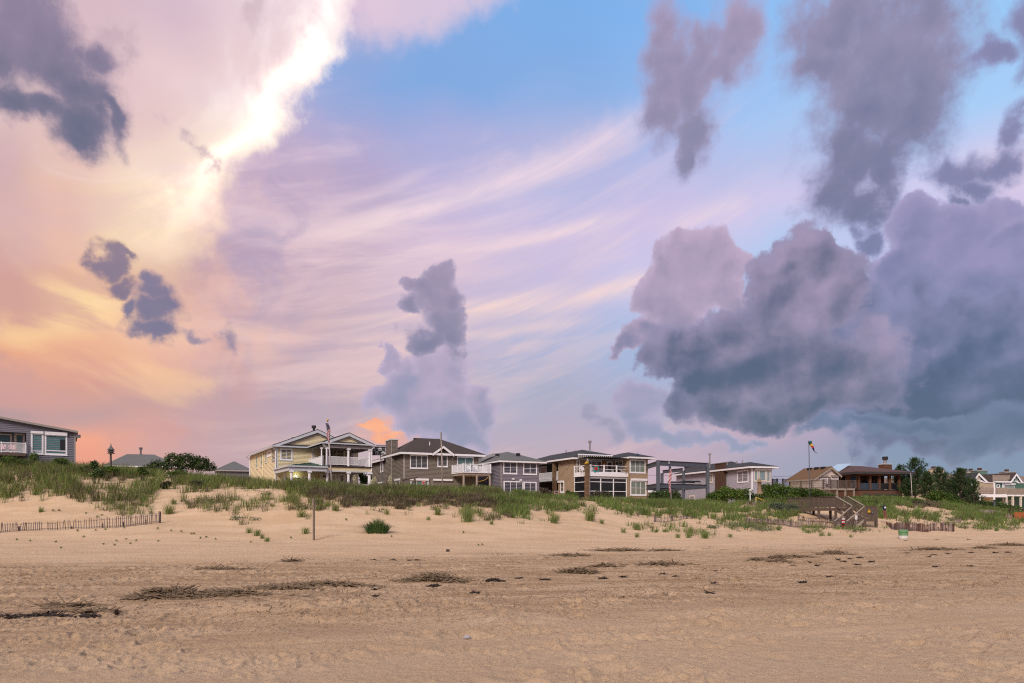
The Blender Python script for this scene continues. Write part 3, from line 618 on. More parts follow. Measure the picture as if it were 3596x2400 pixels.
def H(x, y, fine=False):
    x = np.asarray(x, float); y = np.asarray(y, float)
    z = Hbase(x, y)
    dune = np.clip((y - 40) / 10.0, 0, 1) * np.clip((130 - y) / 30, 0, 1)
    z = z + dune * (0.28 * fbm(x / 5.5, y / 5.5, 3, 3) + 0.05 * fbm(x / 1.2, y / 1.2, 2, 9))
    t = y - 0.35 * x                                    # distance inland across the beach
    rough = np.clip((29.0 - t) / 2.5, 0, 1)
    z = z + 0.05 * fbm(x / 3.5, y / 2.2, 2, 21) * np.clip((60 - y) / 20, 0, 1)
    # scooped hollow with its spoil bank, left of centre
    a, b = (x + 3.1) / 2.6, (y - 12.6) / 0.75
    z = z + 0.15 * np.exp(-(a * a) ** 1.3 - b * b) * (1 + 0.8 * fbm(x * 2.2, y * 2.2, 3, 5))
    a, b = (x + 3.0) / 2.4, (y - 10.9) / 0.55
    z = z - 0.05 * np.exp(-a * a - b * b)
    a, b = (x + 0.1) / 0.8, (y - 11.3) / 0.8
    z = z + 0.09 * np.exp(-a * a - b * b) * (1 + 0.8 * fbm(x * 2.5, y * 2.5, 3, 6))
    if fine:
        smooth_ = np.clip(fbm(x / 3.5, y / 1.5, 3, 77) * 2.2 + 0.62 - np.clip((11 - t) / 9, 0, 1) * 0.32, 0.12, 1)
        hol = np.exp(-((x + 3.0) / 2.4) ** 2 - ((y - 10.9) / 0.6) ** 2)
        smooth_ = smooth_ * (1 - 0.85 * hol)
        amp = (0.25 + 0.75 * rough)
        z = z + amp * smooth_ * (0.022 * fbm(x / 0.75, y / 0.5, 3, 31, 0.6)) + amp * smooth_ * 0.030 * (0.35 - np.abs(fbm(x / 0.22, y / 0.16, 3, 41, 0.62))) + 0.004 * amp * fbm(x / 0.05, y / 0.05, 1, 43)
        for tc_, wv in ((8.7, .25), (10.1, .25), (13.6, .4), (21.0, .6)):   # old wheel and drag tracks along the shore
            q = (t - tc_ - wv * np.sin(x * 0.35 + tc_)) / 0.11; z = z - 0.018 * np.exp(-q * q) + 0.010 * np.exp(-(np.abs(q) - 2.0) ** 2 * 1.5)
        # trampled prints: a pit and a pushed-up rim in most cells
        for cell, pr, dep, kk in ((0.80, 0.5, 0.060, 101), (0.34, 0.62, 0.034, 151), (0.19, 0.55, 0.016, 171)):
            gx, gy = np.floor(x / cell).astype(np.int64), np.floor(y / cell).astype(np.int64)
            for ox in (-1, 0, 1):
                for oy in (-1, 0, 1):
                    ix, iy = gx + ox, gy + oy
                    on = (_hash(ix, iy, kk) < pr)
                    cx_ = (ix + _hash(ix, iy, kk + 1)) * cell; cy_ = (iy + _hash(ix, iy, kk + 2)) * cell
                    r = cell * (0.16 + 0.16 * _hash(ix, iy, kk + 3)); an = _hash(ix, iy, kk + 4) * 3.14
                    ca, sa = np.cos(an), np.sin(an); ux, uy = (x - cx_), (y - cy_)
                    q = ((ux * ca + uy * sa) / (r * 1.7)) ** 2 + ((uy * ca - ux * sa) / r) ** 2
                    z = z + on * amp * smooth_ * dep * (-np.exp(-q * 1.6) + 0.55 * np.exp(-((np.sqrt(q) - 1.25) * 3.2) ** 2) * (1 + 0.6 * np.sin(an * 9 + 3 * ux / r)))
    return z
def G(px, py, d0=None):
    """where the view ray through a photo pixel first meets the ground"""
    D = np.concatenate([np.arange(6, 30, 0.02), np.arange(30, 130, 0.05)])
    x = (px - CX) / FPX * D; zr = CAMH + (HY - py) / FPX * D; g = H(x, D)
    i = np.where(zr <= g)[0]
    if len(i) == 0: d = d0 or 90.0
    else: d = D[i[0]]
    if d0 and len(i) == 0: d = d0
    X = (px - CX) / FPX * d
    return Vector((X, d, float(H(X, d))))
def npmesh(name, V, F, m, parent=None, smooth=True, colr=None):
    me = bpy.data.meshes.new(name); V = np.ascontiguousarray(V, np.float32); F = np.ascontiguousarray(F, np.int32)
    me.vertices.add(len(V)); me.vertices.foreach_set('co', V.ravel())
    k = F.shape[1]; me.loops.add(F.size); me.loops.foreach_set('vertex_index', F.ravel())
    me.polygons.add(len(F)); me.polygons.foreach_set('loop_start', np.arange(0, F.size, k, dtype=np.int32)); me.polygons.foreach_set('loop_total', np.full(len(F), k, np.int32))
    me.update(calc_edges=True)
    if smooth: me.polygons.foreach_set('use_smooth', np.ones(len(F), bool))
    if colr is not None:
        at = me.color_attributes.new('Col', 'FLOAT_COLOR', 'POINT'); c = np.ones((len(V), 4), np.float32); c[:, :3] = colr; at.data.foreach_set('color', c.ravel())
    if m is not None: me.materials.append(MT[m] if isinstance(m, str) else m)
    return link(name, me, parent)
# sand material: pale dry tan, flecked and litter-stained on the trampled lower beach, greyer where damp
sm = bpy.data.materials.new('beach_sand'); sm.use_nodes = True; NT = sm.node_tree; SB = NT.nodes['Principled BSDF']
SB.inputs['Roughness'].default_value = 0.95; SB.inputs['Specular IOR Level'].default_value = 0.12
def nn(t): return NT.nodes.new(t)
stc = nn('ShaderNodeTexCoord'); ssp = nn('ShaderNodeSeparateXYZ'); NT.links.new(stc.outputs['Object'], ssp.inputs[0])
gx, gy, gz = (S(ssp.outputs[i]) for i in range(3))
T = gy - gx * 0.35
P3 = S(stc.outputs['Object'])
def noise3(vec, scale, detail=5, rough=0.6, sx=1, sy=1, dist=0.0):
    mp = nn('ShaderNodeMapping'); put(mp.inputs[0], vec); mp.inputs['Scale'].default_value = (sx, sy, 1); mp.inputs['Rotation'].default_value = (0, 0, R(-19))
    n = nn('ShaderNodeTexNoise'); NT.links.new(mp.outputs[0], n.inputs['Vector']); n.inputs['Scale'].default_value = scale; n.inputs['Detail'].default_value = detail; n.inputs['Roughness'].default_value = rough; n.inputs['Distortion'].default_value = dist
    return S(n.outputs[0])
TN = T + (noise3(P3, 0.35, 5, 0.6, 0.5, 1.0) - 0.5) * 9.0
litter = ss(TN, 30.5, 26.0) * ss(T, 8.0, 14.0)
damp = ss(T + (noise3(P3, 0.3, 4, 0.6, 0.4, 1.6) - 0.5) * 9, 12.0, 6.0)
big = noise3(P3, 0.5, 5, 0.6, 0.5, 1.4)
c = mixc(ss(big, 0.35, 0.65), L3(196, 166, 131), L3(209, 180, 146))
c = mixc(litter * ss(noise3(P3, 0.8, 6, 0.7, 0.5, 2.4), 0.42, 0.60) * 0.65, c, L3(146, 118, 86))
c = mixc(damp * 0.5, c, L3(200, 176, 148))
c = mixc(ss(TN, 31, 26) * 0.14, c, L3(182, 150, 114))
fl = noise3(P3, 20.0, 5, 0.75, 1.0, 0.4)
c = mixc((litter * 0.8 + 0.04) * ss(fl, 0.53, 0.62), c, L3(96, 74, 56))
fl3 = noise3(P3, 8.0, 6, 0.75, 0.8, 0.6)
c = mixc(ss(TN, 30, 26) * (0.25 + litter * 0.5) * ss(fl3, 0.56, 0.64) * 0.9, c, L3(112, 88, 68))
fl2 = noise3(P3, 34.0, 4, 0.75, 1.0, 0.35)
c = mixc((litter * 0.5 + 0.26) * ss(fl2, 0.56, 0.64) * ss(gy, 28.0, 14.0), c, L3(116, 92, 72))
c = mixc(ss(noise3(P3, 120.0, 2, 0.5), 0.42, 0.62) * 0.25 * ss(gy, 22.0, 8.0), c, L3(206, 180, 154))
NT.links.new(c.s, SB.inputs['Base Color'])
bu = nn('ShaderNodeBump'); bu.inputs['Strength'].default_value = 0.9; bu.inputs['Distance'].default_value = 0.08
put(bu.inputs['Height'], noise3(P3, 9.0, 8, 0.78, 1.0, 0.8)); NT.links.new(bu.outputs[0], SB.inputs['Normal'])
MT['sand'] = sm
us = np.concatenate([np.linspace(-1.5, -0.80, 36)[:-1], np.linspace(-0.80, 0.80, 880), np.linspace(0.80, 1.5, 36)[1:]])
pyr = np.concatenate([np.arange(2620, 1885, -2.3)])
Ds = np.concatenate([np.linspace(0.6, 5.1, 12), 4245.0 / (pyr - 1800.0)])
Ds = np.concatenate([Ds, np.arange(Ds[-1] + 0.3, 92, 0.32), np.linspace(92.5, 135, 40), np.array([150, 180, 230, 300, 450, 700, 1100, 1800, 3000])])
UU, DD = np.meshgrid(us, Ds); XX, YY = UU * DD, DD
ZZ = np.where(YY < 60, H(XX, YY, True), H(XX, YY))
ZZ = np.where(YY > 250, 0.5, ZZ)
nr, nc = XX.shape; idx = np.arange(nr * nc).reshape(nr, nc)
Fq = np.stack([idx[:-1, :-1], idx[:-1, 1:], idx[1:, 1:], idx[1:, :-1]], -1).reshape(-1, 4)
tag(npmesh('sand_beach', np.stack([XX, YY, ZZ], -1).reshape(-1, 3), Fq, 'sand'), kind='structure', label='pale tan sand beach rising to the dunes')
tag(MB().quad((-3000, -14, -0.3), (3000, -14, -0.3), (3000, 3200, -0.3), (-3000, 3200, -0.3)).build('terrain', 'sand'), kind='structure')
MT['sea'] = mat('grey_blue_sea', (0.03, 0.05, 0.065), 0.15, 0.2, 0.6, 0.6, 1.2, spec=0.6)
tag(MB().quad((-3000, -3000, -0.45), (3000, -3000, -0.45), (3000, -12, -0.45), (-3000, -12, -0.45)).build('sea', 'sea'), kind='structure')
# ------------------------------------------------------------------ houses, left to right
zA, zB, zC, zD, zE = (0, 1400, 3.136), (840, 1450, 4.52), (1280, 1480, 4.896), (1640, 1520, 6.528), (1880, 1540, 5.341)
zF, zG, zH, zS, zK = (2260, 1580, 4.896), (2660, 1540, 3.917), (3100, 1580, 4.738), (2780, 1730, 6.912), (3380, 1640, 7.125)
def shutter_box(h, zx0, zy0, zx1, zy1, b=0.0, m='white', parent=None):
    a0, a1, z0, z1 = h.rect(zx0, zy0, zx1, zy1, b)
    return MB().box(a0, a1, b - 0.22, b - 0.003, z0, z1).build('shutter_box', m, h.root)
def shutter_boxS(h, zx0, zy0, zx1, zy1, a=0.0, m='white'):
    b0, b1, z0, z1 = h.rectS(zx0, zy0, zx1, zy1, a)
    return MB().box(a - 0.22, a - 0.003, b0, b1, z0, z1).build('shutter_box', m, h.root)
def downspout(h, pts, r=0.05, m='white'): return MB().tube(pts, r, 6).build('downspout', m, h.root)
def vent_pipe(h, p, hgt, r=0.07, m='black', cap=True):
    mb = MB().tube([p, (p[0], p[1], p[2] + hgt)], r, 8)
    if cap: mb.tube([(p[0], p[1], p[2] + hgt - 0.02), (p[0], p[1], p[2] + hgt + r * 2)], r * 1.9, 8)
    return mb.build('vent_pipe', m, h.root)
def fan_panel(h, p, q, zb, zt, m, cx=0.5, n=9):
    """sunburst railing panel: boards fanning out from the foot"""
    p, q = Vector(p), Vector(q); c = p + (q - p) * cx
    for i in range(n):
        t = (i + 0.5) / n; a = math.pi * (0.08 + 0.84 * t); hx = (q - p).length / 2
        ex, ez = math.cos(a), math.sin(a); s = min(hx / max(abs(ex), 1e-3), (zt - zb - 0.2) / max(ez, 1e-3))
        d = (q - p).normalized()
        MB().beam((c.x, c.y, zb + 0.12), (c.x + d.x * ex * s, c.y + d.y * ex * s, zb + 0.12 + ez * s), 0.05, 0.03).build('baluster', m, h.root)

# grey shingled house at the far left --------------------------------
h = House('shingled_house', 'grey shingled beach house with single sloping roof at the left edge', 'house', 830, 78, 32, zA, 4.6)
zt = lambda x, y, b=0.0: h.F(x, y, b)
aL, aRc, aR = h.A(-420), h.A(290), 0.0
zroofR, zroofL = h.F(830, 372)[1], h.F(0, 215)[1]; a0_ = h.A(0); sl = (zroofL - zroofR) / (a0_ - 0); zrl = zroofR + sl * aL
mb = MB(); cF = lambda x, o, z: (x, -o, z)
ztop = h.F(290, 378)[1]; zfl = h.F(290, 628)[1]; zrc = zroofR + sl * aRc
lap(mb, [(aRc, 0), (aR, 0), (aR, zroofR), (aRc, zrc)], cF, 0.19)
lap(mb, [(aL, ztop), (aRc, ztop), (aRc, zrc), (aL, zrl)], cF, 0.19)
lap(mb, [(aL, 0), (aRc, 0), (aRc, zfl), (aL, zfl)], cF, 0.19)
lap(mb, [(aL, zfl), (aRc, zfl), (aRc, ztop), (aL, ztop)], lambda x, o, z: (x, 1.3 - o, z), 0.19)
mb.quad((aRc, 0, zfl), (aRc, 1.3, zfl), (aRc, 1.3, ztop), (aRc, 0, ztop)).quad((aL, 0, ztop), (aL, 1.3, ztop), (aRc, 1.3, ztop), (aRc, 0, ztop))
h.part('wall', mb, 'greyshingle')
h.part('roof', MB().slab([(aL, -0.45, zrl + 0.12), (0.25, -0.45, zroofR + 0.12), (0.25, 11, zroofR + 0.12), (aL, 11, zrl + 0.12)], 0.22), 'trimgrey')
h.part('corner_board', MB().box(-0.11, 0.035, -0.05, 0.1, 0, zroofR - 0.13), 'trimgrey')
h.part('eave_bracket', MB().box(0.04, 0.5, -0.2, 0.3, h.F(840, 430)[1], h.F(840, 400)[1]), 'greyshingle')
h.core(aL, 0.0, 0.02, 11, zroofR - 0.13)
h.winF(340, 385, 480, 612, nx=1, gl='blind', w=0.16); shutter_box(h, 340, 362, 480, 388)
h.winF(492, 400, 742, 622, nx=1, gl='blind', w=0.16); shutter_box(h, 492, 372, 742, 408)
for (q0, q1, q2) in ((345, 475, 574), (500, 735, 572)):
    a0, a1, z0, z1 = h.rect(q0, q2, q1, q2 + 11); MB().box(a0 + 0.1, a1 - 0.1, -0.074, -0.035, z0, z1).build('window_rail', 'white', h.root)
a0, a1, z0, z1 = h.rect(662, 452, 716, 572); MB().box(a0, a1, -0.05, -0.036, z0, z1).build('open_pane', 'screen', h.root)
h.winF(-200, 385, 130, 620, b=1.3, nx=2, gl='blind', w=0.14, fr='cream', sill=False)
h.winF(158, 385, 275, 640, b=1.3, nx=1, gl='blind', w=0.2, fr='cream', sill=False, name='door')
zd = h.F(280, 612)[1]; zr = h.F(280, 505, -1.4)[1]; bF = -1.5; aE = h.A(283, bF); aE2 = h.A(315, 0)
h.part('balcony_floor', MB().box(aL, aE, bF, 1.28, zd - 0.32, zd - 0.02), 'wood')
h.rail((aL, bF + 0.05), (aE, bF + 0.05), zd, zd + 1.05, 'white', 66, posts=(0.995, 0.62, 0.28), pw=0.08, bw=0.03)
h.rail((aE, bF + 0.1), (aE, -0.1), zd, zd + 1.05, 'white', 9, pw=0.08, bw=0.03)
HA = h; HAd = (zd, bF)

# low grey-roofed house behind the dune ------------------------------
h = House('low_house', 'low house with hipped grey roof behind the birdhouse pole', 'house', 1190, 108, 16, zA, 4.8)
a1 = h.A(1960); ze = h.F(1190, 738)[1]; zr = h.Zh(612, h.A(1400, 4), 4)
h.wallF([(0, 0), (a1 - 0.4, 0), (a1 - 0.4, ze - 0.2), (0, ze - 0.2)], 0, 'cream'); h.wallS([(0, 0), (8, 0), (8, ze - 0.2), (0, ze - 0.2)], 0, 'cream')
h.hip(-0.5, a1, -0.5, 8.5, ze + 0.05, zr, 'roofgrey', h.A(1400, 4), h.A(1700, 4), 4, fascia='white', fh=0.2)
h.winF(1260, 762, 1460, 880, nx=3, fr='woodpale'); h.core(0, a1 - 0.4, 0.02, 8, ze - 0.3)
vent_pipe(h, (h.A(1550, 4), 4, zr - 0.1), 0.9, 0.14, 'roofgrey')
h = House('grey_house', 'grey shingled house with low gable left of the yellow house', 'house', -330, 112, 24, zB, 4.0)
ze = h.Zh(905, 2, 0); zp = h.Zh(775, h.A(-95, 3), 3)
a1 = h.A(215); h.hip(-0.4, a1, -0.4, 8, ze, zp, 'roofgrey', h.A(-95, 3), h.A(-95, 3) + 0.3, 3, fascia='soffit', fh=0.2)
h.wallF([(0, 0), (a1 - .4, 0), (a1 - .4, ze - .2), (0, ze - .2)], 0, 'greyshingle'); h.wallS([(0, 0), (7, 0), (7, ze - .2), (0, ze - .2)], 0, 'greyshingle')
h.core(0, a1 - .4, 0.02, 7, ze - .3)

# yellow house --------------------------------------------------------
h = House('yellow_house', 'pale yellow clapboard house with two gables, white porch columns and green porch roof', 'house', 590, 86, 30, zB, 4.0)
ze = h.F(600, 528)[1]; a_c = h.A(1145); aw0 = h.A(1205); aw1 = h.A(1888); bd = h.B(178)
aWL = h.A(1110, -0.4); bW = h.B(1350, aWL) + 0.35; aWR = h.A(2095, bW)
h.wallF([(0, 0), (aw1, 0), (aw1, ze), (0, ze)], 0, 'yellow'); h.wallS([(0, 0), (bd, 0), (bd, ze), (0, ze)], 0, 'yellow')
h.core(0, aw1, 0.02, bd, ze - 0.1)
apk = h.A(1240, -0.3); zpk = h.Zh(262, apk, -0.3); aR = 2 * apk + 0.4
def gable(h, a0, a1, ap, bf, bb, ze, zp, mr, mw, rake=0.34, skirt=True, t=0.10, inner=0.32, course=0.16, mt='gutter'):
    """front-facing gable: two roof slopes, thick rake boards, a clad pediment and a shallow pent skirt"""
    h.roof([[(a0, bf, ze), (ap, bf, zp), (ap, bb, zp), (a0, bb, ze)], [(ap, bf, zp), (a1, bf, ze), (a1, bb, ze), (ap, bb, zp)]], mr, t)
    mb = MB()
    for (x0, x1) in ((a0, ap), (a1, ap)):
        s = 1 if x1 > x0 else -1
        mb.quad(*[(x, bf - 0.03, z) for x, z in ((x0, ze - t), (x1, zp - t), (x1, zp - t - rake), (x0 + s * 0.75, ze - t))][:: s])
        mb.quad(*[(x, bf + 0.06, z) for x, z in ((x0, ze - t), (x1, zp - t), (x1, zp - t - rake), (x0 + s * 0.75, ze - t))][:: -s])
        mb.quad((x1, bf - 0.03, zp - t - rake), (x1, bf + inner, zp - t - rake), (x0 + s * 0.75, bf + inner, ze - t), (x0 + s * 0.75, bf - 0.03, ze - t))
    mb.build('rake_board', mt, h.root)
    w = inner; k = (zp - ze) / (ap - a0)
    h.wallF([(a0 + 0.4, ze - 0.12), (a1 - 0.4, ze - 0.12), (ap, zp - t - 0.2)], bf + w, mw, course, 'gable_wall')
    mb = MB().quad((a0 + 0.9, bf + w - 0.14, zp - (ap - a0 - 0.9) * k - t - rake + 0.02), (ap, bf + w - 0.14, zp - t - rake + 0.02), (ap, bf + w - 0.14, zp - t - rake - 0.22), (a0 + 1.3, bf + w - 0.14, zp - (ap - a0 - 0.9) * k - t - rake + 0.02))
    mb.quad((a1 - 0.9, bf + w - 0.14, zp - (ap - a0 - 0.9) * k - t - rake + 0.02), (a1 - 1.3, bf + w - 0.14, zp - (ap - a0 - 0.9) * k - t - rake + 0.02), (ap, bf + w - 0.14, zp - t - rake - 0.22), (ap, bf + w - 0.14, zp - t - rake + 0.02))
    mb.build('inner_rake', 'trimgrey', h.root)
    if skirt:
        h.part('pent_roof', MB().slab([(a0, bf - 0.02, ze - 0.04), (a1, bf - 0.02, ze - 0.04), (a1 - 0.3, bf + w - 0.03, ze + 0.16), (a0 + 0.3, bf + w - 0.03, ze + 0.16)], 0.05), mr)
gable(h, -0.5, aR, apk, -0.45, bd + 0.3, ze + 0.1, zpk, 'roofdark', 'yellow')
zg = ze + 0.02
h.part('gutter', MB().box(-0.62, aWL - 0.05, -0.6, -0.46, zg - 0.16, zg - 0.01).box(-0.64, -0.51, -0.44, bd + 0.3, zg - 0.16, zg - 0.01), 'gutter')
h.part('soffit', MB().box(-0.5, aw1, -0.44, -0.03, zg - 0.2, zg - 0.17), 'soffit')
zwe = h.Zh(485, h.A(1400, bW), bW); awp = h.A(1745, bW - 0.3); zwp = h.Zh(312, awp, bW - 0.3)
aWRo = h.A(2155, bW - 0.3); aWLo = 2 * awp - aWRo
gable(h, aWLo, aWRo, awp, bW - 0.3, 6.0, zwe + 0.1, zwp, 'roofdark', 'yellow')
h.part('gutter', MB().box(aWLo - 0.1, aWRo + 0.1, bW - 0.46, bW - 0.31, zwe - 0.08, zwe + 0.06).box(aWLo - 0.12, aWLo + 0.02, bW - 0.29, -0.3, zwe - 0.08, zwe + 0.06), 'gutter')
zce = zwe - 0.22
h.part('porch_ceiling', MB().box(aWL + 0.05, aWR + 0.1, bW - 0.1, -0.04, zce, zce + 0.08), 'soffit')
h.part('porch_beam', MB().box(aWL, aWR + 0.15, bW - 0.12, bW + 0.12, zce - 0.28, zce - 0.003).box(aWR - 0.1, aWR + 0.14, bW + 0.123, -0.05, zce - 0.28, zce - 0.003), 'soffit')
zdk = h.Zh(838, h.A(1400, bW), bW); zlb = h.Zh(915, h.A(1400, bW), bW)
h.part('porch_deck', MB().box(aWL - 0.1, aWR + 0.15, bW - 0.15, -0.04, zdk - 0.14, zdk - 0.02), 'wooddark')
mb = lap(MB(), [(aWL - 0.05, zlb), (aWR + 0.1, zlb), (aWR + 0.1, zdk - 0.16), (aWL - 0.05, zdk - 0.16)], lambda x, o, z: (x, bW - o, z), 0.14)
lap(mb, [(bW, zlb), (-0.05, zlb), (-0.05, zdk - 0.16), (bW, zdk - 0.16)], lambda x, o, z: (aWL - 0.05 - o, x, z), 0.14)
lap(mb, [(bW, zlb), (-0.05, zlb), (-0.05, zdk - 0.16), (bW, zdk - 0.16)], lambda x, o, z: (aWR + 0.1 + o, x, z), 0.14)
mb.build('deck_skirt', 'yellow', h.root)
h.part('lower_ceiling', MB().box(aWL, aWR, bW + 0.05, -0.04, zlb + 0.02, zlb + 0.08), 'soffit')
h.part('lower_beam', MB().box(aWL - 0.05, aWR + 0.1, bW - 0.04, bW + 0.1, zlb - 0.14, zlb - 0.003), 'gutter')
ucols = [h.A(1400, bW) - 0.05, h.A(1735, bW), h.A(2070, bW)]
for a in ucols: h.column(a, bW, zdk, zce - 0.28, 0.15)
h.column(h.A(1368, bW) - 0.35, bW + 0.3, zdk, zce - 0.28, 0.09, name='downspout')
for zx in (1398, 1735): h.column(h.A(zx, bW), bW, 0.0, zlb - 0.14, 0.17)
h.column(h.A(2068, bW), bW, 0.0, zlb - 0.14, 0.22)
h.column(aWR - 0.1, -0.3, 0, zlb - 0.14, 0.12); h.column(aWR - 0.1, -0.3, zdk, zce - 0.28, 0.12)
h.rail((ucols[0] + 0.15, bW), (ucols[1] - 0.15, bW), zdk + 0.08, zdk + 1.08, 'white', 22, bw=0.045)
h.rail((ucols[1] + 0.15, bW), (ucols[2] - 0.15, bW), zdk + 0.08, zdk + 1.08, 'white', 21, bw=0.045)
h.rail((ucols[2], bW + 0.2), (ucols[2], -0.4), zdk + 0.08, zdk + 1.08, 'white', 30, bw=0.045)
h.part('solid_rail', MB().box(aWL, aWL + 0.06, bW + 0.3, -0.1, zdk, zdk + 1.08), 'white')
h.part('rail_cap', MB().box(aWL - 0.03, aWL + 0.09, bW + 0.3, -0.1, zdk + 1.082, zdk + 1.14), 'white')
# windows of the yellow house
h.winF(648, 570, 845, 752, nx=2, gl='glassblue', w=0.16); h.winF(1150, 592, 1192, 768, nx=1, w=0.1, gl='glass')
for r in ((268, 680, 300, 885), (345, 650, 376, 858), (415, 625, 446, 796)): h.winS(*r, nx=1, gl='blind', w=0.14, fr='cream')
h.winS(455, 595, 513, 692, nx=1, gl='soffit', w=0.2); h.winS(527, 572, 582, 765, nx=1, gl='wood', w=0.16, fr='soffit')
b0 = h.B(385); h.part('downspout', MB().tube([(-0.08, b0, 0), (-0.08, b0, ze - 0.1)], 0.09, 6), 'yellow')
h.part('corner_board', MB().box(-0.06, 0.16, -0.06, -0.028, 0, ze - 0.18).box(-0.062, -0.028, -0.027, 0.16, 0, ze - 0.18), 'white')
h.part('corner_board', MB().box(-0.06, -0.028, bd - 0.2, bd + 0.03, 0, ze - 0.18), 'gutter')
downspout(h, [(-0.55, -0.5, ze - 0.15), (-0.1, -0.12, ze - 0.6), (-0.1, -0.12, 2.4)], 0.07)
downspout(h, [(-0.6, bd + 0.1, ze - 0.15), (-0.12, bd - 0.1, ze - 0.5), (-0.12, bd - 0.1, 0.0)], 0.06)
downspout(h, [(aWLo, bW - 0.35, zwe - 0.1), (ucols[0] - 0.1, bW - 0.2, zwe - 0.55), (ucols[0] - 0.12, bW - 0.2, zdk + 0.1)], 0.06)
downspout(h, [(aWRo, bW - 0.35, zwe - 0.1), (aWRo - 0.35, bW - 0.2, zwe - 0.5), (ucols[2] + 0.22, bW - 0.1, zwe - 0.7), (ucols[2] + 0.22, bW - 0.1, zlb)], 0.05)
h.window(h.A(1290), h.A(1672), zdk, h.Zh(578, 6, 0), 'F', 0.0, nx=3, gl='glass', w=0.14, sill=False, name='sliding_door')
h.window(h.A(1698), h.A(1806), zdk, h.Zh(592, 8, 0), 'F', 0.0, nx=1, gl='glass', w=0.3, sill=False, name='door', fr='cream')
h.winF(1288, 958, 1425, 1060, nx=1, gl='glass', w=0.25); h.winF(1440, 960, 1560, 1190, nx=1, gl='glassblue', w=0.4, sill=False, name='door'); h.winF(1565, 960, 1690, 1190, nx=1, gl='glassblue', w=0.3, sill=False, name='door'); h.winF(1700, 960, 1822, 1190, nx=1, gl='glassblue', w=0.4, sill=False, name='door')
h.winF(655, 1000, 1010, 1180, nx=3, gl='glass', w=0.25, sill=False, name='sliding_door', fr='cream'); h.winF(1030, 1012, 1130, 1100, nx=1, gl='glass', w=0.2); h.winF(1148, 975, 1190, 1060, nx=1, gl='glass', w=0.12)
# green metal porch roof on its own columns
aP = h.A(548, 0.0) ; bP = h.B(780, aP); aPR = h.A(1400, bP); zpe = h.Zh(838, h.A(1100, bP), bP); zpt = h.Zh(792, h.A(1190, 0), 0) + 0.0
zpt = max(zpt, zpe + 0.35)
mb = MB(); T_ = (h.A(1190, -1.0), -0.03, zpt); P0, P1, PB = (aP, bP, zpe), (aPR, bP, zpe), (aP, -0.03, zpe)
mb.slab([P0, P1, T_], 0.04).slab([PB, P0, T_], 0.04).slab([P1, (aPR, -0.03, zpe), T_], 0.04)
pr = mb.build('porch_roof', 'greenmetal', h.root)
for i in range(1, 13):
    t = i / 13.0; x = aP + (aPR - aP) * t
    MB().beam((x, bP, zpe + 0.02), (x + (T_[0] - x) * 0.97, bP + (T_[1] - bP) * 0.97, zpe + (zpt - zpe) * 0.97 + 0.03), 0.05, 0.05).build('roof_seam', 'greenmetal', h.root)
h.part('porch_gutter', MB().box(aP - 0.1, aPR + 0.05, bP - 0.14, bP - 0.003, zpe - 0.2, zpe - 0.045).box(aP - 0.14, aP - 0.003, bP, -0.05, zpe - 0.2, zpe - 0.045), 'gutter')
h.part('porch_beam', MB().box(aP + 0.05, aPR - 0.02, bP + 0.05, bP + 0.25, zpe - 0.62, zpe - 0.21).box(aP + 0.05, aP + 0.25, bP + 0.253, -0.05, zpe - 0.62, zpe - 0.21), 'gutter')
h.part('porch_ceiling', MB().box(aP + 0.26, aPR - 0.1, bP + 0.26, -0.05, zpe - 0.34, zpe - 0.28), 'soffit')
for zx in (830, 1115): h.column(h.A(zx, bP + 0.15), bP + 0.15, 0, zpe - 0.62, 0.17)
h.column(h.A(725, -1.6), -1.6, 0, zpe - 0.5, 0.15)
downspout(h, [(aP - 0.05, -0.3, zpe - 0.15), (aP + 0.2, -0.2, zpe - 0.6), (-0.15, -0.15, zpe - 0.8), (-0.15, -0.15, 0)], 0.09)
zr_ = h.Zh(1135, h.A(1800, bW), bW)
h.rail((h.A(1600, bW - 0.4), bW - 0.4), (h.A(2060, bW - 0.4), bW - 0.4), zr_ - 0.9, zr_, 'white', 34, bw=0.045)
vp = vent_pipe(h, (h.A(1185, 2.0), 2.0, zpk - 0.75), 1.15, 0.15, 'black')
for zx in (840, 863): vent_pipe(h, (h.A(zx, 5.0), 5.0, ze + 0.9), 0.8, 0.05, 'black', False)
LAMP = (h, (h.A(898, -0.25), -0.25, h.Zh(1003, h.A(898, -0.25), -0.25)))
HY_ = h

# taupe house ---------------------------------------------------------
h = House('taupe_house', 'taupe shingled house with dark brown hipped roof, side chimney and white balcony', 'house', 677, 92, 25, zC, 3.8)
a1 = h.A(1960); ze = h.F(690, 548)[1]
h.wallF([(0, 0), (a1, 0), (a1, ze), (0, ze)], 0, 'taupe', 0.17)
bd = h.B(108); bm_ = h.B(455)
h.wallS([(0, 0), (bm_, 0), (bm_, ze), (0, ze)], 0, 'taupe', 0.17); h.wallS([(bm_, 0), (bd, 0), (bd, ze - 0.1), (bm_, ze - 0.1)], 0.0, 'taupe', 0.17)
bc0 = h.B(530); ac = h.A(458, bc0); bc1 = h.B(368, ac); zc = h.Zh(322, ac, bc0)
mb = MB(); lap(mb, [(ac, 0), (-0.03, 0), (-0.03, zc), (ac, zc)], lambda x, o, z: (x, bc0 - o, z), 0.17)
lap(mb, [(bc0, 0), (bc1, 0), (bc1, zc), (bc0, zc)], lambda x, o, z: (ac - o, x, z), 0.17)
aq = 0.35; mb.quad((ac, bc1, 0), (aq, bc1, 0), (aq, bc1, zc), (ac, bc1, zc)).quad((aq, bc0, ze), (aq, bc1, ze), (aq, bc1, zc), (aq, bc0, zc)).quad((-0.03, bc0, ze - .3), (aq, bc0, ze - .3), (aq, bc0, zc), (-0.03, bc0, zc))
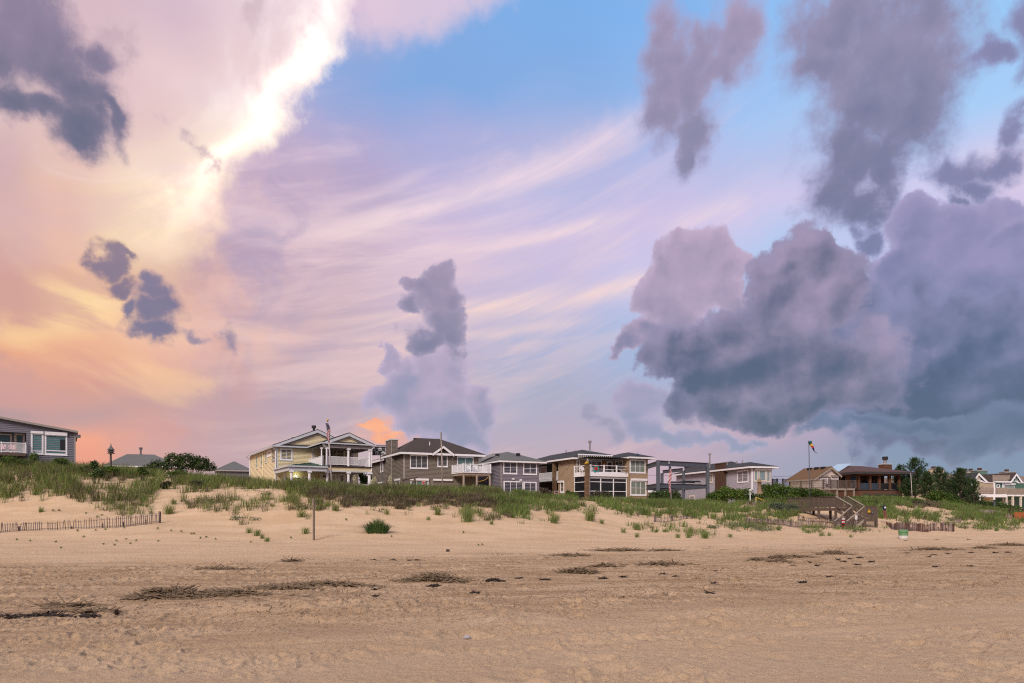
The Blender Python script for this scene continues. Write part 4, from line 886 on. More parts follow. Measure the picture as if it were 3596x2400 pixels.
ch = mb.build('chimney', 'taupe', h.root)
MB().box(ac - 0.1, aq + 0.07, bc0 - 0.1, bc1 + 0.07, zc + 0.002, zc + 0.16).build('chimney_cap', 'gutter', ch)
MB().box(ac - 0.035, ac + 0.1, bc0 - 0.06, bc0 - 0.027, 0, zc - 0.01).build('corner_board', 'trimgrey', ch)
h.part('corner_board', MB().box(-0.06, 0.16, -0.06, -0.028, 0, ze - 0.05).box(-0.062, -0.028, -0.027, 0.16, 0, ze - 0.05), 'trimgrey')
rb = 4.6; zr = h.Zh(287, h.A(910, rb), rb)
h.hip(-0.65, a1 + 0.75, -0.65, 2 * rb + 0.65, ze + 0.16, zr, 'roofbrown', h.A(910, rb), h.A(1290, rb), rb, fascia='white', fh=0.26)
h.roof([[(-0.5, 2 * rb, ze - 0.1), (4, 2 * rb, ze + 1.5), (4, bd, ze + 1.5), (-0.5, bd + 0.3, ze - 0.1)]], 'roofbrown', 0.08, 'rear_roof')
h.part('rear_fascia', MB().box(-0.54, -0.5, bc1 + 1.2, bd + 0.3, ze - 0.42, ze - 0.12), 'white')
h.core(0, a1, 0.02, bd, ze - 0.1)
# cross gable over the middle window
ap = h.A(1358, -0.7); zp = h.Zh(412, ap, -0.7); w_ = h.A(1545, -0.7) - ap
zq = ze + 0.1
h.roof([[(ap - w_, -0.72, zq), (ap, -0.72, zp), (ap, 2.2, zp), (ap - w_, 0.4, zq)], [(ap, -0.72, zp), (ap + w_, -0.72, zq), (ap + w_, 0.4, zq), (ap, 2.2, zp)]], 'roofbrown', 0.07, 'gable_roof')
mb = MB()
for s in (-1, 1):
    P = [(ap, zp - 0.075), (ap + s * w_, zq - 0.075), (ap + s * (w_ - 0.05), zq - 0.38), (ap, zp - 0.40)]
    mb.quad(*[(x, -0.75, z) for x, z in P][::-s]).quad((P[3][0], -0.75, P[3][1]), (P[3][0], -0.45, P[3][1]), (P[2][0], -0.45, P[2][1]), (P[2][0], -0.75, P[2][1]))
mb.build('rake_board', 'white', h.root)
h.wallF([(ap - w_ * 0.62, ze - 0.3), (ap + w_ * 0.62, ze - 0.3), (ap + w_ * 0.6, zq), (ap, zp - 0.35), (ap - w_ * 0.6, zq)], -0.12, 'taupe', 0.17, 'gable_wall')
h.winF(780, 582, 1088, 812, nx=3, gl='glassblue', w=0.12); shutter_box(h, 782, 558, 1088, 586)
h.winF(1252, 592, 1428, 784, nx=2, gl='glassblue', w=0.12); shutter_box(h, 1252, 574, 1426, 600)
zdk = h.Zh(890, h.A(1900, -2), -2)
h.window(h.A(1590), h.A(1872), zdk + 0.02, h.F(1700, 612)[1], 'F', 0.0, nx=2, gl='blind', w=0.12, sill=False, name='sliding_door'); shutter_box(h, 1592, 590, 1874, 620)
h.winF(790, 1012, 1098, 1200, nx=3, gl='blind', w=0.12); shutter_box(h, 780, 984, 1098, 1018); shutter_box(h, 1178, 994, 1505, 1026)
h.winS(278, 668, 326, 872, nx=1, w=0.2, gl='glassblue'); h.winS(262, 1062, 322, 1180, nx=1, w=0.16, gl='glass'); h.winS(545, 1020, 615, 1180, nx=1, w=0.16, gl='glass'); shutter_boxS(h, 540, 990, 618, 1022)
shutter_boxS(h, 258, 648, 330, 668); shutter_boxS(h, 255, 1046, 325, 1068)
MB().box(h.A(1500), h.A(1518), -0.12, -0.03, h.F(1510, 665)[1], h.F(1510, 630)[1]).build('wall_light', 'soffit', h.root)
vent_pipe(h, (h.A(1122, 1.8), 1.8, ze + 1.3), 0.5, 0.06, 'white', False)
vent_pipe(h, (h.A(870, 4.5), 4.5, zr - 0.35), 0.3, 0.25, 'black', False)
# balcony
aL = h.A(1505); bF = h.B(1697, aL); aR_ = h.A(2166, bF); zt_ = zdk + 1.02
h.part('balcony_floor', MB().box(aL - 0.1, aR_ + 0.1, bF - 0.1, -0.03, zdk - 0.12, zdk - 0.01), 'white')
h.part('balcony_joists', MB().box(aL, aR_, bF + 0.05, -0.05, zdk - 0.42, zdk - 0.13), 'woodpale')
w1, w2 = h.A(1820, bF), h.A(2035, bF); aA = h.A(1697, bF)
h.rail((aL, -0.1), (aL, bF), zdk, zt_, 'white', 20, posts=(0.0, 1.0), pw=0.14, bw=0.045)
h.rail((aA, bF), (w1, bF), zdk, zt_, 'white', 7, posts=(1.0,), pw=0.14, bw=0.045)
h.rail((w1, bF), (w2, bF), zdk, zt_, 'white', 0, posts=(1.0,), pw=0.14, bal=False); fan_panel(h, (w1, bF), (w2, bF), zdk, zt_, 'white', n=13)
h.rail((w2, bF), (aR_, bF), zdk, zt_, 'white', 8, posts=(1.0,), pw=0.14, bw=0.045)
h.rail((aR_, bF), (aR_, -0.1), zdk, zt_, 'white', 20, bw=0.045)
for zx in (1706, 1932, 2158): h.part('balcony_post', MB().tube([(h.A(zx, bF + 0.1), bF + 0.1, -0.5), (h.A(zx, bF + 0.1), bF + 0.1, zdk - 0.43)], 0.14, 10), 'woodpale')
h.part('string_lights', MB().tube([(h.A(1955, bF) + 0.0, bF + 0.2, zdk - 1.2), (h.A(2020, bF), bF + 0.2, zdk - 1.15), (h.A(2090, bF), bF + 0.2, zdk - 0.95), (h.A(2145, bF), bF + 0.2, zdk - 0.55)], 0.035, 5), 'gold')
HT = h; HTb = (aA, aR_, bF, zdk)

# mauve-grey house ------------------------------------------------------
h = House('mauve_house', 'small mauve grey clapboard house with weathered grey hipped roof', 'house', 775, 97, 25, zD, 3.4)
a1 = h.A(1655); ze = h.F(780, 655)[1]; bd = 14.0
h.wallF([(0, 0), (a1, 0), (a1, ze), (0, ze)], 0, 'purple', 0.19); h.wallS([(0, 0), (bd, 0), (bd, ze), (0, ze)], 0, 'purple', 0.19)
h.core(0, a1, 0.02, bd, ze - 0.1)
zz_ = ze + 0.12; rb = 4.2; ar = h.A(925, rb); zr = h.Zh(438, ar, rb)
h.hip(-0.5, a1 + 0.9, -0.6, bd, zz_, zr, 'roofgrey', ar, ar, rb, bd - 3.5, fascia='white', fh=0.2)
h.part('corner_board', MB().box(-0.05, 0.1, -0.06, -0.028, 0, ze - 0.1), 'trimgrey')
h.winF(828, 665, 1148, 945, nx=2, ny=2, gl='glass', w=0.14); h.winF(1285, 682, 1600, 962, nx=2, ny=2, gl='glass', w=0.14)
h.winF(835, 1112, 1290, 1400, nx=3, gl='glass', w=0.16); h.winF(1300, 1128, 1590, 1400, nx=2, gl='glass', w=0.14)
a0, a1b, z0, z1 = h.rect(1025, 1048, 1080, 1078); h.box('wall_light', 'plastic', a0, a1b, -0.15, -0.03, z0, z1)
a0, a1b, z0, z1 = h.rect(1200, 1068, 1240, 1108); h.box('wall_light', 'plastic', a0, a1b, -0.3, -0.03, z0, z1)
for zx, zy in ((757, 672), (1705, 712)):
    a, z = h.F(zx, zy, -0.3); mb = MB().tube([(a - 0.1, -0.4, z), (a - 0.02, -0.3, z + 0.08)], [0.07, 0.04], 8).tube([(a + 0.12, -0.4, z), (a + 0.04, -0.3, z + 0.08)], [0.07, 0.04], 8); mb.build('floodlight', 'plastic', h.root)
h.part('skylight', MB().beam((h.A(560, 3) - 0.5, 6, zr - 1.0), (1.4, 6, zr - 0.35), 1.6, 0.35), 'soffit')
for a, b, dz in ((0.9, 3.2, 1.0), (ar + 0.6, 1.9, 1.05)): h.part('roof_vent', MB().box(a - 0.25, a + 0.25, b - 0.2, b + 0.2, ze + dz, ze + dz + 0.3), 'black')

# tan house with block pillars -----------------------------------------
h = House('tan_house', 'tan lap sided house with block pillars, white roof terrace and screened porch', 'house', 735, 99, 25, zE, 3.0)
ze = h.F(735, 378)[1]; b1 = h.B(430); b2 = h.B(75) + 7
h.wallS([(0, 0), (b1, 0), (b1, ze), (0, ze)], 0, 'tan', 0.13)
h.wallF([(-0.0, 0), (h.A(870), 0), (h.A(870), ze), (0, ze)], 0, 'tan', 0.13)
aw = h.A(1460); bw = h.B(1760, aw); aw2 = h.A(2108, bw)
h.wallF([(0, 0), (aw, 0), (aw, ze), (0, ze)], 0.003, 'tan', 0.13)
h.wallF([(aw, 0), (aw2, 0), (aw2, ze), (aw, ze)], bw, 'tan', 0.13); h.wallS([(bw, 0), (0, 0), (0, ze), (bw, ze)], aw, 'tan', 0.13)
h.part('back_wall', MB().quad((1.4, b1, 0), (1.4, b2, 0), (1.4, b2, ze), (1.4, b1, ze)).quad((0, b1, 0), (1.4, b1, 0), (1.4, b1, ze), (0, b1, ze)).quad((aw2, bw, 0), (aw2, b2, 0), (aw2, b2, ze), (aw2, bw, ze)).quad((1.4, b2, 0), (aw2, b2, 0), (aw2, b2, ze), (1.4, b2, ze)).quad((0, bw, ze), (aw2, bw, ze), (aw2, b2, ze), (0, b2, ze)), 'dark')
# roofs
zz_ = ze + 0.15; rb = 4.0; ar = h.A(880, rb); zr = h.Zh(214, ar, rb)
h.hip(-0.75, 10.6, -0.75, b2 + 1.5, zz_, zr, 'roofdark', ar, ar + 0.5, rb, b2 - 3, fascia='white', fh=0.22)
arw = (aw + aw2) / 2; rbw = bw + 3.2; zrw = h.Zh(262, h.A(1745, rbw), rbw)
h.hip(aw - 0.35, aw2 + 0.75, bw - 0.75, 5, zz_ + 0.05, zrw, 'roofdark', h.A(1745, rbw), h.A(1745, rbw) + 0.3, rbw, 2.0, fascia='white', fh=0.22)
vent_pipe(h, (h.A(1022, 3.0), 3.0, zr - 0.5), 1.5, 0.13, 'metal')
for zx in (575, 757): vent_pipe(h, (h.A(zx, 6), 6, zr - 0.7), 0.75, 0.05, 'black', False)
# upper windows
zdk = h.Zh(655, h.A(1100, -2), -2); 
h.window(h.A(770), h.A(832), zdk, h.F(800, 415)[1], 'F', 0.0, nx=1, ny=2, gl='glass', w=0.12, name='door', sill=False)
h.winF(945, 415, 1245, 600, nx=3, gl='glassblue', w=0.14); h.window(h.A(1332), h.A(1445), zdk, h.F(1390, 430)[1], 'F', 0.0, nx=1, gl='glass', w=0.2, name='door', sill=False)
h.winS(1500, 420, 1645, 560, a=aw, nx=2, ny=2, w=0.12, gl='glassblue')
h.winF(1765, 400, 2062, 650, b=bw, nx=3, ny=2, gl='blind', w=0.16); h.winF(1775, 795, 2078, 1070, b=bw, nx=3, ny=2, gl='blind', w=0.16); shutter_box(h, 1788, 757, 2086, 795, b=bw)
h.part('base_board', MB().box(aw - 0.05, aw2 + 0.05, bw - 0.06, bw - 0.027, h.Zh(1157, 8, bw), h.Zh(1143, 8, bw)), 'white')
h.winS(470, 810, 545, 1020, nx=1, ny=2, w=0.2, gl='glass'); shutter_boxS(h, 436, 798, 536, 832)
MB().box(-0.1, -0.03, h.B(620), h.B(592), h.Zh(572, 0, 3), h.Zh(535, 0, 3)).build('wall_light', 'woodpale', h.root)
h.window(h.B(215, 1.4), h.B(95, 1.4), h.Zh(650, 1.4, 8), h.Zh(495, 1.4, 8), 'S', 1.4, nx=1, gl='screen', w=0.2, fr='cream', sill=False, name='door')
# side balcony
zs = h.Zh(762, 0, b1 + 2); h.part('side_balcony_floor', MB().box(-0.1, 1.38, b1 + 0.02, b2, zs - 0.3, zs), 'gutter')
h.rail((0, b1 + 0.1), (0, b2 - 7), zs, zs + 1.0, 'white', 34, posts=(0.0, 1.0), bw=0.04)
def pillar(h, zx0, zx1, zy0, b=None, a=None):
    if b is not None: c = (h.A((zx0 + zx1) / 2, b), b)
    else: c = (a, h.B((zx0 + zx1) / 2, a))
    y = h.O[1] + h.u[1] * c[0] + h.v[1] * c[1]; w = (zx1 - zx0) / h.zm[2] / FPX * y / 2 / 1.25
    z1 = h.Zh(zy0, *c); p = MB().box(c[0] - w, c[0] + w, c[1] - w, c[1] + w, -0.5, z1 - 0.1).build('pillar', 'pillar', h.root)
    MB().box(c[0] - w - 0.05, c[0] + w + 0.05, c[1] - w - 0.05, c[1] + w + 0.05, z1 - 0.098, z1).build('pillar_cap', 'pillar', p); return c, w, z1
pillar(h, 318, 398, 435, a=-0.2)
bD = h.B(988, 0.0); aDR = h.A(1775, bD)
h.part('terrace_floor', MB().box(-0.05, aDR, bD, -0.03, zdk - 0.28, zdk - 0.04), 'gutter')
h.part('terrace_edge', MB().box(-0.12, aDR + 0.06, bD - 0.12, bD - 0.003, zdk - 0.5, zdk + 0.05).box(-0.14, -0.053, bD, -0.03, zdk - 0.5, zdk + 0.05), 'white')
pc, pw_, pz = pillar(h, 926, 1012, 482, b=bD - 0.1)
zt_ = zdk + 1.0
for p, q, n, ps in (((-0.05, -0.1), (-0.05, bD + 0.1), 4, (0.0,)), ((0.05, bD), (aDR, bD), 9, (0.05, 0.37, 0.67, 1.0)), ((aDR, bD), (aDR, bw - 0.1), 3, ())):
    h.rail(p, q, zdk, zt_, 'white', 0, posts=ps, pw=0.16, bal=False)
    P, Q = Vector(p), Vector(q); MB().beam((P.x, P.y, zdk + 0.5), (Q.x, Q.y, zdk + 0.5), 0.03, 0.03).build('cable_rail', 'white', h.root)
# screened porch beneath
zc_ = zdk - 0.52; zb_ = h.Zh(1112, 5, bD)
h.part('porch_screen', MB().box(0.0, h.A(1706, bD), bD + 0.1, bD + 0.13, zb_, zc_).box(0.0, 0.03, bD + 0.13, -0.05, zb_, zc_), 'screen')
mb = MB(); aPR = h.A(1712, bD); fr = 0.07
for zx in (1020, 1228, 1468, 1712): a = h.A(zx, bD); mb.box(a - fr / 2 - .02, a + fr / 2 + .02, bD, bD + 0.097, zb_, zc_)
for zy in (822, 995): z = h.Zh(zy, 4, bD); mb.box(0, aPR, bD + 0.02, bD + 0.095, z - 0.04, z + 0.04)
for zx in (738,): b = h.B(zx, 0); mb.box(-0.06, -0.003, b - 0.04, b + 0.04, zb_, zc_)
for zy in (822, 995): z = h.Zh(zy, 0, bD / 2); mb.box(-0.05, -0.003, bD, -0.1, z - 0.04, z + 0.04)
mb.build('screen_frame', 'white', h.root)
h.part('porch_header', MB().box(0, aPR, bD - 0.0, bD + 0.18, h.Zh(765, 5, bD), zc_ - 0.003), 'soffit')
h.part('porch_sill', MB().box(0, aPR, bD - 0.05, bD + 0.2, zb_ - 0.25, zb_ - 0.003), 'white')
# rolled awning under the eaves
a0, a1_ = h.A(800, -0.9), h.A(1447, -0.9); zt0 = h.Zh(298, (a0 + a1_) / 2, -0.9) - 0.15
aw_ = MB().tube([(a0, -0.95, zt0), (a1_, -0.95, zt0)], 0.11, 8).build('awning', 'white', h.root)
n = 34
for i in range(n):
    x0, x1 = a0 + (a1_ - a0) * i / n, a0 + (a1_ - a0) * (i + 1) / n
    MB().box(x0, x1 - 0.003, -1.03, -1.0, zt0 - 0.52 - 0.04 * (i % 2), zt0 - 0.1).build('valance_strip', 'awn' if i % 2 == 0 else 'roofdark', aw_)
HTan = h; HTanD = (bD, zdk, aDR, pc, pz)

# pale lilac house with brick chimney -----------------------------------
h = House('pale_house', 'pale lilac vinyl sided house with brown brick chimney on its long wall', 'house', 1862, 101, 15, zF, 2.2)
ze = h.F(1862, 305)[1]; a1 = h.A(2203); bd = h.B(565)
h.wallF([(0, 0), (a1, 0), (a1, ze), (0, ze)], 0, 'lilac', 0.12); h.wallS([(0, 0), (bd, 0), (bd, ze), (0, ze)], 0, 'lilac', 0.12)
h.core(0, a1, 0.02, bd, ze - 0.1)
rb = 3.5; ar = h.A(1835, rb); zr = h.Zh(212, ar, rb)
h.hip(-0.7, a1 + 0.7, -0.6, bd + 0.6, ze + 0.2, zr, 'roofdark', ar, ar + 0.2, rb, bd - 4, fascia='white', fh=0.24)
q = 13.0; pk = (h.A(1515, q), q, h.Zh(200, h.A(1515, q), q)); zl = ze + 0.25
h.roof([[(-0.65, q - 2.5, zl), (pk[0] + 4.2, q - 2.5, zl), pk], [(pk[0] + 4.2, q - 2.5, zl), (pk[0] + 4.2, bd, zl), (pk[0], bd - 3, pk[2]), pk], [(-0.65, q - 2.5, zl), pk, (pk[0], bd - 3, pk[2]), (-0.65, bd, zl)]], 'roofdark', 0.05, 'rear_roof')
h.part('corner_board', MB().box(-0.05, 0.12, -0.06, -0.028, 0, ze - 0.1).box(-0.052, -0.028, -0.027, 0.12, 0, ze - 0.1), 'white')
bA, bB_ = h.B(1376, -0.5), h.B(1240, -0.5); zc = h.Zh(240, -0.5, bA); ch = MB().box(-0.62, -0.03, bA, bB_, 0, zc).quad((-0.62, bA, 1.5), (-0.62, bA - 1.0, 0), (-0.03, bA - 1.0, 0), (-0.03, bA, 1.5)).quad((-0.62, bA, 0), (-0.62, bA - 1.0, 0), (-0.62, bA, 1.5)).build('chimney', 'chimbrick', h.root)
MB().box(-0.68, 0.02, bA - 0.06, bB_ + 0.06, zc + 0.002, zc + 0.12).build('chimney_cap', 'chimbrick', ch)
h.winS(1615, 355, 1806, 560, nx=2, ny=3, gl='glass', w=0.14); h.winS(1083, 410, 1197, 572, nx=4, ny=4, gl='screen', w=0.25, mull=0.05, fr='cream'); h.winS(793, 782, 884, 904, nx=1, ny=2, gl='screen', w=0.22, fr='cream')
# quarter-round light high on the long wall
b0_, z0_ = h.Sd(1418, 420); b1_, z1_ = h.Sd(1466, 360); mb = MB(); R1 = abs(b0_ - b1_); pts = [(-0.06, b0_, z0_)] + [(-0.06, b0_ - R1 * math.cos(t * math.pi / 16), z0_ + (z1_ - z0_) * math.sin(t * math.pi / 16)) for t in range(9)]
mb.quad(*pts); o = mb.build('quarter_window', 'cream', h.root); mb = MB(); c0 = Vector((-0.07, b0_ - 0.12, z0_ + 0.12))
mb.quad(*[tuple(c0 + (Vector((-0.07, p[1], p[2])) - c0) * 0.72) for p in pts]); mb.build('pane', 'glass', o)
h.winF(1895, 350, 1966, 545, nx=1, ny=2, gl='blind', w=0.13, fr='cream'); h.winF(1978, 352, 2100, 540, nx=1, gl='blind', w=0.11, fr='cream'); h.winF(2108, 358, 2176, 552, nx=1, ny=2, gl='blind', w=0.12, fr='cream')
for r in ((1907, 324, 1982, 348), (1990, 328, 2108, 352), (2116, 333, 2190, 356)): shutter_box(h, *r)
downspout(h, [(-0.15, h.B(1385), ze - 0.1), (-0.15, h.B(1388), h.Zh(610, 0, 8)), (-0.15, h.B(1425), h.Zh(685, 0, 7))], 0.07)
vent_pipe(h, (0.8, h.B(1138, 0.8), ze + 0.6), 2.2, 0.12, 'metal')
for zx in (1268, 1435, 1600, 1700): vent_pipe(h, (2.5, h.B(zx, 2.5), ze + 1.0), 0.5, 0.1, 'metal', False)

# low building behind the steel frame
h = House('low_dark_building', 'low dark flat building with white fascia seen through the steel frame', 'building', 80, 118, 12, zF, 2.2)
z1 = h.Zh(600, 2, 0); z2 = h.Zh(700, 2, 0); a1 = h.A(430)
h.part('wall', MB().box(0, a1, 0, 6, 0, z2 - 0.35), 'beige'); h.part('fascia', MB().box(-0.3, a1 + 0.2, -0.3, 6.2, z2 - 0.348, z2), 'white'); h.part('upper_wall', MB().box(0, a1, 0.2, 6, z2 + 0.002, z1), 'greyshingle')
h = House('rear_deck', 'dark brown wooden deck beside the pale lilac house, behind the steel columns', 'deck', 425, 112, 14, zF, 2.2)
z1 = h.Zh(668, 1, 0); a1 = h.A(572); h.part('deck_floor', MB().box(0, a1, 0, 4, z1 - 1.5, z1 - 1.1), 'wooddark'); h.rail((0, 0), (a1, 0), z1 - 1.1, z1, 'wooddark', 12, posts=(0, 0.5, 1.0), bw=0.06)
h.part('deck_skirt', MB().box(0, a1, 0.05, 0.1, 0, z1 - 1.5), 'wooddark')

# steel frame of a house being built ------------------------------------
sf = thing('steel_frame', 'grey steel I-beam frame of an unfinished house', 'steel frame', (18.9, 92, 2.2))
cols_ = {'fl': (18.9, 92.0), 'fr': (26.6, 96.7), 'm': (25.1, 104.0), 'bl': (23.2, 110.0), 'l2': (18.8, 99.5)}
zt = 8.45
def ibeam(p, q, hgt, w, name='beam', vert=False):
    p, q = Vector(p) - Vector(sf.location), Vector(q) - Vector(sf.location); mb = MB(); d = (q - p).normalized()
    if vert: off = Vector((0, hgt / 2 - 0.012, 0))
    else: off = Vector((0, 0, hgt / 2 - 0.012))
    if vert:
        for s in (-1, 1): mb.box(p.x - w / 2, p.x + w / 2, p.y + s * (hgt / 2) - 0.015, p.y + s * (hgt / 2) + 0.015, p.z, q.z)
        mb.box(p.x - 0.012, p.x + 0.012, p.y - hgt / 2 + 0.016, p.y + hgt / 2 - 0.016, p.z, q.z)
    else:
        mb.beam(p + off, q + off, w, 0.03); mb.beam(p - off, q - off, w, 0.03); mb.beam(p, q, 0.02, hgt - 0.03)
    mb.build(name, 'steel', sf)
for k, (x, y) in cols_.items():
    if k == 'l2': continue
    ibeam((x, y, 0), (x, y, zt if k in ('fl', 'fr') else zt - 0.7), 0.36, 0.42 if k != 'm' else 0.36, 'column', True)
def bt(a, b, z, hh, e=0.24):
    p, q = Vector((*cols_[a], z)), Vector((*cols_[b], z)); d = (q - p).normalized(); ibeam(p + d * e, q - d * e, hh, 0.26)
bt('fl', 'fr', zt - 0.36, 0.66); bt('fr', 'm', zt - 0.4, 0.55); bt('m', 'bl', zt - 0.5, 0.5); bt('fl', 'l2', zt - 0.4, 0.6); 
z2 = CAMH + (HY - (1580 + 620 / 4.896)) / FPX * 93.5
bt('fl', 'fr', z2, 0.55); bt('fr', 'm', z2 + 0.02, 0.5); bt('m', 'bl', z2, 0.5); bt('fl', 'l2', z2 + 0.02, 0.5); bt('l2', 'bl', z2 - 0.05, 0.5)
ibeam((20.6, 94.0, z2 + 0.48), (25.0, 97.2, z2 + 0.62), 0.22, 0.2, 'joist'); ibeam((23.0, 95.9, z2 + 0.68), (25.9, 97.7, z2 + 0.72), 0.2, 0.2, 'joist')

# brown wooden deck right of the pale house
h = House('sundeck', 'dark brown wooden sundeck with sunburst railing right of the pale lilac house', 'deck', 203, 104, 10, zG, 2.4)
z1 = h.Zh(560, 2, 0); a1 = h.A(440)
h.part('deck_floor', MB().box(0, a1, 0, 5, z1 - 1.6, z1 - 1.08), 'wooddark')
for i, (t0, t1) in enumerate(((0, 0.28), (0.28, 0.62), (0.62, 1.0))):
    if i == 1: h.rail((a1 * t0, 0), (a1 * t1, 0), z1 - 1.08, z1, 'wooddark', 0, posts=(0, 1), pw=0.16, bal=False); fan_panel(h, (a1 * t0, 0), (a1 * t1, 0), z1 - 1.08, z1, 'wooddark', n=7)
    else: h.rail((a1 * t0, 0), (a1 * t1, 0), z1 - 1.08, z1, 'wooddark', 6, posts=(0, 1), pw=0.16, bw=0.06)
for a in (0.2, a1 - 0.2): h.part('deck_post', MB().box(a - 0.1, a + 0.1, 0.1, 0.3, 0, z1 - 1.6), 'wooddark')

# small ivory gabled cottage ---------------------------------------------
h = House('ivory_cottage', 'small ivory shingled cottage with rust brown gable roof and shuttered windows', 'house', 772, 100, 20, zG, 2.2)
ze = h.F(772, 548)[1]; a1 = h.A(1112); bd = h.B(440); ap = h.A(1016, -0.3); zp = h.Zh(384, ap, -0.3); slope = (zp - ze) / ap
zR = ze + 0.35; bR = h.B(640, ap)
mb = MB(); lap(mb, [(0, 0), (a1, 0), (a1, zR), (ap, zp - 0.15), (0, ze)], lambda x, o, z: (x, -o, z), 0.30); mb.build('wall', 'ivory', h.root)
h.wallS([(0, 0), (bd, 0), (bd, ze), (0, ze)], 0, 'ivory', 0.30)
h.core(0, a1, 0.02, bd, ze - 0.1)
h.roof([[(-0.45, -0.35, ze - 0.12), (ap, -0.35, zp), (ap, bR, zp), (-0.45, bd + 0.4, ze - 0.12)], [(ap, -0.35, zp), (a1 + 0.35, -0.35, zR + 0.1), (a1 + 0.35, bd, zR + 0.1), (ap, bR, zp)], [(-0.45, bd + 0.4, ze - 0.12), (ap, bR, zp), (a1 + 0.35, bd, zR + 0.1)]], 'rooftan', 0.1)
mb = MB()
for x0, z0 in ((-0.45, ze - 0.12), (a1 + 0.35, zR + 0.1)):
    s = 1 if x0 < ap else -1; mb.quad(*[(x, -0.38, z) for x, z in ((x0, z0 - 0.1), (ap, zp - 0.1), (ap, zp - 0.38), (x0 + s * 0.1, z0 - 0.34))][::s])
mb.build('rake_board', 'woodpale', h.root)
h.part('eave_board', MB().box(-0.5, -0.455, -0.3, bd + 0.4, ze - 0.36, ze - 0.14), 'woodpale')
zdk = h.Zh(690, 2, -1.5)
for r in ((866, 525, 962), (1008, 525, 1104)):
    a0, a1_ = h.A(r[0]), h.A(r[2]); z1 = h.Zh(r[1], 2, 0); h.window(a0, a1_, zdk, z1, 'F', 0, nx=1, gl='soffit', w=0.06, sill=False, name='shuttered_door'); shutter_box(h, r[0] - 2, r[1] - 14, r[2] + 2, r[1] + 3, m='woodpale')
a0, a1_ = h.A(962), h.A(1006); h.window(a0, a1_, zdk, h.Zh(533, 2, 0), 'F', 0, nx=1, gl='screen', w=0.04, sill=False, name='door', fr='wood')
h.box('wall_light', 'black', h.A(840), h.A(852), -0.2, -0.03, h.Zh(550, 1, 0), h.Zh(536, 1, 0))
for zx in (705, 803, 890): b = h.B(zx, ap - 0.7); h.part('roof_vent', MB().box(ap - 0.75, ap - 0.35, b - 0.3, b + 0.3, zp - 0.5, zp - 0.02), 'black')
aL = -0.9; bF = h.B(907, aL); bb = h.B(452, aL); aR_ = h.A(1342, bF); zt_ = zdk + 1.1
h.part('deck_floor', MB().box(aL, aR_, bF, -0.03, zdk - 0.25, zdk).box(aL, -0.03, -0.027, bb, zdk - 0.25, zdk), 'woodpale')
h.rail((aL, bF), (aL, bb), zdk, zt_, 'wood', 40, posts=(0.0, 0.33, 0.66, 1.0), pw=0.16, bw=0.05, bm='woodpale')
x1, x2, x3 = h.A(1008, bF), h.A(1102, bF), h.A(1225, bF)
h.rail((aL, bF), (x1, bF), zdk, zt_, 'wood', 0, posts=(1,), pw=0.13, bal=False); fan_panel(h, (aL, bF), (x1, bF), zdk, zt_, 'wood', n=11)
h.rail((x1, bF), (x2, bF), zdk, zt_, 'wood', 9, posts=(1,), pw=0.13, bw=0.05); h.rail((x2, bF), (x3, bF), zdk, zt_, 'wood', 12, posts=(1,), pw=0.13, bw=0.05)
h.rail((x3, bF), (aR_, bF), zdk, zt_, 'wood', 0, posts=(1,), pw=0.13, bal=False); fan_panel(h, (x3, bF), (aR_, bF), zdk, zt_, 'wood', n=11)
for zx in (1100, 1215, 1333): h.part('deck_post', MB().box(h.A(zx, bF) - 0.09, h.A(zx, bF) + 0.09, bF + 0.02, bF + 0.2, -0.3, zdk - 0.25), 'woodpale')
mb = MB(); z0 = 0.0; zL = zdk - 0.26; s = 0
def lattice(mb, f, L, Hh, step=0.22, w=0.035):
    n = int((L + Hh) / step)
    for i in range(n + 1):
        c = i * step
        x0, y0 = (c, 0) if c <= L else (L, c - L); x1, y1 = (c - Hh, Hh) if c >= Hh else (0, c)
        mb.beam(f(x0, y0), f(x1, y1), w, 0.012); mb.beam(f(L - x0, y0), f(L - x1, y1), w, 0.012)
lattice(mb, lambda u, v: (aL + u, bF + 0.06, z0 + v), x1 - aL, zL); lattice(mb, lambda u, v: (aL + 0.02, bF + 0.1 + u, z0 + v), (bb - bF) * 0.35, zL)
mb.build('lattice', 'woodpale', h.root)['kind'] = 'stuff'

# brown house with open loggia --------------------------------------------
h = House('brown_house', 'dark brown house with open upper loggia between brick piers and broad low roof', 'house', 1402, 105, 14, zG, 2.2)
ze = h.F(1402, 485)[1]; a1 = h.A(1975); zs = h.F(1402, 702)[1]; bd = h.B(1085); zo = h.F(1500, 510)[1]
h.part('lower_wall', MB().box(0, a1, 0, bd, -0.5, zs - 0.12), 'brownbrick'); h.part('ledge', MB().box(-0.1, a1 + 0.1, -0.1, bd, zs - 0.117, zs), 'roofdark')
for x0, x1 in ((1372, 1412), (1545, 1567), (1672, 1695), (1812, 1840), (1945, 1968)):
    A0, A1 = (max(h.A(x0), 0), h.A(x1)); h.part('pier', MB().box(A0, A1, 0, 0.4, zs + 0.003, zo), 'brownbrick')
h.part('upper_beam', MB().box(0, a1 - 0.1, 0, 0.4, zo + 0.003, ze).box(0, 0.4, 0.403, bd, zo + 0.003, ze), 'brownwall')
for zx0, zx1 in ((1205, 1268), (1130, 1150)): h.part('pier', MB().box(0, 0.4, h.B(zx1), h.B(zx0), zs + 0.003, zo), 'brownbrick')
h.part('loggia_wall', MB().box(0.42, a1 - 0.15, 3.2, 3.4, zs, ze).box(a1 - 0.45, a1 - 0.15, 0.42, 0.6, zs, zs + 0.01), 'brownwall')
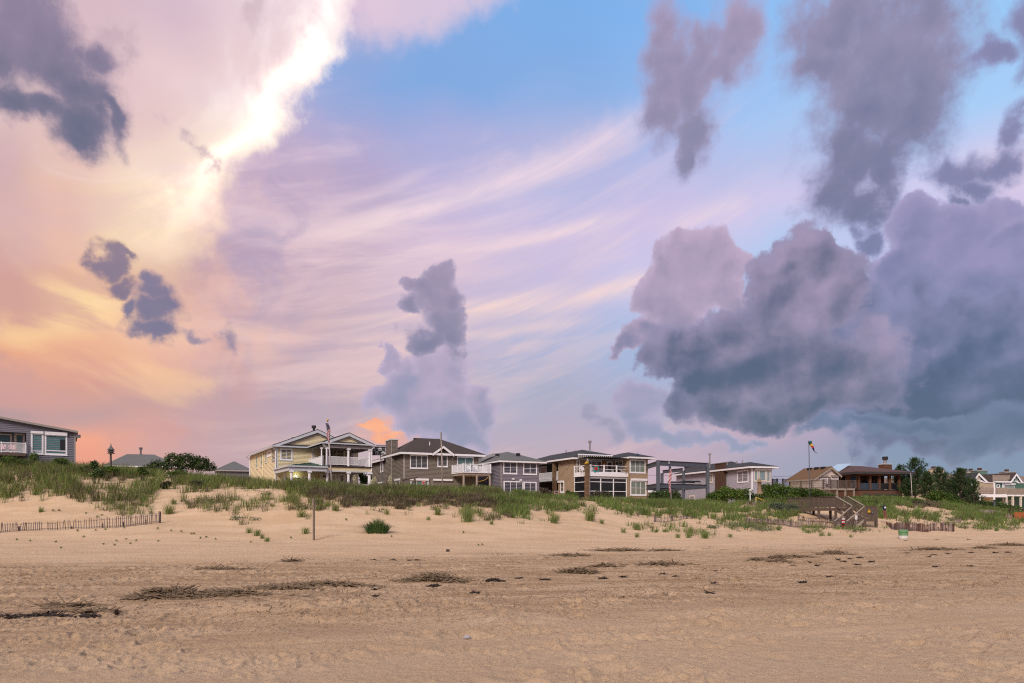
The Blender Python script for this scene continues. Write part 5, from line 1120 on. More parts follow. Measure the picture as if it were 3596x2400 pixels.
h.part('loggia_floor', MB().box(0.42, a1 - 0.2, 0.42, 3.18, zs - 0.1, zs + 0.02), 'wood'); h.part('loggia_ceiling', MB().box(0.42, a1 - 0.12, 0.42, 3.18, zo + 0.1, zo + 0.16), 'brownwall')
h.winF(1452, 550, 1530, 690, b=3.2, nx=2, gl='glassblue', w=0.12, fr='brownwall', sill=False); h.winF(1585, 555, 1645, 690, b=3.2, nx=2, gl='glassblue', w=0.12, fr='brownwall', sill=False)
for x0, x1 in ((1414, 1544), (1569, 1671), (1697, 1811), (1842, 1944)):
    h.part('glass_rail', MB().box(h.A(x0, 0.1), h.A(x1, 0.1), 0.12, 0.15, zs + 0.05, zs + 0.95), 'glassblue' if x0 < 1690 else 'screen')
h.winS(1285, 505, 1368, 690, nx=1, gl='glassblue', w=0.08, fr='brownwall', sill=False)
for x0, x1 in ((1462, 1545), (1600, 1695), (1725, 1812), (1848, 1935)):
    h.winF(x0, 785, x1, 880, nx=2, gl='glass', w=0.06, fr='roofdark', sill=False); shutter_box(h, x0 - 8, 763, x1 + 6, 783, m='roofdark')
rb = 4.4; zr = h.Zh(380, h.A(1300, rb), rb)
h.hip(-0.9, a1 + 1.6, -0.95, 2 * rb + 1, ze + 0.28, zr, 'roofmaroon', h.A(1240, rb), h.A(1445, rb), rb, fascia='roofdark', fh=0.24)
h.core(0.4, a1 - 0.15, 3.4, bd, ze - 0.1)
a0, a1_ = h.A(1740, 3.6), h.A(1850, 3.6); zc = h.Zh(358, a0, 3.6); ch = MB().box(a0, a1_, 3.6, 4.8, ze, zc).build('chimney', 'brownbrick', h.root)
MB().box(a0 - 0.05, a1_ + 0.05, 3.55, 4.85, zc + 0.002, zc + 0.12).build('chimney_cap', 'gutter', ch); am = (a0 + a1_) / 2
MB().tube([(am, 4.2, zc + 0.12), (am, 4.2, zc + 0.75)], 0.25, 10).build('flue', 'metal', ch); MB().tube([(am, 4.2, zc + 0.752), (am, 4.2, zc + 1.25)], 0.42, 10).build('flue_cap', 'black', ch)
for i in range(3): h.part('skylight', MB().slab([(-0.6 + 0.2 * i, 3.6 + i * 1.25, ze + 0.55 + i * 0.06), (1.5 + 0.2 * i, 3.6 + i * 1.25, ze + 1.75 + i * 0.06), (1.5 + 0.2 * i, 4.6 + i * 1.25, ze + 1.80 + i * 0.06), (-0.6 + 0.2 * i, 4.6 + i * 1.25, ze + 0.60 + i * 0.06)], 0.08), 'solar')
HB = (h, zs)

# beige and green condominium blocks at the right ---------------------------
def condo(name, label, corner, D, yaw, mwall, pk, eaveL, eaveR, zyb, par):
    h = House(name, label, 'house', corner, D, yaw, zK, 1.8)
    return h
h = House('beige_townhouse', 'beige townhouse with steep gable and half-round windows behind the pines', 'house', 200, 122, 14, zK, 1.8)
aR_ = h.A(640); ap = h.A(392, -0.2); zp = h.Zh(150, ap, -0.2); ze = h.Zh(385, 2, 0)
mb = MB(); lap(mb, [(0, 0), (aR_, 0), (aR_, ze), (0, ze)], lambda x, o, z: (x, -o, z), 0.16); lap(mb, [(0, ze), (aR_, ze), (ap, zp)], lambda x, o, z: (x, -o, z), 0.16)
mb.build('wall', 'beige', h.root)
bB_ = 22
h.roof([[(-0.3, -0.3, ze - 0.3), (ap, -0.3, zp + 0.1), (ap, bB_, zp + 0.1), (-0.3, bB_, ze - 0.3)], [(ap, -0.3, zp + 0.1), (aR_ + 0.3, -0.3, ze - 0.3), (aR_ + 0.3, bB_, ze - 0.3), (ap, bB_, zp + 0.1)]], 'roofdark', 0.12)
mb = MB()
for x0, s in ((-0.3, 1), (aR_ + 0.3, -1)): mb.quad(*[(x, -0.34, z) for x, z in ((x0, ze - 0.42), (ap, zp - 0.02), (ap, zp - 0.42), (x0 + s * 0.1, ze - 0.85))][::s])
mb.build('rake_board', 'white', h.root)
h.wallS([(0, 0), (bB_, 0), (bB_, ze - 0.3), (0, ze - 0.3)], 0, 'beige'); h.core(0, aR_, 0.02, bB_, ze - 0.4)
zrl = h.Zh(190, -2.2, 2); h.part('roof_terrace', MB().box(-2.3, -0.02, 1.0, bB_, 0, zrl - 1.15), 'beige'); h.rail((-2.25, 1.0), (-2.25, bB_), zrl - 1.15, zrl, 'woodpale', 70, posts=(0, 0.25, 0.5, 0.75, 1), bw=0.1); h.rail((-2.25, 1.0), (-0.2, 1.0), zrl - 1.15, zrl, 'woodpale', 9, bw=0.1)
def halfround(h, zx0, zx1, zy0, zy1, left, b=-0.03, m='glassblue'):
    a0, a1, z0, z1 = h.rect(zx0, zy0, zx1, zy1, b)
    def arc(a0, a1, z0, z1, bb, mm, nm, par):
        pts = [(a1 if left else a0, bb, z0)] + [((a1 - (a1 - a0) * math.cos(t * math.pi / 16)) if left else (a0 + (a1 - a0) * math.cos(t * math.pi / 16)), bb, z0 + (z1 - z0) * math.sin(t * math.pi / 16)) for t in range(9)]
        mb = MB(); mb.quad(*pts); mb.quad(*[(p[0], bb + 0.02, p[2]) for p in pts][::-1]); return mb.build(nm, mm, par)
    o = arc(a0 - 0.12, a1 + 0.12, z0 - 0.12, z1 + 0.12, b - 0.03, 'white', 'arched_window', h.root); arc(a0, a1, z0, z1, b - 0.06, m, 'pane', o)
halfround(h, 300, 352, 235, 328, True); halfround(h, 443, 492, 235, 330, False)
a0, a1_, z0, z1 = h.rect(200, 410, 345, 520); h.window(a0, a1_, z0, z1, 'F', 0, nx=2, gl='glass', w=0.12)
# projecting party wall with curved top, balcony, posts
aPw = h.A(385, 0); bPw = h.B(775, aPw); zt0, zt1 = h.Zh(335, aPw, 0), h.Zh(405, aPw, bPw); zlo = h.Zh(520, aPw, bPw)
mb = MB(); lap(mb, [(bPw, zlo), (0, zlo), (0, zt1 + (zt0 - zt1) * 0.7), (bPw * 0.45, zt1 + 0.12), (bPw, zt1)], lambda x, o, z: (aPw - o, x, z), 0.16); mb.build('party_wall', 'beige', h.root)
mb = MB().beam((aPw, bPw, zt1 + 0.05), (aPw, bPw * 0.45, zt1 + 0.15), 0.25, 0.14).beam((aPw, bPw * 0.45, zt1 + 0.15), (aPw, 0, zt0 + 0.05), 0.25, 0.14); mb.build('wall_coping', 'white', h.root)
aA, aB = h.A(425, bPw), h.A(1120, bPw); zb0 = h.Zh(690, 6, bPw); zb1 = h.Zh(525, 6, bPw)
h.part('balcony_floor', MB().box(aA, aB, bPw, -0.05, zb0 - 0.5, zb0), 'white')
h.rail((aA, bPw), (aB, bPw), zb0, zb1, 'woodpale', 74, posts=(0.0, 1.0), pw=0.14, bw=0.10)
for zx in (437, 790): h.part('balcony_post', MB().box(h.A(zx, bPw) - 0.13, h.A(zx, bPw) + 0.13, bPw - 0.1, bPw + 0.1, 0, zb0 - 0.5 if zx < 500 else zt1), 'white')
h.part('lower_wall', MB().box(aPw, aPw + 0.2, bPw + 0.3, -0.1, 0, zb0 - 0.5), 'beige')
# chimneys and roof deck of the beige block (seen over the pines)
def chim(h, a0, a1, b, z0, z1, m, caps):
    c = MB().box(a0, a1, b, b + 1.2, z0, z1).build('chimney', m, h.root); MB().box(a0 - 0.08, a1 + 0.08, b - 0.08, b + 1.28, z1 + 0.002, z1 + 0.14).build('chimney_cap', 'soffit', c)
    for t in caps: MB().box(a0 + (a1 - a0) * t - 0.28, a0 + (a1 - a0) * t + 0.28, b + 0.35, b + 0.85, z1 + 0.142, z1 + 0.6).build('flue_cap', 'chimbrick', c)
zcn = h.Zh(95, 1, 14); a0, a1_ = h.A(50, 14), h.A(345, 14); chim(h, a0, a1_, 14, ze, zcn, 'beige', (0.28, 0.75))
h2 = House('far_beige_townhouse', 'pale townhouse with broad beige chimney and rooftop railing behind the pines', 'house', 740, 138, 14, zH, 1.8)
ze2 = h2.Zh(500, 3, 0); aE = h2.A(1330); h2.part('wall', MB().box(0, aE, 0, 8, 0, ze2), 'beige')
zr2 = h2.Zh(412, 5, 0); h2.rail((0, 0), (aE, 0), ze2, zr2, 'woodpale', 90, posts=(0, 0.3, 0.6, 1), bw=0.09)
h2.part('roof', MB().slab([(6, 3, ze2 + 1.0), (aE + 2, 3, ze2 + 1.0), (aE + 2, 7, zr2 + 1.1), (6, 7, zr2 + 1.0)], 0.2), 'roofdark')
a0, a1_ = h2.A(832, 2), h2.A(1028, 2); chim(h2, a0, a1_, 2, ze2 - 1, h2.Zh(325, a0, 2), 'beige', (0.25, 0.7))
# green block
h = House('green_townhouse', 'sage green townhouse with triangular gable windows at the right edge', 'house', 790, 124, 14, zK, 1.8)
aM = h.A(1155); aX = h.A(2000); zt = h.Zh(395, 3, 0)
mb = MB(); F_ = lambda x, o, z: (x, -o, z)
lap(mb, [(0, 0), (aX, 0), (aX, zt), (0, zt)], F_, 0.2)
ap = h.A(1335, -0.2); zp = h.Zh(165, ap, -0.2); gw = ap - h.A(1165); lap(mb, [(ap - gw, zt), (ap + gw, zt), (ap, zp)], F_, 0.2); mb.build('wall', 'green', h.root)
h.core(0, aX, 0.02, 20, zt)
zgb = zt + 0.15
h.roof([[(ap - gw - .2, -0.3, zgb), (ap, -0.3, zp + 0.15), (ap, 22, zp + 0.15), (ap - gw - .2, 22, zgb)], [(ap, -0.3, zp + 0.15), (ap + gw + .2, -0.3, zgb), (ap + gw + .2, 22, zgb), (ap, 22, zp + 0.15)]], 'roofbrown', 0.12)
mb = MB()
for x0, s in ((ap - gw - .2, 1), (ap + gw + .2, -1)): mb.quad(*[(x, -0.34, z) for x, z in ((x0, zgb - 0.1), (ap, zp + 0.03), (ap, zp - 0.4), (x0 + s * 0.15, zgb - 0.5))][::s])
mb.build('rake_board', 'white', h.root)
for pts in (((1265, 350), (1310, 350), (1310, 238)), ((1215, 350), (1253, 350), (1253, 300)), ((1362, 350), (1410, 350), (1362, 240)), ((1420, 352), (1468, 352), (1420, 302))):
    P = [h.F(*p) for p in pts]; cx_ = sum(p[0] for p in P) / 3; cz_ = sum(p[1] for p in P) / 3
    o = MB().slab([(cx_ + (p[0] - cx_) * 1.35, -0.06, cz_ + (p[1] - cz_) * 1.35) for p in P], 0.001)
    mb = MB(); mb.quad(*[(cx_ + (p[0] - cx_) * 1.35, -0.06, cz_ + (p[1] - cz_) * 1.35) for p in P]); o = mb.build('gable_window', 'white', h.root)
    mb = MB(); mb.quad(*[(p[0], -0.08, p[1]) for p in P]); mb.build('pane', 'glassblue', o)
h.winF(845, 435, 925, 525, nx=1, gl='screen', w=0.14, sill=False)
h.winF(1035, 445, 1290, 690, nx=1, gl='soffit', w=0.05, sill=False, name='shuttered_door'); shutter_box(h, 1030, 418, 1310, 446)
h.part('eave_trim', MB().box(-0.2, h.A(1175), -0.5, -0.03, zt - 0.02, zt + 0.22).box(h.A(988), h.A(1018), -0.1, -0.03, 0, zt - 0.02), 'white')
h.rail((0, 0.2), (h.A(1170, 0.2), 0.2), zt + 0.24, h.Zh(215, 2, 0.2), 'woodpale', 34, posts=(0, 0.35, 0.65, 1), pw=0.14, bw=0.08)
h.rail((ap + gw + 0.2, 0.2), (aX, 0.2), zt + 0.24, h.Zh(240, 8, 0.2), 'woodpale', 30, posts=(0, 1), bw=0.08)
bF = -2.6; aA = h.A(1120, bF); aB = h.A(1900, bF); zb0 = h.Zh(700, 4, bF); zb1 = h.Zh(548, 4, bF)
h.part('balcony_floor', MB().box(aA - 2.6, aB, bF, -0.05, zb0 - 0.25, zb0), 'white')
h.rail((aA, bF), (aB, bF), zb0, zb1, 'woodpale', 60, posts=(0, 0.24, 0.44, 1), pw=0.14, bw=0.05)
for zx in (1118, 1278, 1478, 1640): h.part('balcony_post', MB().box(h.A(zx, bF) - 0.14, h.A(zx, bF) + 0.14, bF + 0.05, bF + 0.3, -0.5, zb0 - 0.25), 'cream')
for zx in (1010,): h.part('balcony_post', MB().box(h.A(zx, -0.6) - 0.12, h.A(zx, -0.6) + 0.12, -0.7, -0.5, -0.5, zb0 - 0.25), 'cream')
h.winF(1040, 835, 1300, 960, nx=1, gl='soffit', w=0.05, sill=False, name='shuttered_door')
aPw = h.A(1330, 0); bPw = h.B(1540, aPw); mb = MB(); z0_, z1_ = h.Zh(365, aPw, 0), h.Zh(410, aPw, -1.5)
lap(mb, [(bPw, zb1), (0, zb1), (0, z0_), (bPw * 0.4, z1_), (bPw, z1_)], lambda x, o, z: (aPw - o, x, z), 0.2); mb.build('party_wall', 'green', h.root)
MB().beam((aPw, 0, z0_ + 0.06), (aPw, bPw * 0.4, z1_ + 0.06), 0.3, 0.14).beam((aPw, bPw * 0.4, z1_ + 0.06), (aPw, bPw, z1_ + 0.06), 0.3, 0.14).build('wall_coping', 'white', h.root)
a0, a1_ = h.A(360, 12), h.A(625, 12); chim(h, a0, a1_, 12, zt - 1, h.Zh(105, a1_, 12), 'green', (0.5,))
a0, a1_ = h.A(1055, 12), h.A(1315, 12); chim(h, a0, a1_, 12, zt, h.Zh(140, a1_, 12), 'soffit', (0.45,))
# ------------------------------------------------------------------ objects
def HP(h, a, b, z):
    return Vector((h.O[0] + h.u[0] * a + h.v[0] * b, h.O[1] + h.u[1] * a + h.v[1] * b, h.z0 + z))
def gd(px, D):
    x = (px - CX) / FPX * D; return Vector((x, D, float(H(x, D))))
def zpix(zoom, x, y): return x / zoom[2] + zoom[0], y / zoom[2] + zoom[1]
def up(px, py, D): return CAMH + (HY - py) / FPX * D
def label_text(body, m, size, loc, rot, parent, name='lettering'):
    cu = bpy.data.curves.new(name, 'FONT'); cu.body = body; cu.size = size; cu.align_x = 'CENTER'; cu.align_y = 'CENTER'; cu.extrude = 0.002
    cu.resolution_u = 2; tmp = bpy.data.objects.new(name, cu); col.objects.link(tmp); bpy.context.view_layer.update(); me = bpy.data.meshes.new_from_object(tmp.evaluated_get(bpy.context.evaluated_depsgraph_get())); bpy.data.objects.remove(tmp)
    me.materials.clear(); me.materials.append(MT[m]); o = link(name, me, parent); o.location = loc; o.rotation_euler = rot; return o
# chairs ---------------------------------------------------------------
def slat_chair(name, label, loc, rot, m, group=None, fan=True):
    t = thing(name, label, 'chair', loc, rot, group)
    MB().slab([(-.28, -.30, .38), (.28, -.30, .38), (.26, .24, .27), (-.26, .24, .27)], .04).build('seat', m, t)
    for i in range(5):
        x = -.22 + .11 * i; MB().beam((x * .8, .24, .26), (x * 1.25, .50, .95 - abs(x) * .35), .095, .02).build('back_slat', m, t)
    for s in (-1, 1):
        MB().beam((s * .34, -.36, .56), (s * .34, .34, .52), .12, .03).build('arm', m, t)
        MB().beam((s * .32, -.30, 0), (s * .32, -.30, .54), .06, .06).build('leg', m, t); MB().beam((s * .32, .36, 0), (s * .32, .30, .50), .06, .06).build('leg', m, t)
    return t
hA_, (zdA, bFA) = HA, HAd
b_ = -0.75
slat_chair('adirondack_chair', 'pale pink slatted armchair on the far left balcony', HP(HA, HA.A(132, b_), b_, zdA), R(32 + 8), 'pinkch')
slat_chair('adirondack_chair', 'dusky pink chair cut by the left picture edge on balcony', HP(HA, HA.A(20, b_), b_, zdA), R(32 - 5), 'pinkch')
(aA_, aR2, bF2, zd2) = HTb
slat_chair('plastic_chair', 'white plastic chair behind the fan panel of the taupe house balcony', HP(HT, HT.A(1925, bF2 + 0.9), bF2 + 0.9, zd2), R(25), 'plastic')
slat_chair('plastic_chair', 'white plastic chair left of the balcony fan panel on taupe house', HP(HT, HT.A(1800, bF2 + 0.9), bF2 + 0.9, zd2), R(30), 'plastic')
bDt, zdt, aDRt, pct, pzt = HTanD
slat_chair('terrace_chair', 'white terrace chair behind the block pillar of the tan house', HP(HTan, HTan.A(900, bDt + 1), bDt + 1, zdt - 0.03), R(25), 'plastic')
slat_chair('terrace_chair', 'white terrace chair beside the hanging teal banner', HP(HTan, HTan.A(1080, bDt + 1), bDt + 1, zdt - 0.03), R(25), 'plastic')
slat_chair('terrace_chair', 'white terrace chair at the right end of tan house terrace', HP(HTan, HTan.A(1630, bDt + 1), bDt + 1, zdt - 0.03), R(15), 'plastic')
slat_chair('terrace_chair', 'dark brown terrace chair in front of the tan house door', HP(HTan, HTan.A(1545, bDt + 1), bDt + 1, zdt - 0.03), R(35), 'wooddark')
t = thing('terrace_bench', 'low white bench in the middle of the tan house terrace', 'bench', HP(HTan, HTan.A(1365, bDt + .8), bDt + .8, zdt - 0.03), R(25))
MB().box(-.75, .75, -.25, .25, .48, .54).build('seat', 'plastic', t); MB().box(-.75, .75, -.02, .02, .30, .36).build('stretcher', 'plastic', t)
for x in (-.68, .68): MB().box(x - .04, x + .04, -.22, .22, 0, .479).build('leg', 'plastic', t)
# teal banner and ornaments of the tan house
p = HP(HTan, HTan.A(1140, bDt - 0.1), bDt - 0.12, 0); t = thing('banner', 'teal banner with coral red figure hanging over terrace rail', 'banner', p, R(25))
zt0, zt1 = HTan.Zh(535, 3, bDt) , HTan.Zh(655, 3, bDt)
def cloth(pts_top, pts_bot, n, amp, m, name, parent, k=3):
    mb = MB(); a, b = Vector(pts_top[0]), Vector(pts_top[1]); c, d = Vector(pts_bot[0]), Vector(pts_bot[1])
    for i in range(n):
        for j in range(4):
            q = []
            for (u, v) in ((i, j), (i + 1, j), (i + 1, j + 1), (i, j + 1)):
                u_, v_ = u / n, v / 4; w = (a.lerp(b, u_)).lerp(c.lerp(d, u_), v_); q.append((w.x, w.y + amp * math.sin(u_ * 9 + v_ * 2) , w.z))
            mb.quad(*q)
    return mb.build(name, m, parent)
cloth(((-.45, 0, zt0), (.45, 0, zt0 + .08)), ((-.40, 0, zt1), (.38, 0, zt1 + .12)), 8, .03, 'teal', 'cloth', t)
cloth(((-.34, -.05, zt0 - .12), (.22, -.05, zt0 - .05)), ((-.30, -.05, zt1 + .42), (.14, -.05, zt1 + .30)), 6, .03, 'red', 'printed_figure', t)
MB().beam((-.5, 0, zt0 + .02), (.6, 0, zt0 + .16), .04, .04).build('rod', 'red', t)
p = HP(HTan, pct[0], pct[1], pzt); t = thing('parrot_ornament', 'yellow and grey bird ornament on top of the block pillar', 'ornament', p, R(25))
MB().tube([(-.35, 0, .05), (-.1, 0, .16), (.15, 0, .26), (.3, 0, .34)], [.05, .16, .14, .04], 8).build('body', 'gold', t); MB().tube([(.05, 0, .42), (.12, 0, .62), (.1, 0, .78)], [.18, .13, .03], 8).build('head', 'metal', t); MB().tube([(-.2, 0, 0), (.2, 0, .02)], .07, 6).build('foot', 'gold', t)
p = HP(HTan, HTan.A(1287), -0.05, HTan.Zh(480, 4, 0)); t = thing('sun_plaque', 'red and yellow sun plaque on the tan house upper wall', 'wall ornament', p, R(25))
for i in range(8):
    a = i * math.pi / 4; MB().beam((math.cos(a) * .18, 0, math.sin(a) * .18), (math.cos(a) * .48, 0, math.sin(a) * .48), .14, .04).build('ray', 'red' if i % 2 else 'orange', t)
MB().tube([(0, .01, 0), (0, -.05, 0)], .2, 12).build('face', 'gold', t)
p0 = HP(HTan, HTan.A(1693, bDt - .2), bDt - .2, 0); t = thing('hanging_flag', 'furled pale flag hanging from a thin leaning rod at terrace corner', 'flag', p0, R(25))
za, zb = HTan.Zh(665, 5, bDt), HTan.Zh(255, 7, bDt); dx_ = HTan.A(1930, bDt - .2) - HTan.A(1693, bDt - .2)
MB().tube([(0, 0, za), (dx_, 0, zb)], .025, 5).build('rod', 'black', t)
zc_ = HTan.Zh(298, 6, bDt); MB().tube([(dx_ * .93, 0, zc_), (dx_ * .93, 0, zc_ - .9)], [.22, .17], 8).build('furled_top', 'navy', t); MB().tube([(dx_ * .93, 0, zc_ - .9), (dx_ * .9, 0, zc_ - 2.0), (dx_ * .84, 0, zc_ - 2.9)], [.18, .2, .26], 8).build('cloth', 'soffit', t)
# poles and flags -------------------------------------------------------
def limp_flag(parent, top, length, w, lean=(0, 0), side=1, canton=0.42, name='flag'):
    """flag hanging in folds: canton above, stripes below, printed as material zones of one cloth"""
    me = bpy.data.meshes.new(name); V, F, MI = [], [], []; nu, nv = 14, 44
    for j in range(nv + 1):
        v = j / nv; ww = w * (0.45 + 0.75 * math.sin(math.pi * min(1, v * 0.9 + 0.12)) ** 0.7) * (1.0 - 0.25 * v)
        for i in range(nu + 1):
            u = i / nu; f = math.sin(u * 12 + v * 3.0) * 0.07
            V.append((top[0] + side * u * ww + lean[0] * v + 0.05 * math.sin(v * 7), top[1] + f + lean[1] * v - 0.04, top[2] - length * v - 0.10 * math.sin(u * 7) * v))
    for j in range(nv):
        for i in range(nu):
            a = j * (nu + 1) + i; F.append((a, a + 1, a + nu + 2, a + nu + 1)); u, v = i / nu, j / nv
            if v + u * 0.16 < canton: MI.append(2 if (i * 3 + j * 2) % 7 else 1)
            else: MI.append(int((v * 15 + u * 4.5)) % 2)
    me.from_pydata(V, [], F); me.update()
    for m in ('red', 'cloth', 'navy'): me.materials.append(MT[m])
    me.polygons.foreach_set('material_index', MI); return link(name, me, parent)
def pole(name, label, cat, zoom, pb, pt, D, r, m, ground=True, extra=1.0):
    (bx, by), (tx, ty) = zpix(zoom, *pb), zpix(zoom, *pt); b = gd(bx, D); top = Vector(((tx - CX) / FPX * D, D, up(tx, ty, D)))
    low = Vector(((bx - CX) / FPX * D, D, up(bx, by, D))); d = (top - low); base = low - d * ((low.z - min(b.z, low.z) + 0.3) / max(d.z, .1))
    t = thing(name, label, cat, base); T = top - base
    MB().tube([(0, 0, 0), tuple(T)], [r * 1.15, r * 0.85], 10).build('pole', m, t, True); return t, T
t, T = pole('flagpole', 'white flagpole with limp American flag before the yellow house', 'flagpole', zB, (1470, 1118), (1404, 150), 74, 0.075, 'pole')
MB().tube([tuple(T), tuple(T + Vector((0, 0, .12)))], .05, 8).build('truck', 'black', t); bpy.data  # finial ball
mb = MB().tube([tuple(T + Vector((0, 0, .10))), tuple(T + Vector((0, 0, .17))), tuple(T + Vector((0, 0, .27))), tuple(T + Vector((0, 0, .34)))], [.03, .11, .11, .03], 10); mb.build('finial', 'gold', t, True)
limp_flag(t, (T.x - 0.22, T.y - 0.08, T.z - 0.12), 1.98, 0.36, lean=(0.30, 0), side=1)
t, T = pole('flagpole', 'thin white flagpole with faded flag before the steel frame', 'flagpole', zF, (478, 885), (437, 205), 82, 0.055, 'pole')
MB().tube([tuple(T + Vector((0, 0, -.02))), tuple(T + Vector((0, 0, .06))), tuple(T + Vector((0, 0, .14)))], [.03, .09, .03], 8).build('finial', 'metal', t)
limp_flag(t, (T.x - 0.12, T.y - 0.1, T.z - 0.3), 3.45, 0.30, lean=(0.15, 0), canton=0.27)
t, T = pole('wooden_pole', 'tall bare grey pole standing before the taupe house', 'pole', zC, (1340, 1052), (1316, 188), 76, 0.075, 'woodpale')
MB().tube([tuple(T - Vector((0, 0, .9))), tuple(T)], [.10, .09], 10).build('sleeve', 'metal', t)
t, T = pole('kite_pole', 'tall thin dark pole flying a small coloured windsock', 'pole', zG, (722, 915), (706, 30), 72, 0.045, 'steel')
for i, (m, a, b) in enumerate((('greenmetal', 0, .28), ('gold', .28, .48), ('red', .48, .66), ('navy', .66, 1.0))):
    f = lambda s: (T.x + .08 + s * .46, T.y - .05 + .05 * math.sin(s * 8), T.z - .12 - s * .95); MB().tube([f(a), f((a + b) / 2), f(b)], [.20 - .15 * a, .20 - .15 * (a + b) / 2, .20 - .15 * b], 8).build('windsock_band', m, t)
for k in range(3): MB().tube([(T.x + .5, T.y, T.z - 1.05), (T.x + .62 + .08 * k, T.y, T.z - 1.25), (T.x + .85 + .05 * k, T.y, T.z - 1.2 - .06 * k)], .012, 4).build('tail', 'steel', t)
pole('white_pole', 'plain white pole in front of the big pine', 'pole', zG, (2127, 815), (2108, 478), 90, 0.04, 'pole')
pole('small_stake', 'short white stake with black tip in the crest grass', 'stake', zC, (1166, 1125), (1160, 1035), 66, 0.03, 'woodpale')
# birdhouses
bx, by = zpix(zA, 1222, 735); D = 66; b = gd(bx, D); k = D / FPX / 3.136
t = thing('birdhouse', 'two tier grey birdhouse with pointed roof on a wooden pole', 'birdhouse', b - Vector((0, 0, .3)))
zt_ = up(0, 1400 + 608 / 3.136, D) - b.z + .3; MB().tube([(0, 0, 0), (-.02, 0, zt_)], .09, 8).build('pole', 'wood', t)
w = 28 * k; hh = 40 * k
MB().tube([(0, 0, zt_ + .05), (0, 0, zt_ + .05 + hh)], w * .92, 6).build('box', 'wood', t)
for i in range(3): z = zt_ + i * 19 * k; MB().tube([(0, 0, z), (0, 0, z + .045)], w * (1.42 - .02 * i), 6).build('ledge', 'roofgrey', t)
z = zt_ + .05 + hh; MB().tube([(0, 0, z), (0, 0, z + .12), (0, 0, z + .34), (0, 0, z + .60)], [w * 1.25, w * .75, w * .22, .015], 6).build('roof', 'roofgrey', t)
bx, by = zpix(zC, 333, 1135); D = 86; b = gd(bx, D); k = D / FPX / 4.896; zt_ = up(0, 1480 + 582 / 4.896, D) - b.z + .3
t = thing('birdhouse', 'black and white compartment birdhouse on thin pole by the chimney', 'birdhouse', b - Vector((0, 0, .3)))
MB().tube([(0, 0, 0), (-.4, 0, zt_)], .045, 6).build('pole', 'steel', t); x0 = -.4 - 0.2
mb = MB()
for j in range(2):
    for i in range(4):
        o = MB().box(x0 - .72 + i * .37, x0 - .72 + i * .37 + .33, -.3, .3, zt_ + .05 + j * .46, zt_ + .05 + j * .46 + .36).build('compartment', 'plastic' if (i + j) % 2 else 'steel', t)
        MB().tube([(x0 - .56 + i * .37, -.301, zt_ + .2 + j * .46), (x0 - .56 + i * .37, -.33, zt_ + .2 + j * .46)], .11, 8).build('entrance', 'black', t)
for j in range(3): MB().box(x0 - .85, x0 + .85, -.4, .4, zt_ + .0 + j * .46, zt_ + .045 + j * .46).build('ledge', 'black', t)
MB().slab([(x0 - .85, -.4, zt_ + 1.05), (x0 + .85, -.4, zt_ + 1.05), (x0 + .85, 0, zt_ + 1.2), (x0 - .85, 0, zt_ + 1.2)], .04).build('roof', 'steel', t)
# pergola, yellow lamp, signs by the taupe house
D = 80; a, c = gd(zpix(zC, 677, 0)[0], D), gd(zpix(zC, 862, 0)[0], D - 1.5)
t = thing('pergola', 'rough brown timber arch in the grass before the taupe house', 'pergola', a); za_, zc2 = up(0, 1480 + 1015 / 4.896, D) - a.z, up(0, 1480 + 975 / 4.896, D - 1.5) - a.z
MB().tube([(0, 0, -.3), (0, 0, za_)], .09, 8).build('post', 'wood', t); MB().tube([(c.x - a.x, c.y - a.y, -.6), (c.x - a.x, c.y - a.y, zc2)], .12, 8).build('post', 'wood', t)
for o in (-.14, .14): MB().tube([(-.05, o, za_ + .08), (c.x - a.x + .3, c.y - a.y + o, zc2 + .08)], .085, 8).build('beam', 'wood', t)
g = gd(zpix(zC, 650, 0)[0], 78); z = up(0, 1480 + 1128 / 4.896, 78) - g.z
t = thing('yellow_lamp', 'small glowing yellow lamp in the grass before taupe house', 'lamp', g - Vector((0, 0, .2)))
MB().tube([(0, 0, 0), (0, 0, z + .05)], .03, 6).build('stake', 'black', t)
MT['yglow'] = emit('yellow_lamp_glow', (1.0, 0.72, 0.02), 1.3); MB().tube([(0, 0, z + .02), (0, 0, z + .10), (0, 0, z + .25), (0, 0, z + .36), (0, 0, z + .40)], [.03, .08, .095, .07, .02], 12).build('globe', 'yglow', t, True)
def sign(name, label, px0, py0, px1, py1, D, face, lines, border='plastic', tm='signred', post=True, ph=0.5):
    g = gd((px0 + px1) / 2, D); w = (px1 - px0) / FPX * D / 2; z0, z1 = up(0, py1, D) - g.z, up(0, py0, D) - g.z
    t = thing(name, label, 'sign', g)
    MB().box(-w, w, -.012, .012, z0, z1).build('board', border, t)
    if face: MB().box(-w * .86, w * .86, -.018, -.0125, z0 + (z1 - z0) * .08, z1 - (z1 - z0) * .08).build('face', face, t)
    n = len(lines)
    for i, s in enumerate(lines): label_text(s, tm, (z1 - z0) * .75 / n, (0, -.022, z1 - (z1 - z0) * (.08 + .84 * (i + .5) / n)), (R(90), 0, 0), t)
    if post: MB().box(-.025, .025, .0125, .05, -.4, z1 - .02).build('post', 'metal', t)
    return t
sign('warning_sign', 'red sign with white rim before the taupe house window', *zpix(zC, 988, 1030), *zpix(zC, 1044, 1080), 78, 'signred', [])
sign('warning_sign', 'black sign with red lettering beside the tan house shrubs', *zpix(zE, 361, 988), *zpix(zE, 429, 1042), 71, 'black', ['NO', 'TRESPASSING'])
sign('dune_sign', 'narrow white sign with dark red words on the dune slope', 2578.6, 1780, 2585.2, 1795.5, 74, None, ['KEEP', 'OFF', 'THE', 'DUNES'])
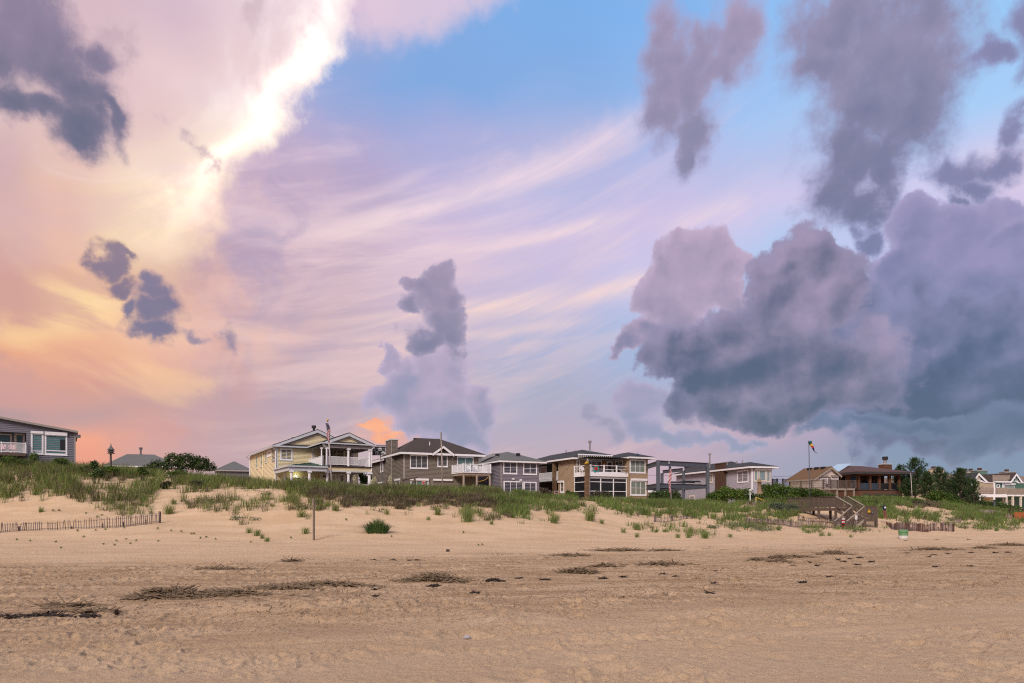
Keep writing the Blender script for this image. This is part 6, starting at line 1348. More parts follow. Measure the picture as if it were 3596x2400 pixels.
# boardwalk and stairs -----------------------------------------------------
st = thing('beach_stairs', 'weathered wooden boardwalk with railed stairs down to the beach', 'stairs', (30.05, 66, 0))
SO = Vector((30.05, 66, 0)); dd, nd = Vector((.30, -.954, 0)), Vector((.954, .30, 0))
def sp(i, j, z): v = dd * i + nd * j; return (v.x, v.y, z)
def rail_run(p, q, hgt, n, posts, m='wood', low=0.12, cap=True, bw=0.06):
    """p, q are points on the walking surface; balusters and posts rise from it"""
    p, q = Vector(p), Vector(q); u = Vector((0, 0, 1))
    MB().beam(p + u * hgt, q + u * hgt, .14, .045).build('handrail', 'woodpale' if abs(p.z - q.z) > .3 else m, st); MB().beam(p + u * low, q + u * low, .045, .09).build('lower_rail', m, st)
    for i in range(n):
        c = p.lerp(q, (i + .5) / n); MB().box(c.x - bw / 2, c.x + bw / 2, c.y - bw / 2, c.y + bw / 2, c.z + low + .05, c.z + hgt - .025).build('baluster', m, st)
    for t_ in posts:
        c = p.lerp(q, t_); MB().box(c.x - .065, c.x + .065, c.y - .065, c.y + .065, c.z - (1.0 if t_ in (0, 1) else .5), c.z + hgt - .02).build('post', m, st)
zw, zl, zg_ = 2.12, 1.15, -0.05; Wd = 1.35
MB().slab([sp(-6.5, 0, zw), sp(0, 0, zw), sp(0, Wd, zw), sp(-6.5, Wd, zw)], .06).build('walkway_deck', 'wood', st)
for j in (-.03, Wd + .03): MB().beam(sp(-6.5, j, zw - .14), sp(0, j, zw - .14), .05, .26).build('joist', 'wood', st)
rail_run(sp(-6.5, 0, zw), sp(0, 0, zw), 1.05, 36, (0, .3, .65, 1.0)); rail_run(sp(-6.5, Wd, zw), sp(0, Wd, zw), 1.05, 36, (0, .3, .65, 1.0))
for i in (-4.5, -2.2, 0): 
    for j in (0, Wd): MB().box(*[c for k_ in (0, 1) for c in (sp(i, j, 0)[k_] - .09, sp(i, j, 0)[k_] + .09)], .2, zw - .27).build('support_post', 'wood', st)
rail_run(sp(0.05, 0, zw), sp(2.0, 0, zl + .1), 1.05, 13, (1.0,)); rail_run(sp(0.05, Wd, zw), sp(2.0, Wd, zl + .1), 1.05, 13, (1.0,))
for j in (0.02, Wd - .02): MB().beam(sp(0, j, zw - .2), sp(2.05, j, zl - .12), .05, .26).build('stringer', 'wood', st)
for k_ in range(5): z = zw - (k_ + .5) * (zw - zl) / 5.0; i = .1 + k_ * .4; MB().slab([sp(i, .06, z), sp(i + .34, .06, z), sp(i + .34, Wd - .06, z), sp(i, Wd - .06, z)], .045).build('tread', 'wood', st)
i0, i1 = 2.0, 3.45
MB().slab([sp(i0, -.05, zl), sp(i1, -.05, zl), sp(i1, Wd + .05, zl), sp(i0, Wd + .05, zl)], .06).build('landing_deck', 'wood', st)
for i in (i0 + .03, i1 - .03): MB().beam(sp(i, -.05, zl - .16), sp(i, Wd + .05, zl - .16), .05, .2).build('joist', 'wood', st)
rail_run(sp(i1, 0, zl), sp(i1, Wd, zl), 1.08, 15, (0, 1.0)); rail_run(sp(i0, Wd, zl), sp(i1, Wd, zl), 1.08, 13, ())
for i in (i0 + .1, i1 - .1):
    for j in (.0, Wd - .02): MB().box(*[c for k_ in (0, 1) for c in (sp(i, j, 0)[k_] - .08, sp(i, j, 0)[k_] + .08)], -.4, zl - .07).build('support_post', 'wood', st)
mb = MB(); lattice(mb, lambda u, v: sp(i1 - .02, .1 + u, -.1 + v), Wd - .2, 1.0, .16, .03); mb.build('lattice', 'wood', st)['kind'] = 'stuff'
L2 = 1.95
for i in (i0, i1):
    rail_run(sp(i, -.05, zl), sp(i, -L2, zg_ - .1), 1.05, 13, (1.0,)); 
for i in (i0 + .05, i1 - .05): MB().beam(sp(i, 0, zl - .14), sp(i, -L2, zg_ - .2), .05, .26).build('stringer', 'woodpale', st)
for k_ in range(6): z = zl - (k_ + .5) * (zl - zg_) / 6.0; j = -.08 - k_ * .31; MB().slab([sp(i0 + .08, j, z), sp(i1 - .08, j, z), sp(i1 - .08, j - .27, z), sp(i0 + .08, j - .27, z)], .045).build('tread', 'wood', st)
# things fixed near the stairs
t = sign('rules_sign', 'white rules sign with dog symbol on post at foot of stairs', 3003.4, 1808.5, 3010.5, 1825.2, 60.8, None, [], ph=.5)
w = .085; gz = t.location.z; z0, z1 = up(0, 1825.2, 60.8) - gz, up(0, 1808.5, 60.8) - gz
for i in range(4): MB().box(-.055, .055, -.02, -.0125, z1 - .05 - .028 * i, z1 - .035 - .028 * i).build('printed_line', 'metal', t)
for i in range(2): MB().box(-.05, .05, -.02, -.0125, z0 + .03 + .026 * i, z0 + .045 + .026 * i).build('printed_line', 'metal', t)
MB().quad((-.01, -.021, z0 + .14), (.03, -.021, z0 + .10), (.04, -.021, z0 + .12), (.035, -.021, z0 + .16), (.02, -.021, z0 + .15), (.005, -.021, z0 + .17)).quad((-.05, -.021, z0 + .2), (-.035, -.021, z0 + .19), (-.03, -.021, z0 + .23), (-.045, -.021, z0 + .24)).build('dog_symbol', 'black', t)
q = SO + Vector(sp(i0 + .2, -1.15, .35)); t = thing('striped_board', 'red and white striped notice board between the stair flights', 'sign', q, math.atan2(nd.y, nd.x))
for i in range(6): MB().box(-.14, .14, -.02, .02, .05 + i * .13, .05 + i * .13 + .12).build('stripe', ('signred', 'black', 'signred', 'plastic', 'signred', 'plastic')[i], t)
MB().box(-.03, .03, .021, .06, -.3, .82).build('post', 'wood', t)
q = SO + Vector(sp(i1 + .07, .62, zl + .62)); t = thing('fish_ornament', 'yellow and grey leaping fish ornament on the stair landing rail', 'ornament', q, math.atan2(nd.y, nd.x))
MB().slab([(-.34, -.02, -.12), (-.16, -.02, -.16), (.02, -.02, -.06), (-.02, -.02, .08), (-.14, -.02, .16), (-.22, -.02, .26), (-.34, -.02, .2), (-.28, -.02, .06)], .0).build('fish_body', 'gold', t)
MB().tube([(-.30, 0, -.08), (-.2, 0, .02), (-.14, 0, .16)], [.05, .10, .03], 6).build('body', 'gold', t); MB().tube([(0, 0, -.12), (.14, 0, -.16), (.28, 0, .0), (.30, 0, .1)], [.03, .08, .06, .015], 6).build('tail', 'steel', t)
px_, py_ = zpix(zS, 2240, 320); D = 66; g = gd(px_, D); t = thing('windsock', 'star spangled blue windsock with red tails beside the stair landing', 'windsock', (g.x, g.y, up(0, py_, D)))
MB().tube([(0, 0, 0), (.03, 0, -.22), (.06, 0, -.42)], [.16, .15, .13], 10).build('body', 'navy', t); MB().quad(*[(.02 + (.13 if i % 2 == 0 else .055) * math.sin(i * math.pi / 5), -.17, -.17 + (.13 if i % 2 == 0 else .055) * math.cos(i * math.pi / 5)) for i in range(10)]).build('star', 'plastic', t)
for i in range(5): MB().beam((-.06 + .05 * i, -.02, -.42), (.02 + .06 * i, 0, -1.1 - .04 * i), .03, .008).build('tail', ('red', 'navy')[i % 2], t)
MB().tube([(-.7, .1, .15 - .3), (-.1, 0, .28)], .012, 4).build('rod', 'metal', t)
q0 = Vector((-.7, .1, -.15)); MB().tube([(-.7, .1, -.15), (-.72, .1, -1.4)], .02, 4).build('stake', 'wood', t)
# lamp post, umbrella, barrel, posts ---------------------------------------
px_, _ = zpix(zF, 1835, 862); D = 84; g = gd(px_, D); z = lambda zy: up(0, zpix(zF, 0, zy)[1], D) - g.z
t = thing('lamp_post', 'white garden lamp post with lantern before pale house hedge', 'lamp post', g); 
MB().tube([(0, 0, -.3), (-.03, 0, z(712))], [.075, .055], 8).build('post', 'plastic', t); MB().beam((-.24, 0, z(762)), (.2, 0, z(762)), .04, .05).build('ladder_bar', 'plastic', t)
MB().tube([(-.04, 0, z(712)), (-.04, 0, z(700))], [.08, .15], 8).build('lantern', 'plastic', t); MB().tube([(-.04, 0, z(700)), (-.04, 0, z(690)), (-.04, 0, z(678))], [.2, .12, .02], 8).build('lantern_roof', 'plastic', t)
px_, _ = zpix(zF, 1995, 0); D = 83; g = gd(px_, D); t = thing('patio_umbrella', 'furled tan patio umbrella standing before the pale lilac house', 'umbrella', g)
MB().tube([(-.05, 0, -.2), (-.05, 0, z(500))], .04, 8).build('pole', 'black', t)
mb = MB(); n = 10; rr = [(492, .05), (505, .16), (545, .26), (556, .34), (560, .20), (640, .22), (700, .24), (735, .30), (765, .46)]
pts = [(.06 * (zy > 700) - .02, 0, z(zy)) for zy, _ in rr]; mb.tube(pts, [r for _, r in rr], 10).build('canopy', 'tanfab', t, True); MB().box(-.3, .3, -.3, .3, -.1, .12).build('base', 'black', t)
t = thing('sawhorse', 'small yellow timber brace leaning by the umbrella foot', 'timber brace', gd(zpix(zF, 1990, 0)[0], 81.5)); MB().beam((-.3, 0, z(800)), (.55, 0, z(848)), .05, .07).build('brace', 'gold', t); MB().beam((-.35, 0, -.1), (-.35, 0, z(795)), .06, .06).build('leg', 'gold', t)
MB().box(-.5, -.38, -.05, .05, -.2, z(800)).build('post', 'woodpale', t)
g = G(3172, 1893.5); t = thing('trash_barrel', 'green topped white trash barrel alone on the beach', 'barrel', g - Vector((0, 0, .03)))
k = g.y / FPX; r = 15 * k; hh = 34 * k
ang = [0.0]; MB().tube([(0, 0, 0), (0, 0, hh * .40), (0, 0, hh * .43)], [r * .95, r, r], 24).build('drum', 'binWhite', t)
MB().tube([(0, 0, hh * .432), (0, 0, hh * .70), (0, 0, hh * .705)], [r * 1.005, r, r * .97], 24).build('band', 'binGreen', t); MB().tube([(0, 0, hh * .707), (0, 0, hh * .725)], r * .96, 24).build('rim_groove', 'black', t)
MB().tube([(0, 0, hh * .727), (0, 0, hh * .95), (0, 0, hh), (0, 0, hh * 1.005)], [r * 1.07, r * 1.05, r * .98, r * .2], 24).build('lid', 'binGreen', t)
for zz in (.14, .42): MB().tube([(0, 0, hh * zz - .012), (0, 0, hh * zz + .012)], r * 1.02, 24).build('hoop', 'binWhite' if zz < .3 else 'binGreen', t)
g = G(1102, 1899); k = g.y / FPX; t = thing('wooden_post', 'lone square weathered post standing in front of the dune', 'post', g - Vector((0, 0, .3)), R(12)); MB().box(-3.6 * k, 3.6 * k, -3.0 * k, 3.0 * k, 0, .3 + 149 * k).build('shaft', 'wood', t)
MB().box(-3.9 * k, -1.2 * k, -3.3 * k, -3.02 * k, .3, .3 + 149 * k - .01).build('face_board', 'woodpale', t)
b0, b1 = zpix(zH, 520, 1085), zpix(zH, 562, 935); D = 80; g = gd(b0[0], D); t = thing('leaning_post', 'pale leaning timber post in the sandy gap below the pines', 'post', g)
MB().beam((0, 0, -.2), ((b1[0] - b0[0]) / FPX * D, 0, up(0, b1[1], D) - g.z), .26, .24).build('shaft', 'woodpale', t)
b0, b1 = zpix(zK, 795, 1030), zpix(zK, 790, 838); D = 98; g = gd(b0[0], D); t = thing('bird_feeder', 'thin dark post with flat top before the townhouse hedge', 'post', g); zt_ = up(0, b1[1], D) - g.z
MB().tube([(0, 0, -.3), (0, 0, zt_)], .13, 8).build('shaft', 'steel', t); MB().box(-.34, .34, -.3, .3, zt_ + .002, zt_ + .06).build('top', 'black', t)
# timber platform rail at the far right
t = thing('timber_platform', 'low dark timber rail at the far right edge of the dune', 'platform', gd(zpix(zK, 1180, 0)[0], 90)); o = t.location.copy()
pa, pb_ = Vector((0, 0, 0)), gd(zpix(zK, 1620, 0)[0], 90) - o
zt_ = up(0, zpix(zK, 0, 1062)[1], 90) - o.z; zm_ = up(0, zpix(zK, 0, 1130)[1], 90) - o.z
for i in range(5): x = pb_.x * i / 4; MB().box(x - .09, x + .09, -.09, .09, -1.2, zt_ - .05).build('post', 'wooddark', t)
for z in (zt_, zm_): MB().beam((0, 0, z), (pb_.x, 0, z), .14, .09).build('rail', 'wooddark', t)
MB().box(0, pb_.x, .1, 1.8, zm_ - .75, zm_ - .62).build('deck', 'wooddark', t)
t = thing('power_line', 'thin power line crossing the sky behind the steel frame', 'cable', (24, 130, 0)); MB().tube([(-30, 0, up(0, 1663, 130)), (-4, 0, up(0, 1668, 130)), (18, 0, up(0, 1675, 130))], .022, 4).build('cable', 'black', t)
t = thing('power_line', 'thin power line right of the pale house above brown deck', 'cable', (45, 130, 0)); MB().tube([(-1, 0, up(0, 1676, 130)), (12, 0, up(0, 1670, 130))], .022, 4).build('cable', 'black', t)
# porch lamp that is lit
hl, (la, lb, lz) = LAMP; p = HP(hl, la, lb, lz); t = thing('porch_lamp', 'lit lamp on the wall under the green porch roof', 'lamp', p, R(30))
MT['lampglow'] = emit('lamp_glow', (1.0, 0.95, 0.62), 14); MB().tube([(0, 0, -.1), (0, 0, .02), (0, 0, .1)], [.05, .12, .05], 10).build('bulb', 'lampglow', t, True); MB().box(-.1, .1, .05, .18, -.12, .12).build('backplate', 'black', t)
pl = bpy.data.lights.new('porch_lamp_light', 'POINT'); pl.energy = 14; pl.color = (0.95, 1.0, 0.55); pl.shadow_soft_size = 0.1; plo = bpy.data.objects.new('porch_lamp_light', pl); col.objects.link(plo); plo.parent = t; plo.location = (0, -.3, 0)
# sand fences: every lath a part -----------------------------------------------
def fence(label, pts, n, mats=('slat',), posts=(), gap=(), wire=True, tilt=0.05, w=0.045, Dfix=None):
    """pts: (photo column, ground row, top row); laths follow the sand between them"""
    P = []
    for (px_, pb_, pt_) in pts:
        g = G(px_, pb_) if Dfix is None else gd(px_, Dfix(px_)); P.append((g, (pb_ - pt_) / FPX * g.y, px_))
    o = P[0][0]; t = thing('sand_fence', label, 'fence', o, group='lath sand fences along the dune'); base = None; R_ = random.Random(int(pts[0][0]) + n)
    def at(s):
        s = s * (len(P) - 1); i = min(int(s), len(P) - 2); f = s - i
        g = P[i][0].lerp(P[i + 1][0], f); g.z = float(H(g.x, g.y)); return g - o, P[i][1] * (1 - f) + P[i + 1][1] * f
    me = {}
    for k in range(n):
        s = (k + .5) / n
        if any(a < s < b for a, b in gap): continue
        g, hh = at(s); m = mats[R_.randrange(len(mats))]
        if m not in me: me[m] = MB().box(-w / 2, w / 2, -.012, .012, -.15, 1.0)
        if isinstance(me[m], MB): q = me[m].build('slat', m, t); me[m] = q.data
        else: q = link('slat', me[m], t)
        q.location = g; q.scale = (R_.uniform(.75, 1.1), 1, hh * (R_.uniform(.90, 1.08) if R_.random() > .05 else .45)); q.rotation_euler = (R_.uniform(-.04, .04), R_.gauss(0, tilt), R_.uniform(-.3, .3))
    for s, ww, kk in posts:
        g, hh = at(s); MB().box(g.x - ww / 2, g.x + ww / 2, g.y + .02, g.y + .02 + ww * .6, g.z - .2, g.z + hh * kk).build('fence_post', 'wood', t)
    if wire:
        for fz in (.18, .8):
            pts_ = []
            for k in range(41):
                g, hh = at(k / 40); pts_.append((g.x, g.y - .02, g.z + hh * fz + .02 * math.sin(k * 1.7)))
            MB().tube(pts_, .008, 4).build('wire', 'black', t)
    return t
fence('short grey lath fence in the sand at lower left', [(-60, 1875, 1843), (0, 1872, 1838), (90, 1865, 1834), (180, 1862, 1832), (290, 1859, 1826), (400, 1855, 1815), (480, 1847, 1811), (561, 1838, 1802)], 84, ('slat', 'slat', 'wood'), posts=((.245, .12, .55), (.52, .08, .3), (.66, .09, .45), (.77, .12, .5), (.91, .08, .5), (.998, .13, 1.15)), gap=((.375, .405),))
fence('half buried lath fence on the dune below the steel frame', [(2296, 1834, 1812), (2356, 1832, 1812), (2400, 1824, 1812), (2440, 1822, 1816)], 36, posts=((.02, .14, 1.15), (.36, .12, 1.05), (.76, .10, 1.0)), gap=((.5, .55), (.8, .86)), tilt=.08)
fence('long grey lath fence running behind the seedlings to the stairs', [(2618, 1838, 1817), (2680, 1842, 1822), (2760, 1848, 1826), (2850, 1853, 1829), (2950, 1856, 1834)], 130, ('slat', 'slat', 'slatred'), posts=((.3, .14, 1.1), (.55, .14, 1.0), (.97, .16, 1.1)))
fence('second lath fence higher on the dune left of stairs', [(2800, 1830, 1812), (2850, 1834, 1818), (2910, 1838, 1824), (2945, 1840, 1828)], 50, ('slat', 'slatred'))
fence('reddish lath fence right of the stairs behind the barrel', [(3112, 1838, 1830), (3150, 1862, 1834), (3200, 1866, 1836), (3270, 1865, 1836), (3352, 1868, 1837)], 88, ('slatred', 'slat', 'slatred'), posts=((.26, .14, .8), (.45, .16, 1.0), (.6, .1, 1.0), (.78, .14, .9), (.88, .12, .75), (.99, .12, .9)), w=.06)
fence('pale tightly set lath fence before the townhouse hedge', [(3434, 1800, 1783), (3470, 1805, 1786), (3500, 1810, 1792), (3512, 1813, 1795)], 58, ('woodpale', 'slat'), posts=((.42, .1, .9), (.72, .1, .9), (.93, .1, .9)), w=.09, Dfix=lambda p: 84)
fence('reddish lath fence with orange netting at the right edge', [(3514, 1813, 1796), (3560, 1820, 1803), (3600, 1828, 1806), (3640, 1832, 1810)], 46, ('slatred', 'slatred', 'slat'), w=.06, Dfix=lambda p: 82)
fence('small broken lath fence leaning on the sand slope', [(3345, 1836, 1825), (3362, 1838, 1826), (3374, 1836, 1822)], 15, ('slat',), tilt=.3, wire=False)
fence('low dark lath fence beside the furled umbrella', [(2620, 1768, 1755), (2680, 1770, 1756), (2720, 1768, 1757)], 60, ('slatred', 'slat'), wire=False, w=.06, Dfix=lambda p: 80)
g = gd(3578, 81.5); t = thing('orange_net', 'bright orange safety net on the far right fence', 'netting', g); mb = MB()
for i in range(12):
    for j in range(8):
        x0, z0 = -.5 + i * .12, .1 + j * .1; mb.quad((x0, .04 * math.sin(i), z0), (x0 + .085, .04 * math.sin(i + .7), z0), (x0 + .085, .04 * math.sin(i + .7), z0 + .075), (x0, .04 * math.sin(i), z0 + .075))
mb.build('netting', 'orange', t)['kind'] = 'stuff'
# wrack: piles of dry reeds and seaweed, each pile a thing --------------------
def sticks(cx, cy, rx, ry, n, L, hh, seed, m='straw', th=0.009, ang0=-0.1, spread=0.5):
    """stems scattered in an elongated heap; returns verts, faces (thin 3-sided prisms)"""
    r = np.random.RandomState(seed); x = r.randn(n) * .46 * rx; y = r.randn(n) * .40 * ry; q = .5 + .5 * np.sin(x / rx * 6 + seed) * np.cos(x / rx * 11 + seed * 2); kp = r.uniform(0, 1, n) < .35 + .65 * q; x, y = x[kp], y[kp] + ry * .5 * np.sin(x[kp] / rx * 4 + seed * 1.7); n = len(x)
    rad = np.clip(1 - (x / rx) ** 2 - (y / ry) ** 2, 0.02, 1); l = L * r.uniform(.4, 1.3, n); a = ang0 + r.randn(n) * spread; z = r.uniform(0, 1, n) * hh * rad
    tl = r.randn(n) * .22; d = np.stack([np.cos(a) * np.cos(tl), np.sin(a) * np.cos(tl), np.sin(tl)], 1); c = np.stack([cx + x, cy + y, H(cx + x, cy + y) + z + .012], 1)
    p, q = c - d * l[:, None] / 2, c + d * l[:, None] / 2; s = np.stack([-np.sin(a), np.cos(a), 0 * a], 1) * th * r.uniform(.6, 1.6, n)[:, None]; u = np.array([0, 0, 1.0]) * th
    m_ = (p + q) / 2 + r.randn(n, 3) * l[:, None] * .05 * np.array([1, 1, .6])
    V = np.stack([p - s, p + s, p + u * 1.3, m_ - s, m_ + s, m_ + u * 1.3, q - s, q + s, q + u * 1.3], 1).reshape(-1, 3); b = np.arange(n)[:, None] * 9
    F = np.concatenate([b + np.array([i, j, j + 3, i + 3]) for k in (0, 3) for i, j in ((k, k + 1), (k + 1, k + 2), (k + 2, k))], 0)
    return V, F
def pile(name, label, cat, px, py, rx_px, n, L, hh, seed, m='straw', asp=3.2, group=None, th=.009, spread=.5):
    if cat == 'reed pile': n = int(n * (.8 if py > 2000 else .5)); th *= (1.15 if py > 2000 else 1.3); hh *= 1.1
    g = G(px, py); k = g.y / FPX; rx = rx_px * k; V, F = sticks(g.x, g.y, rx, rx / asp, n, L, hh, seed, m, th, .12, spread)
    o = npmesh(name, V - np.array(g), F, m, smooth=False); o.location = g; return tag(o, label, cat, group)
pile('reed_pile', 'biggest dark heap of dry reeds on the left beach', 'reed pile', 600, 2100, 115, 1500, .5, .16, 1, asp=2.6)
pile('reed_pile', 'long thin reed drift reaching right from the biggest heap', 'reed pile', 790, 2092, 150, 900, .40, .07, 2, asp=5)
pile('reed_pile', 'reed drift between the big heap and the post', 'reed pile', 980, 2072, 120, 700, .36, .06, 3, asp=5)
pile('reed_pile', 'dense reed strip right of the long drift', 'reed pile', 1150, 2060, 160, 1100, .36, .07, 4, asp=5)
pile('reed_pile', 'rounded reed heap alone at centre left of the beach', 'reed pile', 1525, 2041, 100, 1100, .42, .14, 5, asp=2.6)
pile('reed_pile', 'flat reed scatter left of the pine cone', 'reed pile', 230, 2131, 90, 130, .6, .015, 6, asp=4)
pile('reed_pile', 'straggling reeds above the pine cone', 'reed pile', 290, 2153, 120, 110, .7, .01, 7, asp=6, spread=.25)
pile('seaweed_strip', 'dark seaweed strip at the left picture edge', 'seaweed', 150, 2166, 80, 260, .25, .015, 8, 'weed', asp=5)
pile('seaweed_strip', 'short black seaweed clump just left of the orange shell', 'seaweed', 308, 2172, 34, 260, .14, .05, 9, 'weed', asp=2.4)
pile('seaweed_strip', 'thin seaweed line cut by the left edge', 'seaweed', 20, 2176, 60, 240, .25, .03, 10, 'weed', asp=5)
pile('reed_pile', 'small reed bundle below the lone post', 'reed pile', 1022, 1973, 34, 110, .6, .05, 11, asp=4)
pile('reed_pile', 'faint reed line on the upper beach below the seedlings', 'reed pile', 780, 2001, 110, 200, .45, .02, 12, asp=6)
pile('reed_pile', 'reed heap in the middle of the beach under the tan house', 'reed pile', 2030, 2014, 65, 520, .45, .10, 13, asp=3)
pile('reed_pile', 'upper reed strip under the tan house pillars', 'reed pile', 2005, 1954, 60, 380, .5, .06, 14, asp=4)
pile('reed_pile', 'long reed strip under the steel frame', 'reed pile', 2180, 1936, 95, 560, .6, .06, 15, asp=5)
pile('reed_pile', 'reed strip right of the centre heap', 'reed pile', 2120, 1992, 50, 280, .5, .06, 16, asp=3.5)
pile('reed_pile', 'dark reed strip in mid beach under the pale house', 'reed pile', 2330, 1986, 90, 560, .5, .07, 17, asp=5)
pile('reed_pile', 'thin reed strip nearest to the beach grass', 'reed pile', 2335, 1935, 46, 200, .5, .04, 18, asp=5)
pile('reed_pile', 'reed heap left of the twin heaps at right', 'reed pile', 2660, 1971, 32, 300, .4, .10, 19, asp=2.5)
pile('reed_pile', 'upper of the twin reed heaps at right', 'reed pile', 2735, 1963, 34, 320, .4, .12, 20, asp=2.4)
pile('reed_pile', 'lower of the twin reed heaps at right', 'reed pile', 2740, 1975, 36, 260, .4, .06, 21, asp=3.5)
pile('reed_pile', 'flat reed strip right of the twin heaps', 'reed pile', 2805, 1959, 50, 260, .5, .04, 22, asp=5)
pile('reed_pile', 'lens shaped reed heap below the stairs', 'reed pile', 2925, 1948, 50, 480, .5, .11, 23, asp=3)
pile('reed_pile', 'long dark reed strip below the trash barrel', 'reed pile', 3290, 1932, 100, 620, .5, .06, 24, asp=6)
pile('reed_pile', 'dark reed strip at the right picture edge', 'reed pile', 3560, 1917, 70, 560, .5, .08, 25, asp=5)
pile('reed_pile', 'narrow dark reed line between barrel strip and right edge', 'reed pile', 3455, 1927, 36, 260, .5, .05, 26, asp=5)
pile('seaweed_clump', 'black seaweed clump right of the rounded reed heap', 'seaweed', 1730, 2042, 22, 220, .16, .05, 27, 'weed', asp=2.4)
pile('seaweed_clump', 'black seaweed patch under the rounded reed heap', 'seaweed', 1528, 2062, 18, 150, .16, .04, 28, 'weed', asp=2.6)
rw = random.Random(5)
for i, (px_, py_) in enumerate(((1760, 2044), (1910, 2038), (1820, 2034), (1668, 2085), (1325, 2096), (1320, 2074), (2118, 2034), (2190, 2029), (2325, 2019), (2370, 2027), (2480, 2003), (2520, 2009), (2545, 1999), (2505, 2051), (2845, 1977), (2785, 1990), (2870, 1988), (2960, 1975), (2940, 1967), (2985, 1965), (3020, 1961), (3010, 1985), (3280, 1951), (3330, 1946), (3410, 1943), (3286, 1992), (3408, 1990), (3495, 1943), (3540, 1942), (3190, 1944), (3260, 1957), (3180, 1900), (3290, 1898), (3400, 1896), (3060, 1975), (2910, 2027), (2820, 2048), (2490, 2085), (1310, 1969), (1380, 1969), (1465, 1969), (1435, 1970))):
    pile('seaweed_scrap', 'small dark scrap of seaweed on the trampled beach', 'seaweed', px_, py_, rw.uniform(5, 13), 22, .18, .015, 100 + i, 'weed', asp=rw.uniform(3, 6), group='seaweed scraps strewn over the beach')
V_, F_ = [], []; off = 0
for i in range(170):
    px_ = rw.uniform(-50, 3650); t_ = rw.random(); top = np.interp(px_, [0, 1200, 2400, 3596], [1995, 1965, 1925, 1895]); py_ = top + (rw.random() ** 1.8) * 190
    D = 4245 / (py_ - 1800); x, y = (px_ - CX) / FPX * D, D; v, f = sticks(x, y, .9, .5, 14, .16, .01, 500 + i, th=.005, spread=1.2); V_.append(v); F_.append(f + off); off += len(v)
tag(npmesh('reed_litter', np.concatenate(V_), np.concatenate(F_), 'straw', smooth=False), 'fine broken reed litter scattered over the trampled beach', 'litter', kind='stuff')
# pine cone, shells, rock
g = G(411, 2162); k = g.y / FPX; t = thing('pine_cone', 'dark open pine cone standing beside the reeds', 'pine cone', g); r0 = 12 * k
MB().tube([(0, 0, 0), (0, 0, r0 * .6), (0, 0, r0 * 1.5)], [r0 * .3, r0 * .45, r0 * .15], 8).build('core', 'cone', t)
for i in range(46):
    a = i * 2.4; f = i / 46; rr = r0 * math.sin(math.pi * (f * .8 + .15)) * 1.02; z = r0 * (.1 + 1.5 * f); c_, s_ = math.cos(a), math.sin(a); n_ = Vector((-s_, c_, 0)) * r0 * .2
    p0_, p1_ = Vector((c_ * r0 * .25, s_ * r0 * .25, z - .1 * r0)), Vector((c_ * rr, s_ * rr, z + r0 * .12)); MB().slab([tuple(p0_ - n_ * .5), tuple(p1_ - n_), tuple(p1_ + n_), tuple(p0_ + n_ * .5)], r0 * .05).build('scale', 'cone', t)
def shell(label, px, py, s, m):
    g = G(px, py); t = thing('shell', label, 'shell', g); MB().tube([(-s, 0, .0), (-s * .3, 0, s * .35), (s * .5, 0, s * .3), (s, 0, 0)], [s * .15, s * .55, s * .5, s * .1], 8).build('valve', m, t, True)
shell('orange half shell beside the black seaweed clump', 342, 2175, .032, 'shell'); shell('white broken shell in the scooped hollow', 722, 2221, .016, 'plastic'); shell('second white shell bit in the scooped hollow', 700, 2219, .012, 'plastic'); shell('pale shell among the seaweed at lower left', 193, 2178, .03, 'woodpale'); shell('grey crumpled shell in the near middle beach', 1640, 2244, .06, 'soffit')
g = G(1572, 1938); t = thing('dark_stone', 'single dark stone on smooth upper sand', 'stone', g); MB().tube([(-.07, 0, .0), (-.02, 0, .05), (.05, 0, .04), (.08, 0, 0)], [.02, .07, .06, .02], 7).build('stone', 'weed', t, True)
# ------------------------------------------------------------------ vegetation
MT['grass'] = vcmat('beachgrass', 0.65, 0.2, 0.25); MT['leaf'] = vcmat('shrub_leaf', 0.6, 0.25, 0.2); MT['needle'] = vcmat('pine_needle', 0.7, 0.2, 0.1)
def blades(root, h, lean, wid, colr, droop=1.0, rs=None):
    """root (n,3), h (n), lean (n,2) horizontal reach of the tip, colr (n,3) -> verts, tris, colours"""
    n = len(root); a = rs.uniform(0, np.pi, n); side = np.stack([np.cos(a), np.sin(a), 0 * a], 1) * (wid / 2)[:, None]
    up_ = np.zeros((n, 3)); L = np.concatenate([lean, np.zeros((n, 1))], 1)
    up_[:, 2] = h * .62; mid = root + up_ + L * .36; up2 = np.zeros((n, 3)); up2[:, 2] = h * (1.0 - 0.35 * droop * np.clip(np.linalg.norm(lean, axis=1) / np.maximum(h, .01), 0, 1.5)); tip = root + up2 + L
    V = np.stack([root - side, root + side, mid - side * .75, mid + side * .75, tip], 1).reshape(-1, 3); b = np.arange(n)[:, None] * 5
    F = np.concatenate([b + np.array(t) for t in ((0, 1, 3), (0, 3, 2), (2, 3, 4))], 0)
    return V, F, np.repeat(colr, 5, 0)
PALG = np.array([[.160, .215, .050], [.118, .175, .038], [.210, .240, .075], [.245, .225, .10], [.078, .130, .030]])
PALB = np.array([[.165, .115, .080], [.21, .155, .110], [.110, .080, .060], [.26, .205, .145], [.080, .060, .048]])
